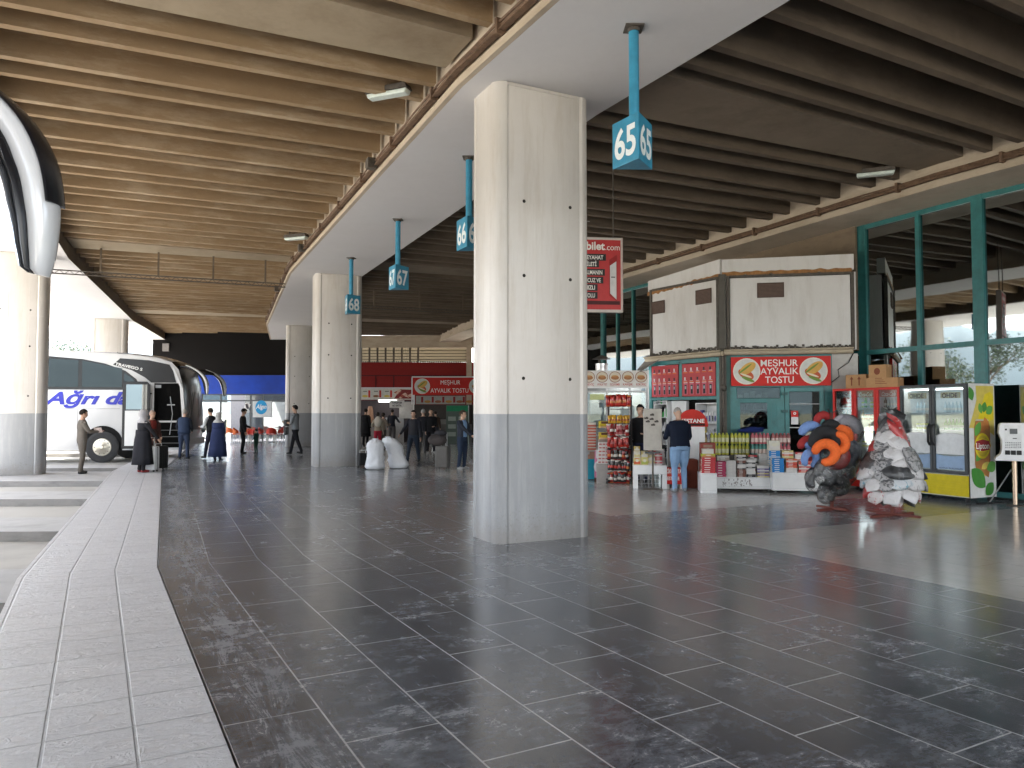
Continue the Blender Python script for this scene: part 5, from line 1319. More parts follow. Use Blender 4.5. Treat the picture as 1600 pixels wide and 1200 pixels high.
stack(tD, .33, .36, .42, 10, wh, 'white spined book in the back stack behind the pillows', .22, .24, .035, 18, [wh, cr])
stack(tA, .03, .10, .50, 7, ye, 'cream book in the front stack of the legged table', .14, .2, .030, 19, [wh, ye])
stack(tA, .19, .14, .50, 9, wh, 'white and red book in the taller stack of the legged table', .15, .2, .030, 20, [wh, cr])
stack(tA, .06, .42, .50, 11, cr, 'maroon book in the back stack of the legged table', .16, .2, .032, 21, [cr, wh, br])
stack(tA, .25, .42, .50, 10, wh, 'pale book in the back corner stack of the legged table', .16, .2, .032, 22)
# food cartons on table A
def carton(tb, x, y, z, w_, d_, h_, col, acc, label, grp='cartons and boxes by the kiosk'):
    R = Matrix.Rotation(tb.rotation_euler.z, 3, 'Z'); p = tb.location+R @ Vector((x, y, 0)); p.z = z
    b = MB(); b.bx(-w_/2, w_/2, 0, d_, 0, h_, 0); b.bx(-w_/2+.01, w_/2-.01, -.0025, -.0005, h_*.12, h_*.5, 1); disc(b, 0, h_*.6, w_*.22, h_*.22, -.0035, 14, 2)
    b.bx(-w_*.3, w_*.3, -.0025, -.0005, h_*.84, h_*.93, 1)
    o = b.build('carton', [col, acc, C(.65, .62, .5)]); o.location = p; o.rotation_euler = (0, 0, tb.rotation_euler.z); tag(o, label, 'carton', grp)
cy = C(.60, .50, .22); cred = C(.55, .10, .04); cwh = C(.62, .6, .56)
carton(tA, -.27, .06, .50, .15, .2, .15, cy, cred, 'lower left yellow and red food carton on the legged table')
carton(tA, -.11, .06, .50, .15, .2, .15, cy, C(.35, .4, .08), 'lower right yellow and green food carton on the legged table')
carton(tA, -.27, .07, .651, .14, .18, .14, cwh, cy, 'pale carton stacked on the lower left food carton')
carton(tA, -.11, .07, .651, .15, .18, .14, cy, cwh, 'yellow carton stacked on the lower right food carton')
carton(tA, -.27, .08, .792, .13, .16, .10, C(.5, .35, .08), cwh, 'small ochre carton topping the pile on the legged table')
carton(tB, 0, .05, .722, .26, .3, .06, C(.45, .5, .05), C(.5, .12, .1), 'flat lime green box on the red books of the plinth')
carton(tB, .0, .10, .784, .22, .25, .10, cwh, cwh, 'plain white box above the lime box on the plinth')
carton(tB, .02, .30, .40, .30, .24, .60, C(.25, .05, .04), C(.28, .2, .15), 'tall maroon box standing at the back of the plinth')
carton(tD, -.42, .37, .84, .22, .2, .20, C(.62, .60, .50), cwh, 'cream box on top of the pale blue books')
b = MB()
for i in range(7): b.tube([(-.22+i*.075, -.03, .03), (-.24+i*.075, .02, .26)], .004, 4)
for z in (.03, .11, .19, .26): b.tube([(-.25, -.02, z), (.26, -.02, z-.01)], .004, 4)
b.tube([(-.25, -.02, .26), (-.25, .35, .26), (.26, .35, .24), (.26, -.02, .18)], .006, 4)
o = b.build('wire_basket', C(.5, .5, .52, .4)); o.location = (tA.location.x-.02, tA.location.y+.12, .0); tag(o, 'grey wire basket on the floor under the legged white table', 'basket')
# drink packs
def pack(x, z, c0, c1, label, w_=.40, h_=.235, n=5, yy=1.0):
    p = Vector((x, yy, 0))
    b = MB()
    for r in range(2):
        for i in range(n):
            cx = -w_/2+w_/n*(i+.5); rr = w_/n*.47
            b.lathe([(.0001, 0), (rr*.9, .0), (rr, .012), (rr, h_*.72), (rr*.8, h_*.82), (rr*.45, h_*.88), (rr*.45, h_*.99), (.0001, h_*.99)], (cx, r*rr*2.05, 0), 12, 0)
            b.lathe([(rr*1.02, h_*.16), (rr*1.02, h_*.55)], (cx, r*rr*2.05, 0), 12, 1)
    o = b.build('drink_pack', [c0, c1], smooth=True); o.location = tuple(tC.location+Matrix.Rotation(RZ2, 3, 'Z') @ Vector((x, yy, z))); o.location.z = z; o.rotation_euler = (0, 0, RZ2); tag(o, label, 'drinks', 'shrink wrapped drink packs in front of the kiosk')
lime = C(.42, .42, .06, .3); limeb = C(.55, .55, .35, .3); pnk = C(.45, .12, .14, .3); pal = C(.62, .5, .45, .3); tl = C(.10, .28, .25, .3); brn = C(.16, .12, .05, .3)
plinth = thing('crate_base', 'dark crate base under the drink packs, mostly hidden by books', 'crate', tuple(tC.location+Matrix.Rotation(RZ2, 3, 'Z') @ Vector((.25, .98, 0))), RZ2)
b = MB(); b.bx(-1.15, 1.0, -.02, .3, 0, .70); b.build('crate_box', C(.10, .09, .08, .8), plinth)
for r, zz in ((0, .702), (1, .942), (2, 1.182)):
    pk_ = [(-.82, brn, C(.3, .24, .1, .3), 'brown'), (-.36, lime, limeb, 'lime'), (.07, lime, limeb, 'lime'), (.50, (pnk if r else tl), pal, 'pink' if r else 'teal'), (.93, (C(.3, .1, .1, .3) if r else pnk), pal, 'dark pink')]
    for i, (x, a_, b_, nm) in enumerate(pk_):
        if r == 2 and i != 0: continue
        if r == 2: a_, b_ = C(.4, .32, .04, .3), C(.25, .2, .05, .3)
        pack(x, zz, a_, b_, ['%s drink pack on the bottom row, ', '%s drink pack on the upper row, ', '%s drink pack alone on the third row, '][r] % nm+['leftmost by the corner post', 'second from the corner post', 'third from the corner post', 'fourth from the corner post', 'last before the door'][i])
b = MB(); b.ell((0, 0, .05), (.30, .14, .05), 14, 8); b.ell((.1, 0, .09), (.22, .11, .04), 12, 8); o = b.build('folded_clothes', C(.015, .03, .15, .8), smooth=True); o.location = tuple(tC.location+Matrix.Rotation(RZ2, 3, 'Z') @ Vector((.30, 1.03, 1.178))); tag(o, 'folded navy and blue clothes lying on the lime drink packs', 'clothes')
# chestnut candy box and round sign
g = G(1052, 764)
t = thing('candy_box', 'red and white chestnut candy carton on the floor behind the shopper', 'box', (g.x, g.y, 0), RZ2)
b = MB(); b.bx(-.18, .24, .0, .4, .10, .44); b.build('carton_body', M_red, t); b = MB(); b.bx(-.178, .238, -.004, -.001, .28, .43, 0)
b.build('front_stripe', C(.60, .08, .06), t)
b = MB(); letter(b, 'ÇİKOLATALI', .03, .375, .38, .085, -.007, .03); letter(b, 'KESTANE', -.02, .225, .30, .075, -.007, .03); b.build('lettering', C(.8, .78, .75), t)
b = MB(); b.bx(-.18, -.08, .0, .4, 0, .097); b.bx(.14, .24, 0, .4, 0, .097); b.build('foot', C(.55, .53, .5), t)
t = thing('candy_cabinet', 'white cabinet with a round red chestnut sign behind the shopper', 'cabinet', (AT(1085, 650, 16.6).x, 16.6, 0), RZ2)
b = MB(); b.bx(-.35, .22, 0, .35, 0, 1.32); b.build('cabinet_body', M_white, t)
b = MB(); disc(b, -.05, 1.33, .34, .36, -.012, 24, 0, 0, pi); b.bx(-.39, .29, -.012, -.002, 1.31, 1.33, 0); o = b.build('round_sign', C(.50, .03, .02), t); o.modifiers.new('s', 'SOLIDIFY').thickness = .01
b = MB(); letter(b, 'KESTANE', -.05, 1.44, .52, .085, -.026, .03); b.build('lettering', C(.8, .78, .75), t)
b = MB(); b.bx(-.34, .22, -.012, -.002, 1.33, 1.38, 0); b.build('sign_band', C(.02, .02, .02), t)
g = G(1083, 763)
o = MB(); o.bx(-.12, .12, 0, .35, 0, .62); o = o.build('brown_sack', C(.20, .05, .03, .8), bevel=.04); o.location = (g.x, g.y, 0); tag(o, 'reddish brown tall sack beside the narrow plinth', 'sack')
# grey magnet board on a pole
p = AT(1020, 700, 15.9)
t = thing('magnet_board', 'grey upright metal board with a few dark magnets, beside the shopper', 'display board', (p.x, 15.9, 0), RZ2)
b = MB(); b.bx(-.19, .19, 0, .03, .83, 1.70); b.build('board', C(.42, .39, .35, .45), t, bevel=.006)
b = MB(); b.tube([(.0, .05, 0), (.0, .05, 1.6)], .02, 8); b.build('pole', M_grime, t)
b = MB(); b.bx(-.16, .16, .0, .12, .76, .80); b.build('board_shelf', M_black, t)
b = MB(); b.bx(-.2, .2, .02, .08, 0, .03); b.bx(-.03, .03, -.1, .25, .031, .055); b.build('base', M_grime, t)
for i, (x, z) in enumerate(((-.01, 1.57), (-.13, 1.50), (-.02, 1.48), (.08, 1.43), (-.10, 1.43), (.01, 1.36))):
    b = MB(); b.box((x, -.008, z), (.085, .014, .035)); b.box((x+.01, -.010, z+.02), (.04, .016, .02)); b.build('magnet', C(.07, .06, .055), t)

# ------------------------------------------------------------------ snack rack
p = G(968, 755)
rk = thing('snack_rack', 'tall dark wheeled wire rack crowded with hanging snack bags', 'display rack', (p.x, p.y, 0), radians(-14))
b = MB()
for sx in (-1, 1):
    b.bx(sx*.26-.02, sx*.26+.02, .13, .17, .08, 2.02)
    b.bx(sx*.26-.02, sx*.26+.02, -.22, .30, .08, .12)
b.bx(-.24, .24, .14, .16, 1.98, 2.02); b.bx(-.24, .24, .13, .17, .08, .12)
b.build('frame', C(.05, .04, .038, .5), rk)
rows = [1.98, 1.66, 1.38, 1.10, .82, .56, .30]
for i, z in enumerate(rows):
    b = MB(); b.bx(-.24, .24, -.14, .13, z-.30 if i > 0 else z-.29, z-.285 if i > 0 else z-.275); b.tube([(-.25, -.15, z-.2), (.25, -.15, z-.2)], .006, 5); b.tube([(-.24, -.14, z-.29), (-.25, -.15, z-.2)], .006, 5); b.build('wire_shelf', M_black, rk)
for sx in (-1, 1):
    for yy in (-.2, .27):
        b = MB(); b.lathe([(.001, -.012), (.035, -.012), (.035, .012), (.001, .012)], (sx*.26, yy, .036), 12, 0, 'x'); b.build('castor', M_black, rk)
def snackbag(cols, w_=.075, h_=.24):
    b = MB(); n = 9; rings = []
    for i in range(n+1):
        u = i/n; k = sin(pi*min(1, max(0, (u-.06)/.88)))**.55 if .06 < u < .94 else .04
        rings.append([(w_/2*(1+.06*(k < .1))*cos(2*pi*a/14), .028*k*sin(2*pi*a/14)+.001*sin(2*pi*a/14), u*h_) for a in range(14)])
    b.loft(rings, True)
    nf = len(b.f); b.m = [(1 if (i//14) in (3, 4) else (2 if (i//14) in (0, 8) else 0)) if i < nf-2 else 0 for i in range(nf)]
    o = b.build('snack_bag', cols, smooth='all'); return o.data if not bpy.data.objects.remove(o) else None
def shiny(c): return C(*c, .22)
bagm = {}
def bagdata(cols):
    k = tuple(cols)
    if k not in bagm:
        b = MB(); n = 9; rings = []; w_ = .08; h_ = .24
        for i in range(n+1):
            u = i/n; q = sin(pi*(u-.06)/.88)**.55 if .06 < u < .94 else .04
            rings.append([(w_/2*cos(2*pi*a/14), .030*q*sin(2*pi*a/14), u*h_) for a in range(14)])
        b.loft(rings, True); b.m = [(1 if (i//14) in (3, 4) else (2 if (i//14) in (0, 8) else 0)) for i in range(len(b.f)-2)]+[0, 0]
        o = b.build('snack_bag', [shiny(c) for c in cols], smooth='all'); bagm[k] = o.data; bpy.data.objects.remove(o)
    return bagm[k]
RB = (.42, .03, .02); RD = (.25, .015, .015); YB_ = (.60, .33, .03); BKc = (.03, .025, .025); WHc = (.6, .55, .5); PKc = (.42, .12, .12); ORc = (.5, .15, .04)
rowcol = [[(RB, ORc, RD), (RD, RB, ORc)], [(YB_, ORc, YB_)], [(RD, WHc, RB), (PKc, RD, WHc)], [(RB, PKc, RD), (RB, RD, WHc)], [(BKc, WHc, RD), (RD, ORc, BKc)], [(BKc, RB, WHc), (BKc, ORc, RD)], [(BKc, WHc, RB), (RD, WHc, ORc)]]
rl = ['top row of red snack bags', 'second row of yellow snack bags', 'third row of dark red and pink snack bags', 'fourth row of bright red snack bags', 'fifth row of black and red snack bags', 'sixth row of mixed dark snack bags', 'bottom row of black and white snack bags']
rnd = random.Random(12)
Rr = Matrix.Rotation(radians(-14), 3, 'Z')
for i, z in enumerate(rows):
    for lay in range(2):
        nb_ = 8 if i != 1 else 7
        for q in range(nb_):
            o = link('snack_bag', bagdata(rnd.choice(rowcol[i])))
            x = -.24+.48*(q+.5)/nb_+rnd.uniform(-.012, .012); y = -.08-lay*.085+rnd.uniform(-.015, .015)
            sc_ = rnd.uniform(.92, 1.12) if i not in (1,) else .82
            o.scale = (sc_*(1.12 if i == 0 else .98), 1.15, sc_*(1.05 if i != 1 else .9))
            o.location = tuple(Vector((p.x, p.y, 0))+Rr @ Vector((x*(1.08 if i == 0 else 1), y+(.0), z-.275+(.06 if i == 0 else 0)+lay*-.012)))
            o.rotation_euler = (rnd.uniform(-.10, .22), rnd.uniform(-.22, .22), radians(-14)+rnd.uniform(-.35, .35))
            tag(o, 'snack bag in the '+rl[i], 'snack bag', rl[i])

# ------------------------------------------------------------------ food stall behind the rack
YF = 18.6
fs = thing('snack_stall', 'glass fronted food stall with a white banner of round food pictures', 'stall', (AT(960, 600, YF).x, YF, 0), radians(-3))
def xf(px): return (px-960)/F*YF
zf = lambda py: AT(960, py, YF).z
b = MB(); b.bx(xf(880), xf(1012), 0, .05, zf(605), zf(579)); b.build('banner', C(.66, .64, .61, .45), fs)
b = MB(); b.bx(xf(880), xf(1013), -.02, -.003, zf(606.5), zf(605)); b.bx(xf(1011.5), xf(1013.5), -.02, .06, 0, zf(578)); b.build('banner_trim', M_white, fs)
names = ('HAMBURGER', 'KUMRU', 'ADANA DÜRÜM', 'SANDVİÇ', 'AYVALIK TOST', 'SUCUK EKMEK', 'KARIŞIK', 'KOKOREÇ')
for i, px in enumerate((892, 920.5, 941, 961, 981, 1001.5)):
    b = MB(); x = xf(px); z = zf(589); disc(b, x, z, .145, .138, -.004, 24, 0); disc(b, x, z, .130, .123, -.006, 24, 1)
    e = [(x+.10*cos(a), z-.02+.05*sin(a)) for a in np.linspace(0, 2*pi, 16, False)]; blobf(b, e, -.008, 2); e = [(x-.005+.085*cos(a), z+.015+.03*sin(a)) for a in np.linspace(0, 2*pi, 16, False)]; blobf(b, e, -.010, 3); blobf(b, [(x-.08, z-.01), (x+.09, z+.0), (x+.07, z+.012), (x-.07, z+.004)], -.012, 4)
    b.build('food_picture', [C(.25, .10, .06), C(.6, .53, .42), C(.35, .16, .07), C(.50, .30, .12), C(.35, .08, .04)], fs)
    b = MB(); letter(b, names[i+2 if i else 0], x, zf(600.5), .24, .055, -.006, .02); b.build('caption', C(.45, .12, .10), fs)
b = MB()
for px in (917, 948, 984, 1010): b.bx(xf(px)-.02, xf(px)+.02, .0, .04, .02, zf(606.6))
for py in (612, 672): b.bx(xf(880)+.0, xf(1010)-.03, .003, .037, zf(py)-.02, zf(py)+.02)
b.build('stall_frame', C(.5, .5, .5, .4), fs)
b = MB(); b.bx(xf(880), xf(1009), .015, .022, 1.25, zf(613)); b.build('stall_glass', M_clear, fs)
b = MB(); b.bx(xf(880), xf(1009), 1.0, 1.05, 0, 2.4); b.build('back_wall', C(.25, .26, .25, .8), fs)
b = MB(); b.bx(xf(880), xf(1005), .1, .8, 0, 1.05); b.build('counter', C(.5, .5, .5, .5), fs)
b = MB(); b.bx(xf(905), xf(948), -.35, -.05, .02, .50); b.build('blue_cupboard', C(.02, .30, .42, .4), fs)
b = MB(); b.bx(xf(905), xf(948), -.33, -.08, .503, .60); b.bx(xf(920), xf(940), -.36, -.335, .51, .68); b.build('cupboard_tray', C(.35, .2, .15), fs)
b = MB(); b.bx(xf(915), xf(930), -.30, -.1, .70, 1.38); [b.bx(xf(915), xf(930), -.306, -.302, .72+i*.07, .76+i*.07, 1) for i in range(9)]; b.build('stacked_wrappers', [C(.6, .55, .5), C(.5, .12, .08)], fs)
b = MB(); b.bx(xf(922), xf(944), -.02, -.005, 1.93, 2.07); b.build('sticker', C(.50, .55, .25, .4), fs)
b = MB(); b.bx(xf(924), xf(944), .3, .34, 1.15, 1.85); b.build('cloth', C(.30, .36, .40, .8), fs)
b = MB(); b.bx(xf(985), xf(1004), .2, .24, 1.3, 1.75); b.build('white_box', M_white, fs)
b = MB(); b.bx(xf(960), xf(1012), .3, 1.0, 2.45, 2.5); b.build('lit_canopy', EMIT('lit_panel', (.95, .97, 1), 1.1), fs)
t = thing('poster_stand', 'pink and white poster leaning by the stall counter', 'poster', (AT(940, 700, 17.7).x, 17.7, 0), radians(-10))
b = MB(); b.box((0, 0, .42), (.33, .02, .62), M=Matrix.Rotation(-.12, 3, 'X')); b.build('poster_sheet', C(.58, .22, .34), t)
b = MB(); pts = [(-.08+.10*cos(a), .36+.13*sin(a)) for a in np.linspace(0, 2*pi, 20, False)]; blobf(b, pts, -.04); b.box((0.0, -.06, .66), (.26, .01, .20), M=Matrix.Rotation(-.12, 3, 'X')); b.build('poster_print', C(.65, .62, .64), t)
b = MB(); b.bx(-.17, .17, -.02, .05, 0, .10); b.build('poster_base', C(.12, .06, .04), t)
for i, (x, z, c_, a_, lab) in enumerate(((.22, 1.24, (.55, .42, .03), 'upper', 'upper yellow and brown snack box behind the rack'), (.22, .98, (.55, .40, .04), 'lower', 'lower yellow snack box behind the rack'))):
    b = MB(); b.bx(-.14, .14, 0, .2, 0, .16, 0); b.bx(-.14, .14, -.003, -.001, .0, .04, 1); b.bx(-.1, .1, -.003, -.001, .1, .15, 2)
    o = b.build('snack_box', [C(*c_), C(.6, .4, .25), C(.12, .05, .03)]); o.location = (p.x-.30, p.y+.10, z+.02); tag(o, lab, 'box')
b = MB(); rnd = random.Random(9)
b.bx(-.16, .16, 0, .25, 0, 1.0, 1)
o = b.build('snack_box_stand', [C(.5, .5, .5), C(.25, .2, .18)]); o.location = (p.x-.30, p.y+.08, 0); tag(o, 'brown box stand under the yellow snack boxes', 'stand')
for r in range(6):
    for q in range(4):
        o = MB(); o.bx(-.038, .038, 0, .12, 0, .078, 0); o.bx(-.03, .03, -.002, -.0005, .02, .05, 1); o = o.build('small_carton', [C(.62, .60, .58), C(.4, .1, .1)]); o.location = (p.x-.46+q*.08+.004*r, p.y-.06, .45+r*.082); tag(o, 'tiny white carton in the pile left of the snack rack', 'carton', 'tiny white cartons left of the rack')
o = MB(); o.bx(-.18, .18, 0, .14, 0, .448); o = o.build('carton_stand', C(.3, .28, .27)); o.location = (p.x-.34, p.y-.07, 0); tag(o, 'grey box holding the pile of tiny white cartons', 'stand')
# heater / vent cowl above the stall
c_ = AT(940, 575, 18.9)
t = thing('chimney_cowl', 'round steel flue cowl standing above the white food banner', 'flue', (c_.x, 18.9, 2.45))
b = MB(); b.lathe([(.15, 0), (.15, .30), (.16, .33), (.155, .36)], (0, 0, .03), 20); b.build('flue_drum', M_steel, t, smooth=True)
b = MB(); b.lathe([(.24, .50), (.02, .60), (.02, .49)], (0, 0, 0), 20); b.build('flue_cap', M_grime, t)
for a in (0, 2.1, 4.2): b = MB(); b.tube([(.12*cos(a), .12*sin(a), .36), (.12*cos(a), .12*sin(a), .55)], .012, 5); b.build('cap_strut', M_grime, t)
# hanging ticket advert
hs = thing('hanging_advert', 'big red hanging ticket advert with white lettering behind the near column', 'advert', (1.50, 14.0, 0), radians(6))
z0, z1 = AT(930, 488, 14).z, AT(930, 371, 14).z; zm = lambda f: z0+(z1-z0)*f
b = MB(); b.bx(-.56, .56, -.03, .09, z0, z1); b.build('light_box', C(.55, .50, .46, .5), hs, bevel=.008)
b = MB(); b.bx(-.52, .52, -.036, -.031, z0+.05, z1-.05); b.build('red_face', C(.45, .03, .03, .4), hs)
b = MB(); b.bx(.585-.03-.02, .56, -.04, -.0305, z0, z1); b.build('edge_strip', C(.5, .42, .38), hs)
b = MB()
rowsT = [('SEYAHAT', .73, .35), ('BİLETİ', .64, .22), ('ALMANIN', .53, .33), ('UCUZ VE', .425, .30), ('HIZLI', .327, .19), ('YOLU', .222, .19)]
for s, f, w_ in rowsT: b.bx(-.19, -.16+w_+.05, -.040, -.0365, zm(f)-.062, zm(f)+.062)
b.build('black_strip', C(.02, .02, .02, .5), hs)
b = MB(); letter(b, 'obilet', -.01, zm(.885), .46, .15, -.042, .03); letter(b, '.com', .365, zm(.87), .27, .115, -.042, .0)
for s, f, w_ in rowsT: letter(b, s, -.16+w_/2, zm(f), w_, .078, -.043, .02)
b.build('lettering', C(.80, .76, .72), hs)
b = MB(); b.add([(.30, -.042, zm(.70)), (.45, -.042, zm(.77)), (.45, -.042, zm(.14)), (.30, -.042, zm(.22))], [(0, 1, 2, 3)], 1); b.add([(.315, -.045, zm(.62)), (.435, -.045, zm(.68)), (.435, -.045, zm(.17)), (.315, -.045, zm(.25))], [(0, 1, 2, 3)], 0)
b.bx(.335, .41, -.048, -.046, zm(.46), zm(.475), 2)
b.build('phone_picture', [C(.6, .58, .57), C(.3, .02, .02), C(.1, .1, .1)], hs)
b = MB(); b.bx(-.50, .50, -.040, -.037, zm(.10), zm(.15)); b.build('footer_strip', C(.08, .02, .02), hs)
for sx in (-.4, .4): b = MB(); b.tube([(sx, .03, z1-.01), (sx, .03, 6.2)], .012, 6); b.build('hanger_rod', M_grime, hs)
# ================================================================== FRIDGES, PILLOW STANDS, MACHINE
FZ = radians(-65.4)      # local +x runs along the facade towards the camera, -y faces the concourse
def can_mesh(col, bottle=False):
    b = MB()
    if bottle: b.lathe([(.0001, 0), (.03, .0), (.032, .01), (.032, .12), (.012, .17), (.012, .20), (.0001, .20)], (0, 0, 0), 10)
    else: b.lathe([(.0001, 0), (.028, .0), (.032, .008), (.032, .11), (.027, .118), (.0001, .118)], (0, 0, 0), 10)
    b.lathe([(.0325, .04), (.0325, .085)], (0, 0, 0), 10, 1, cap=False)
    o = b.build('can', [C(*col, .3), C(.6, .58, .55, .3)], smooth=True); d = o.data; bpy.data.objects.remove(o); return d
def fridge(label, org, w_, h_, dpt, ndoor, body, framem, kick, kh):
    t = thing('drinks_fridge', label, 'fridge', (org[0], org[1], 0), FZ)
    b = MB(); b.bx(-w_, 0, .62, dpt, .10, h_); b.bx(-w_, -w_+.04, .02, .62, .10, h_); b.bx(-.04, 0, .02, .62, .10, h_); b.bx(-w_+.04, -.04, .02, .62, h_-.07, h_); b.bx(-w_+.04, -.04, .02, .62, .10, kh-.02); b.build('cabinet', body, t)
    b = MB(); b.bx(-w_+.04, -.04, .58, .615, kh, h_-.07); b.build('liner', C(.55, .57, .58, .5), t)
    b = MB(); b.bx(-w_+.01, -.01, -.01, .018, .12, kh-.03)
    kb_ = b.build('kick_panel', kick, t)
    b = MB(); [b.bx(-w_+.05, -.05, -.016, -.0105, .16+i*.045, .175+i*.045) for i in range(int((kh-.22)/.045))]; b.build('kick_grille', kick, kb_)
    for sx in (-w_+.08, -.08):
        for yy in (.08, dpt-.08): b = MB(); b.lathe([(.001, -.015), (.045, -.015), (.045, .015), (.001, .015)], (sx, yy, .047), 12, 0, 'x'); b.build('castor', M_black, t)
    dw = w_/ndoor
    for i in range(ndoor):
        x0, x1 = -w_+i*dw+.004, -w_+(i+1)*dw-.004; f = .05
        b = MB(); b.bx(x0, x0+f, -.04, .018, kh, h_); b.bx(x1-f, x1, -.04, .018, kh, h_); b.bx(x0+f, x1-f, -.04, .018, kh, kh+f); b.bx(x0+f, x1-f, -.04, .018, h_-f, h_)
        d = b.build('door', framem, t, bevel=.004)
        b = MB(); b.bx(x0+f, x1-f, -.014, -.006, kh+f, h_-f); b.build('door_glass', M_clear, d)
    return t, dw
# red cooler, three doors
o1 = (7.54, 14.72)
redm = C(.55, .02, .015, .35)
t1, dw = fridge('red three door drinks cooler under the cardboard boxes', o1, 1.62, 2.12, .66, 3, redm, redm, redm, .40)
b = MB()
for i in range(3): b.bx(-1.62+i*dw+.06, -1.62+(i+1)*dw-.06, .0, .03, 1.93, 2.06)
b.build('header_panel', C(.42, .10, .08, .35), t1)
b = MB()
for i in range(3): letter(b, 'Coca-Cola', -1.62+(i+.5)*dw, 1.99, .32, .085, -.003, .01, shear=.45)
b.build('lettering', C(.75, .72, .7), t1)
for q in (1,2):
    b = MB(); b.bx(-1.62+q*dw-.05, -1.62+q*dw-.02, -.07, -.04, .95, 1.25); b.build('handle', M_black, t1)
# black framed cooler, two doors, with printed side
o2 = (8.1, 13.5)
W2 = 1.34
blkm = C(.045, .05, .055, .35)
t2, dw2 = fridge('black framed double door fridge with a yellow base and leafy printed side', o2, W2, 2.14, .74, 2, C(.62, .62, .60, .4), blkm, C(.62, .50, .01, .35), .52)
for s in (-1, 1):
    b = MB(); b.tube([(-W2/2+s*.045, -.045, 1.02), (-W2/2+s*.045, -.09, 1.08), (-W2/2+s*.045, -.09, 1.34), (-W2/2+s*.045, -.045, 1.40)], .022, 8); b.build('handle', M_black, t2, smooth=True)
# frosted ice shape on the glass and brand name
for i in range(2):
    x0, x1 = -W2+i*dw2+.055, -W2+(i+1)*dw2-.055
    b = MB(); n = 16; top = [(x0+(x1-x0)*k/n, 1.20+.05*sin(pi*k/n)) for k in range(n+1)]; blobf(b, [(x0, .86), (x1, .86)]+top[::-1], -.016); b.build('ice_print', C(.66, .68, .70, .3), t2)
    b = MB(); bot = [(x0+(x1-x0)*k/n, .857-.03*sin(pi*k/n)) for k in range(n+1)]; blobf(b, [(x0, .59), (x1, .59)]+bot[::-1], -.0165); b.build('blue_print', C(.28, .40, .58, .3), t2)
    b = MB(); b.bx(x0+.10, x1-.08, .0, .01, 1.88, 1.99); b.build('name_plate', C(.45, .35, .18), t2)
    b = MB(); letter(b, 'OHDE', (x0+x1)/2, 1.935, .30, .085, -.004, .03); b.build('lettering', C(.12, .05, .03), t2)
b = MB(); letter(b, 'SOĞUK İÇECEKLER', -.33, .61, .46, .022, -.018, .02); b.build('small_lettering', C(.08, .10, .16), t2)
# printed side (faces +x)
def fs_(u, z, d=0): return (.003+d, .02+u, z)
SW = .70
def sblob(mb, pts, d, mi): mb.add([fs_(u, z, d) for u, z in pts], [tuple(range(len(pts)))], mi)
def leaf(mb, u, z, L, w_, a, d, mi, n=10):
    pts = []
    for s in (1, -1):
        for k in range(n+1):
            q = k/n if s > 0 else 1-k/n; x = L*q; y = s*w_*sin(pi*q)**.8
            pts.append((min(SW-.01, max(.003, u+x*cos(a)-y*sin(a))), z+x*sin(a)+y*cos(a)))
    sblob(mb, pts, d, mi)
sd = MB()
n = 20
sblob(sd, [(.0, 1.35), (.12, 1.60), (.22, 1.85), (.20, 2.10), (SW-.01, 2.10), (SW-.01, 1.2), (.5, 1.3), (.3, 1.32)], .001, 0)
sblob(sd, [(.25, 1.5), (.35, 1.75), (.45, 1.95), (.6, 2.0), (SW-.012, 1.9), (SW-.012, 1.5), (.5, 1.45)], .002, 1)
leaf(sd, .02, 2.08, .26, .09, -1.25, .003, 2); leaf(sd, .40, 1.62, .20, .07, 1.3, .003, 2); leaf(sd, .47, 1.60, .22, .08, .6, .0035, 3); leaf(sd, .35, 1.60, .2, .06, 1.9, .0032, 3)
# drink can
cw = [(.16, .62), (.14, .70), (.13, 1.35), (.17, 1.47), (.53, 1.47), (.57, 1.35), (.56, .70), (.52, .62), (.34, .58)]
sblob(sd, cw, .004, 4); sblob(sd, [(.19, 1.44), (.51, 1.44), (.53, 1.33), (.34, 1.28), (.16, 1.33)], .0045, 5); sblob(sd, [(.17, 1.47), (.53, 1.47), (.51, 1.50), (.19, 1.50)], .0047, 6)
leaf(sd, .15, 1.20, .3, .08, 1.0, .005, 3); leaf(sd, .5, 1.30, .25, .07, 1.9, .005, 5); leaf(sd, .16, .75, .26, .07, .8, .005, 3); leaf(sd, .50, .72, .2, .06, 2.0, .005, 5)
def el(cu, cz, ru, rz): return [(cu+ru*cos(2*pi*k/28), cz+rz*sin(2*pi*k/28)) for k in range(28)]
sblob(sd, el(.35, 1.02, .21, .23), .006, 1); sblob(sd, el(.35, 1.02, .17, .19), .007, 7)
sblob(sd, [(.12, 1.02), (.16, 1.12), (.35, 1.155), (.54, 1.12), (.58, 1.02), (.54, .94), (.35, .91), (.16, .94)], .008, 1); sblob(sd, [(.135, 1.02), (.17, 1.105), (.35, 1.14), (.53, 1.105), (.565, 1.02), (.53, .95), (.35, .925), (.17, .95)], .009, 8)
leaf(sd, .04, .62, .5, .16, -.75, .006, 2); leaf(sd, .45, .60, .30, .10, .3, .0065, 3); sblob(sd, [(.10, .62), (.3, .55), (.5, .45), (.56, .66), (.4, .60), (.2, .62)], .0055, 4); leaf(sd, .35, .48, .3, .12, 1.0, .0052, 0); leaf(sd, .42, .14, .30, .11, .8, .006, 2)
pi_ = sd.build('side_print', [C(.60, .48, .10, .35), C(.68, .55, .02, .35), C(.05, .22, .03, .35), C(.10, .32, .05, .35), C(.36, .15, .04, .35), C(.50, .18, .04, .35), C(.5, .45, .35, .35), C(.50, .38, .03, .35), C(.30, .01, .02, .35)], t2)
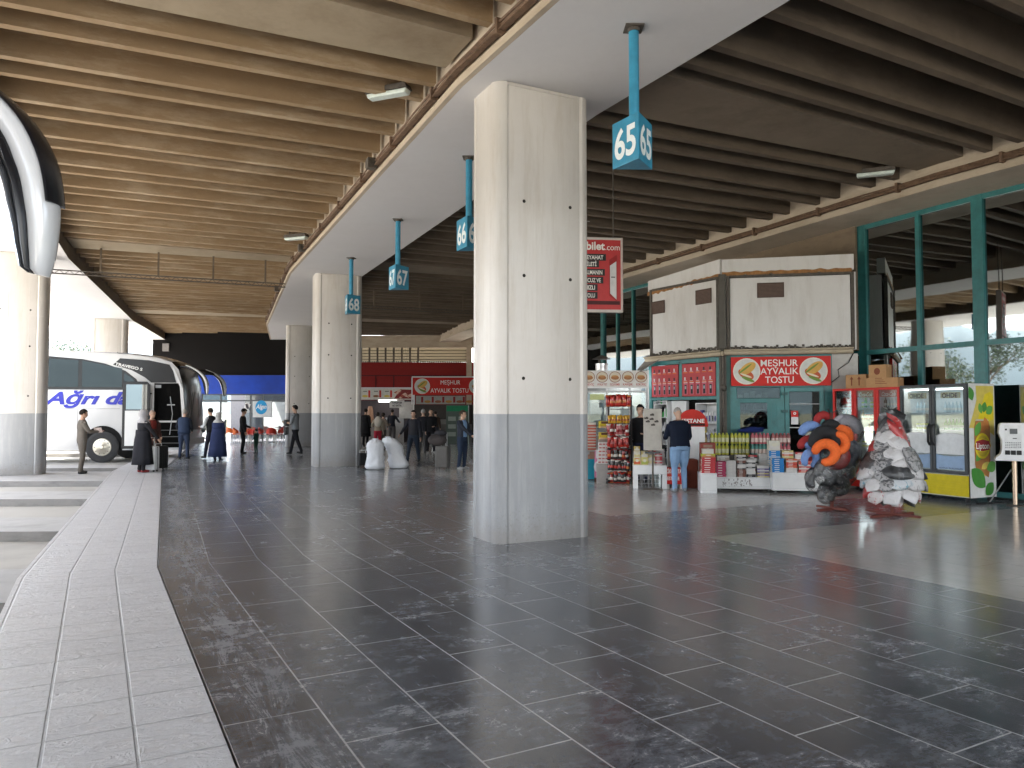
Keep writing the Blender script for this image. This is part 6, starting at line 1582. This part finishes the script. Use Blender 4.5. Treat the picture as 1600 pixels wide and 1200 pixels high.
b = MB(); vs_, fcs = text_mb('Lipton', bold=.02); x0 = min(v.x for v in vs_); x1 = max(v.x for v in vs_)
b.add([fs_(.35+(v.x-(x0+x1)/2)*.36/(x1-x0), 1.025+(v.y-.36)*.15, .0105) for v in vs_], fcs); b.build('side_lettering', C(.8, .8, .76, .4), t2)
b = MB(); b.bx(-.002, .0025, .0, .02, .1, 2.14); b.build('corner_trim', C(.03, .03, .03), t2)
# shelves and contents
RF_ = Matrix.Rotation(FZ, 3, 'Z'); rnd = random.Random(21)
cans = {n_: can_mesh(c_, bt) for n_, c_, bt in (('red', (.5, .02, .02), False), ('yellow', (.55, .45, .03), False), ('green', (.08, .28, .06), True), ('clear', (.45, .52, .55), True), ('orange', (.6, .22, .03), True), ('brown', (.10, .04, .02), True), ('lime', (.4, .5, .08), False))}
def stock(t, org, x0, x1, z, kinds, nrow, lab, grp, y=.10):
    nn = int((x1-x0)/.072)
    for i in range(nn):
        k = kinds if isinstance(kinds, str) else rnd.choice(kinds)
        o = link('can' if k in ('red', 'yellow', 'lime') else 'bottle', cans[k])
        q = RF_ @ Vector((x0+.036+i*.072, y, 0)); o.location = (org[0]+q.x, org[1]+q.y, z+.001); o.rotation_euler = (0, 0, rnd.uniform(0, 6)); tag(o, lab, 'can' if o.name.startswith('can') else 'bottle', grp)
def shelves(t, w_, zs):
    for z in zs: b = MB(); b.bx(-w_+.045, -.045, .06, .55, z-.015, z); b.build('shelf', C(.5, .5, .5, .4), t)
shelves(t1, 1.62, (.62, .92, 1.20, 1.47, 1.72)); shelves(t2, W2, (.62, .9, 1.30, 1.62))
dn = ('left', 'middle', 'right')
cont = [['red', 'red', 'red', ('brown', 'red'), ('red',)], [('yellow', 'lime'), ('yellow', 'lime'), ('orange', 'yellow', 'red'), ('orange', 'red', 'green'), ('lime', 'clear', 'green')], [('clear',), ('clear', 'green'), ('orange', 'clear'), ('clear', 'brown'), ('brown', 'clear')]]
for i in range(3):
    for j, z in enumerate((.62, .92, 1.20, 1.47, 1.72)):
        if j == 0: continue
        stock(t1, o1, -1.62+i*dw+.08, -1.62+(i+1)*dw-.06, z, cont[i][j], 1, 'drink on the %s shelf behind the %s door of the red cooler' % (('', 'bottom', 'second', 'third', 'top')[j], dn[i]), 'drinks on the %s shelf, %s door' % (('', 'bottom', 'second', 'third', 'top')[j], dn[i]))
for i in range(2):
    for z, kk_, nm in ((1.30, ('lime', 'yellow') if i == 0 else ('green',), 'middle'), (1.62, ('clear',), 'top')):
        stock(t2, o2, -W2+i*dw2+(.2 if i == 0 else .1), -W2+(i+1)*dw2-.08, z, kk_, 1, 'drink on the %s shelf behind the %s door of the black framed fridge' % (nm, ('left', 'right')[i]), 'drinks on the %s shelf, %s black framed door' % (nm, ('left', 'right')[i]), y=.16)
b = MB(); b.bx(-1.55, -.1, .05, .09, 2.0, 2.03); 
# interior lamps of the coolers
for tt, w_, e in ((t1, 1.62, .5), (t2, W2, 1.6)):
    b = MB(); b.bx(-w_+.08, -.08, .05, .09, 2.035 if tt is t1 else 2.04, 2.055); b.build('cooler_lamp', EMIT('cooler_lamp_tube', (.9, .95, 1), e), tt)

# cardboard boxes on the red cooler
def cbox(label, u, v, z, w_, d_, h_, rz, mark):
    q = RF_ @ Vector((u, v, 0)); t = thing('cardboard_box', label, 'box', (o1[0]+q.x, o1[1]+q.y, z), FZ+rz, 'cardboard boxes on the red cooler')
    b = MB(); b.bx(-w_/2, w_/2, -d_/2, d_/2, 0, h_); b.build('box_body', M_card, t, bevel=.006)
    b = MB(); b.bx(-w_/2-.001, w_/2+.001, -.03, .03, h_-.05, h_+.002); b.build('tape', C(.50, .32, .17, .35), t)
    b = MB(); y = -d_/2-.003
    if mark == 'arrows':
        for sx in (-.09, .07): b.bx(sx-.012, sx+.012, y, y+.002, .06, .20); blobf(b, [(sx-.04, .19), (sx+.04, .19), (sx, .25)], y)
    elif mark == 'lines':
        for i in range(4): b.bx(-.12, .10-.03*i, y, y+.002, .08+i*.035, .09+i*.035)
    else: disc(b, .0, h_/2, .06, .07, y); 
    b.build('print', C(.20, .06, .03), t)
cbox('wide cardboard box with two up arrows, leftmost on the red cooler', -1.20, .30, 2.121, .44, .36, .29, .25, 'arrows')
cbox('long low cardboard box on the right of the red cooler', -.62, .32, 2.121, .62, .34, .20, .35, 'lines')
cbox('small cardboard box balanced on top of the long low box', -.72, .32, 2.322, .34, .30, .27, .30, 'round')

# ------------------------------------------------------------------ pillow stands
def film():
    m, nt, b = nodes('clear_plastic_film'); nt.nodes.remove(b); out = nt.nodes['Material Output']
    tr = nt.nodes.new('ShaderNodeBsdfTransparent'); gl = nt.nodes.new('ShaderNodeBsdfGlossy'); gl.inputs['Roughness'].default_value = .15
    tc = nt.nodes.new('ShaderNodeTexCoord'); bp = nt.nodes.new('ShaderNodeBump'); bp.inputs['Strength'].default_value = 1; bp.inputs['Distance'].default_value = .03
    nt.links.new(noise_(nt, tc.outputs['Object'], 16, 3, .6, 1.5), bp.inputs['Height']); nt.links.new(bp.outputs[0], gl.inputs['Normal'])
    lw = nt.nodes.new('ShaderNodeLayerWeight'); lw.inputs[0].default_value = .35; nt.links.new(bp.outputs[0], lw.inputs['Normal'])
    f = math_(nt, 'ADD', math_(nt, 'MULTIPLY', lw.outputs[0], .8), .06, True)
    mx = nt.nodes.new('ShaderNodeMixShader'); nt.links.new(f, mx.inputs[0]); nt.links.new(tr.outputs[0], mx.inputs[1]); nt.links.new(gl.outputs[0], mx.inputs[2]); nt.links.new(mx.outputs[0], out.inputs[0]); return m
M_film = film()
def stand(label, px, base, h, arm):
    g = G(px, base); t = thing('pillow_stand', label, 'display stand', (g.x, g.y, 0), .3, 'pillow stands')
    mt = C(.14, .04, .03, .6)
    b = MB(); b.bx(-.022, .022, -.022, .022, .036, h); b.build('pole', mt, t)
    b = MB(); b.box((0, 0, .018), (arm, .05, .035), .15); b.box((0, 0, .0365), (.05, arm, .033), .15); b.build('cross_base', mt, t)
    b = MB()
    for k in range(5): a = k*1.26; b.tube([(0, 0, h-.03), (.12*cos(a), .12*sin(a), h+.04+.02*(k % 2))], .006, 5)
    b.build('top_hooks', M_black, t)
    return g
def soft(c, s=1.0): return MAT('plush_fabric', c, .85, 0, .2, 30, .3)
def bagmat(name, c0, c1, sc_, thr):
    m, nt, b = nodes(name); tc = nt.nodes.new('ShaderNodeTexCoord'); o = tc.outputs['Object']
    f = ramp(nt, noise_(nt, mapping(nt, o, (1, 1, 1.6)), sc_, 2, .5, 1.2), [(thr-.02, 0.), (thr+.02, 1.)]); nt.links.new(mix_(nt, f, c0, c1), b.inputs['Base Color'])
    b.inputs['Roughness'].default_value = .38; b.inputs['Coat Weight'].default_value = 1; b.inputs['Coat Roughness'].default_value = .12
    bp = nt.nodes.new('ShaderNodeBump'); bp.inputs['Strength'].default_value = .9; bp.inputs['Distance'].default_value = .02
    nt.links.new(noise_(nt, o, 18, 3, .6, 2), bp.inputs['Height']); nt.links.new(bp.outputs[0], b.inputs['Coat Normal']); nt.links.new(bp.outputs[0], b.inputs['Normal'])
    return m
plush = {k: soft(c) for k, c in dict(black=(.010, .010, .012), orange=(.75, .13, .02), blue=(.16, .26, .52), grey=(.16, .16, .17), red=(.30, .02, .02), pale=(.38, .36, .40), navy=(.02, .025, .06)).items()}
def upillow_mesh(mat, nm, filmed=False):
    b = MB(); pts = []; rs = []
    for i in range(17):
        a = radians(-60+300*i/16); pts.append((.13*cos(a), .0, .13*sin(a)*1.05)); rs.append((.055+.02*sin(pi*i/16)) if 0 < i < 16 else .03)
    b.tube(pts, rs, 14); o = b.build(nm, mat, smooth='all'); d = o.data; bpy.data.objects.remove(o); return d
plush['grey'] = bagmat('smoky_plastic_bag', (.04, .04, .045), (.24, .24, .26), 10, .58)
plush['navy'] = bagmat('navy_plastic_bag', (.015, .02, .05), (.10, .11, .16), 10, .62)
UP = {k: upillow_mesh(m, 'neck_pillow') for k, m in plush.items()}
def ufilm():
    b = MB(); rings = []
    for i in range(11):
        u = i/10; k = (sin(pi*u)**.4 if 0 < u < 1 else .08); rings.append([((.24*k+.02)*cos(2*pi*a/16)*(1+.12*noise.noise(Vector((a, u*4, 3)))), (.11*k+.01)*sin(2*pi*a/16), (u-.5)*.58) for a in range(16)])
    b.loft(rings, True); o = b.build('plastic_bag', M_film, smooth='all'); d = o.data; bpy.data.objects.remove(o); return d
UF = ufilm()
def pillow(kind, p, rot, sc, label, group, filmed):
    t = thing('neck_pillow', label, 'neck pillow', p, 0, group); t.rotation_euler = rot; t.scale = (sc, sc, sc)
    o = link('cushion', UP[kind], t)
    if filmed: q = link('plastic_bag', UF, t); q.scale = (.78, .9, .72)
g1 = stand('rust red stand loaded with plush neck pillows, left of the bagged one', 1300, 797, 1.62, .62)
base = Vector((g1.x, g1.y, 0)); kp = 93.0
def pp(px, py, dy=0):      # place around the stand
    return (base.x+(px-1300)/kp, base.y+dy, 1.62-(py-645)/kp)
items = [('black', 1281, 690, -.24, (.2, .5, 0), 1.35, 'big black plush neck pillow near the top of the stand', 0), ('black', 1292, 676, -.18, (.0, 1.6, .3), 1.15, 'second black neck pillow draped over the top of the stand', 0),
         ('blue', 1264, 680, -.10, (.2, 1.1, .4), 1.2, 'light blue neck pillow sticking out at upper left', 0), ('blue', 1262, 717, -.16, (.1, .2, .3), .9, 'light blue neck pillow low on the left side', 0),
         ('orange', 1296, 690, -.36, (.1, 2.4, .1), 1.0, 'orange neck pillow in the middle of the stand', 0), ('orange', 1278, 706, -.34, (.1, .9, -.2), 1.15, 'orange neck pillow hanging lower on the left', 0), ('orange', 1309, 682, -.16, (.3, .2, -.5), 1.0, 'orange neck pillow at the right behind the black ones', 0),
         ('pale', 1321, 672, -.08, (.1, -.7, -.3), 1.3, 'white bagged neck pillow at upper right of the stand', 1), ('red', 1264, 700, -.05, (.2, 1.0, .2), 1.1, 'dark red pillow behind the orange one at left', 0), ('red', 1296, 712, -.24, (.3, 1.5, 0), 1.15, 'shiny red bagged pillow under the orange one', 1),
         ('navy', 1316, 708, -.15, (.2, .3, 0), 1.3, 'navy bagged pillow at the right of the red one', 1), ('grey', 1286, 735, -.20, (.1, .6, .2), 1.2, 'grey bagged pillow under the red one', 1), ('grey', 1278, 748, -.10, (.2, .1, -.2), 1.2, 'dark bagged pillow at lower left of the stand', 1),
         ('grey', 1312, 738, -.14, (.1, -.5, .2), 1.2, 'grey bagged pillow at lower right of the stand', 1), ('black', 1326, 726, .02, (.1, .2, .6), 1.25, 'black bagged pillow hanging at the far right', 1), ('grey', 1290, 768, -.06, (.1, .2, .4), .95, 'lowest dark bagged pillow hanging near the floor', 1), ('grey', 1312, 757, .0, (.1, 1.2, .4), .95, 'low grey bagged pillow right of the pole', 1), ('navy', 1303, 690, .12, (.1, 1.2, .4), 1.3, 'navy pillow on the back of the stand', 0), ('red', 1290, 660, .05, (.1, .2, .2), .9, 'dark red pillow behind the top hooks', 0)]
for kd, px, py, dy, rot, sc, lab, fl in items: pillow(kd, pp(px, py, dy), rot, sc, lab, 'neck pillows on the first stand', fl)
# second stand: heap of bagged cushions
g2 = stand('rust stand almost hidden under a cone of bagged cushions', 1394, 806, 1.66, .95)
base2 = Vector((g2.x, g2.y, 0))
def bagcush(mat, seed):
    b = MB(); n = 14; rings = []
    for i in range(n+1):
        u = i/n; k = (sin(pi*(u-.05)/.9)**.5 if .05 < u < .95 else .05); ring = []
        for a in range(20):
            A = 2*pi*a/20; cx, cy_ = cos(A), sin(A); sq = (abs(cx)**.6)*(1 if cx > 0 else -1)
            v = Vector((cx*1.5, cy_*1.5, u*3+seed)); f = 1+.10*noise.noise(v*1.5)
            ring.append((.15*sq*(.62+.38*k)*f, .068*k*cy_*(1+.35*noise.noise(v*3)), (u-.5)*.44+.012*noise.noise(v*2)))
        rings.append(ring)
    b.loft(rings, True); o = b.build('bagged_cushion', mat, smooth='all'); d = o.data; bpy.data.objects.remove(o); return d
bm_ = {'grey': bagmat('grey_print_bag', (.30, .29, .29), (.05, .05, .055), 9, .50), 'white': bagmat('white_print_bag', (.55, .53, .53), (.30, .28, .28), 8, .6), 'black': bagmat('black_bag', (.02, .02, .022), (.10, .10, .11), 9, .62), 'red': bagmat('red_bag', (.42, .02, .02), (.55, .5, .48), 7, .66), 'pinkish': bagmat('white_red_pattern_bag', (.55, .50, .49), (.40, .10, .10), 14, .58), 'blueprint': bagmat('white_blue_pattern_bag', (.5, .52, .54), (.12, .28, .36), 12, .58)}
BC = {k: [bagcush(m, 1.0+3*q) for q in range(2)] for k, m in bm_.items()}
rnd = random.Random(31)
tiers = [(1.44, .06, 4, .95), (1.29, .12, 5, .6), (1.15, .20, 7, .5), (1.0, .28, 8, .4), (.86, .34, 9, .45), (.71, .38, 11, .4), (.56, .38, 11, .4), (.42, .32, 9, .5), (.30, .20, 6, .8)]
cl_ = {0: ['black', 'red', 'black', 'grey', 'black'], 1: ['red', 'grey', 'black', 'grey', 'white', 'white'], 2: ['white', 'red', 'grey', 'grey'], 3: ['grey', 'black', 'grey', 'white'], 4: ['white', 'grey', 'black', 'grey', 'red'], 5: ['white', 'grey', 'black', 'grey'], 6: ['blueprint', 'white', 'grey', 'pinkish'], 7: ['white', 'pinkish', 'red', 'pinkish'], 8: ['pinkish', 'black', 'white', 'grey']}
cn = {'grey': 'grey and black patterned', 'white': 'whitish', 'black': 'black', 'red': 'red', 'pinkish': 'white and red speckled', 'blueprint': 'white and blue printed'}
tn = ['at the peak of the cone', 'just below the peak', 'in the third tier', 'in the fourth tier', 'around the middle', 'in the widest tier', 'in the lower middle tier', 'near the bottom', 'at the very bottom']
for ti, (z, r, n_, tilt) in enumerate(tiers):
    for i in range(n_):
        a = 2*pi*(i+.5*(ti % 2))/n_+rnd.uniform(-.12, .12)-pi/2
        kd = cl_[ti][i % len(cl_[ti])]
        o = link('bagged_cushion', BC[kd][rnd.randrange(2)])
        o.location = (base2.x+r*cos(a), base2.y+r*sin(a)*.9, z+rnd.uniform(-.03, .03))
        # out-facing, tilted outwards
        o.rotation_euler = (Matrix.Rotation(a+pi/2+rnd.uniform(-.2, .2), 3, 'Z') @ Matrix.Rotation(-.35-rnd.uniform(0, .45), 3, 'X') @ Matrix.Rotation(rnd.uniform(-.7, .7)+(1.35 if ti in (4, 5, 6) and rnd.random() < .6 else 0), 3, 'Y')).to_euler()
        s_ = rnd.uniform(.85, 1.1)*(.8 if ti == 8 else 1); o.scale = (s_, s_, s_*(1.1 if ti < 2 else .95))
        tag(o, '%s bagged cushion %s' % (cn[kd], tn[ti]), 'bagged cushion', '%s cushions %s' % (cn[kd], tn[ti]))

# ------------------------------------------------------------------ payment machine on a pole, bottom right of the windows
mx_, my_ = 8.72, 13.25
t = thing('payment_machine', 'white coin operated machine with small screen on a steel pole at right', 'machine', (mx_, my_, 0), radians(-28))
prof = [(.0, .0), (.0, .10), (.10, .20), (.13, .30), (.10, .42), (.02, .52), (.0, .62), (.03, .66), (.50, .66), (.50, .0)]
b = MB(); pr = [(x, y) for x, y in prof]
bb_ = MB(); vs = []
poly = [(p_[0]-.0, p_[1]+.78) for p_ in [(-.27, 0), (-.27, .05), (-.19, .12), (-.17, .2), (-.17, .35), (-.21, .48), (-.20, .62), (-.17, .66), (.34, .66), (.34, 0)]]
bb_.prism_xz(poly, -.12, .16); bb_.build('housing', M_white, t, bevel=.012)
b = MB(); b.bx(-.13, .12, -.128, -.122, .98, 1.40); b.build('front_plate', C(.68, .68, .67, .4), t)
b = MB(); b.bx(-.05, .06, -.136, -.129, 1.25, 1.34); b.build('screen', C(.06, .065, .07, .2), t)
b = MB(); b.bx(-.12, -.09, -.136, -.129, 1.31, 1.34); b.bx(-.01, .05, -.134, -.129, 1.165, 1.18); b.build('slot', M_black, t)
b = MB(); rnd = random.Random(6)
for i in range(9):
    for q in range(4): b.bx(-.12+i*.026, -.102+i*.026, -.131, -.129, 1.0+q*.028+.01, 1.018+q*.028+.006*rnd.random())
b.build('instructions', C(.12, .12, .13), t)
for i in range(3): b = MB(); b.bx(-.125+i*.085, -.055+i*.085, -.14, -.129, .89, .965); b.build('button_block', C(.03, .03, .03), t)
b = MB(); b.tube([(.02, .02, 0), (.02, .02, .79)], .04, 14); b.build('pole', C(.40, .30, .22, .25, .8), t, smooth=True)
b = MB(); b.tube([(-.02, .1, .62), (-.34, .25, .02)], .012, 6); b.build('strut', C(.3, .3, .3, .4), t)
b = MB(); b.lathe([(.001, 0), (.14, 0), (.14, .012), (.05, .02)], (.02, .02, 0), 16); b.build('base_plate', M_grime, t)
b = MB(); rnd = random.Random(5)
pts = [Vector((mx_-.5, my_+.25, .012))]
for i in range(14): pts.append(pts[-1]+Vector((.07, rnd.uniform(-.05, .05), 0)))
b.tube(pts, .012, 6); tag(b.build('floor_cable', M_black), 'black cable lying on the floor behind the machine pole', 'cable')
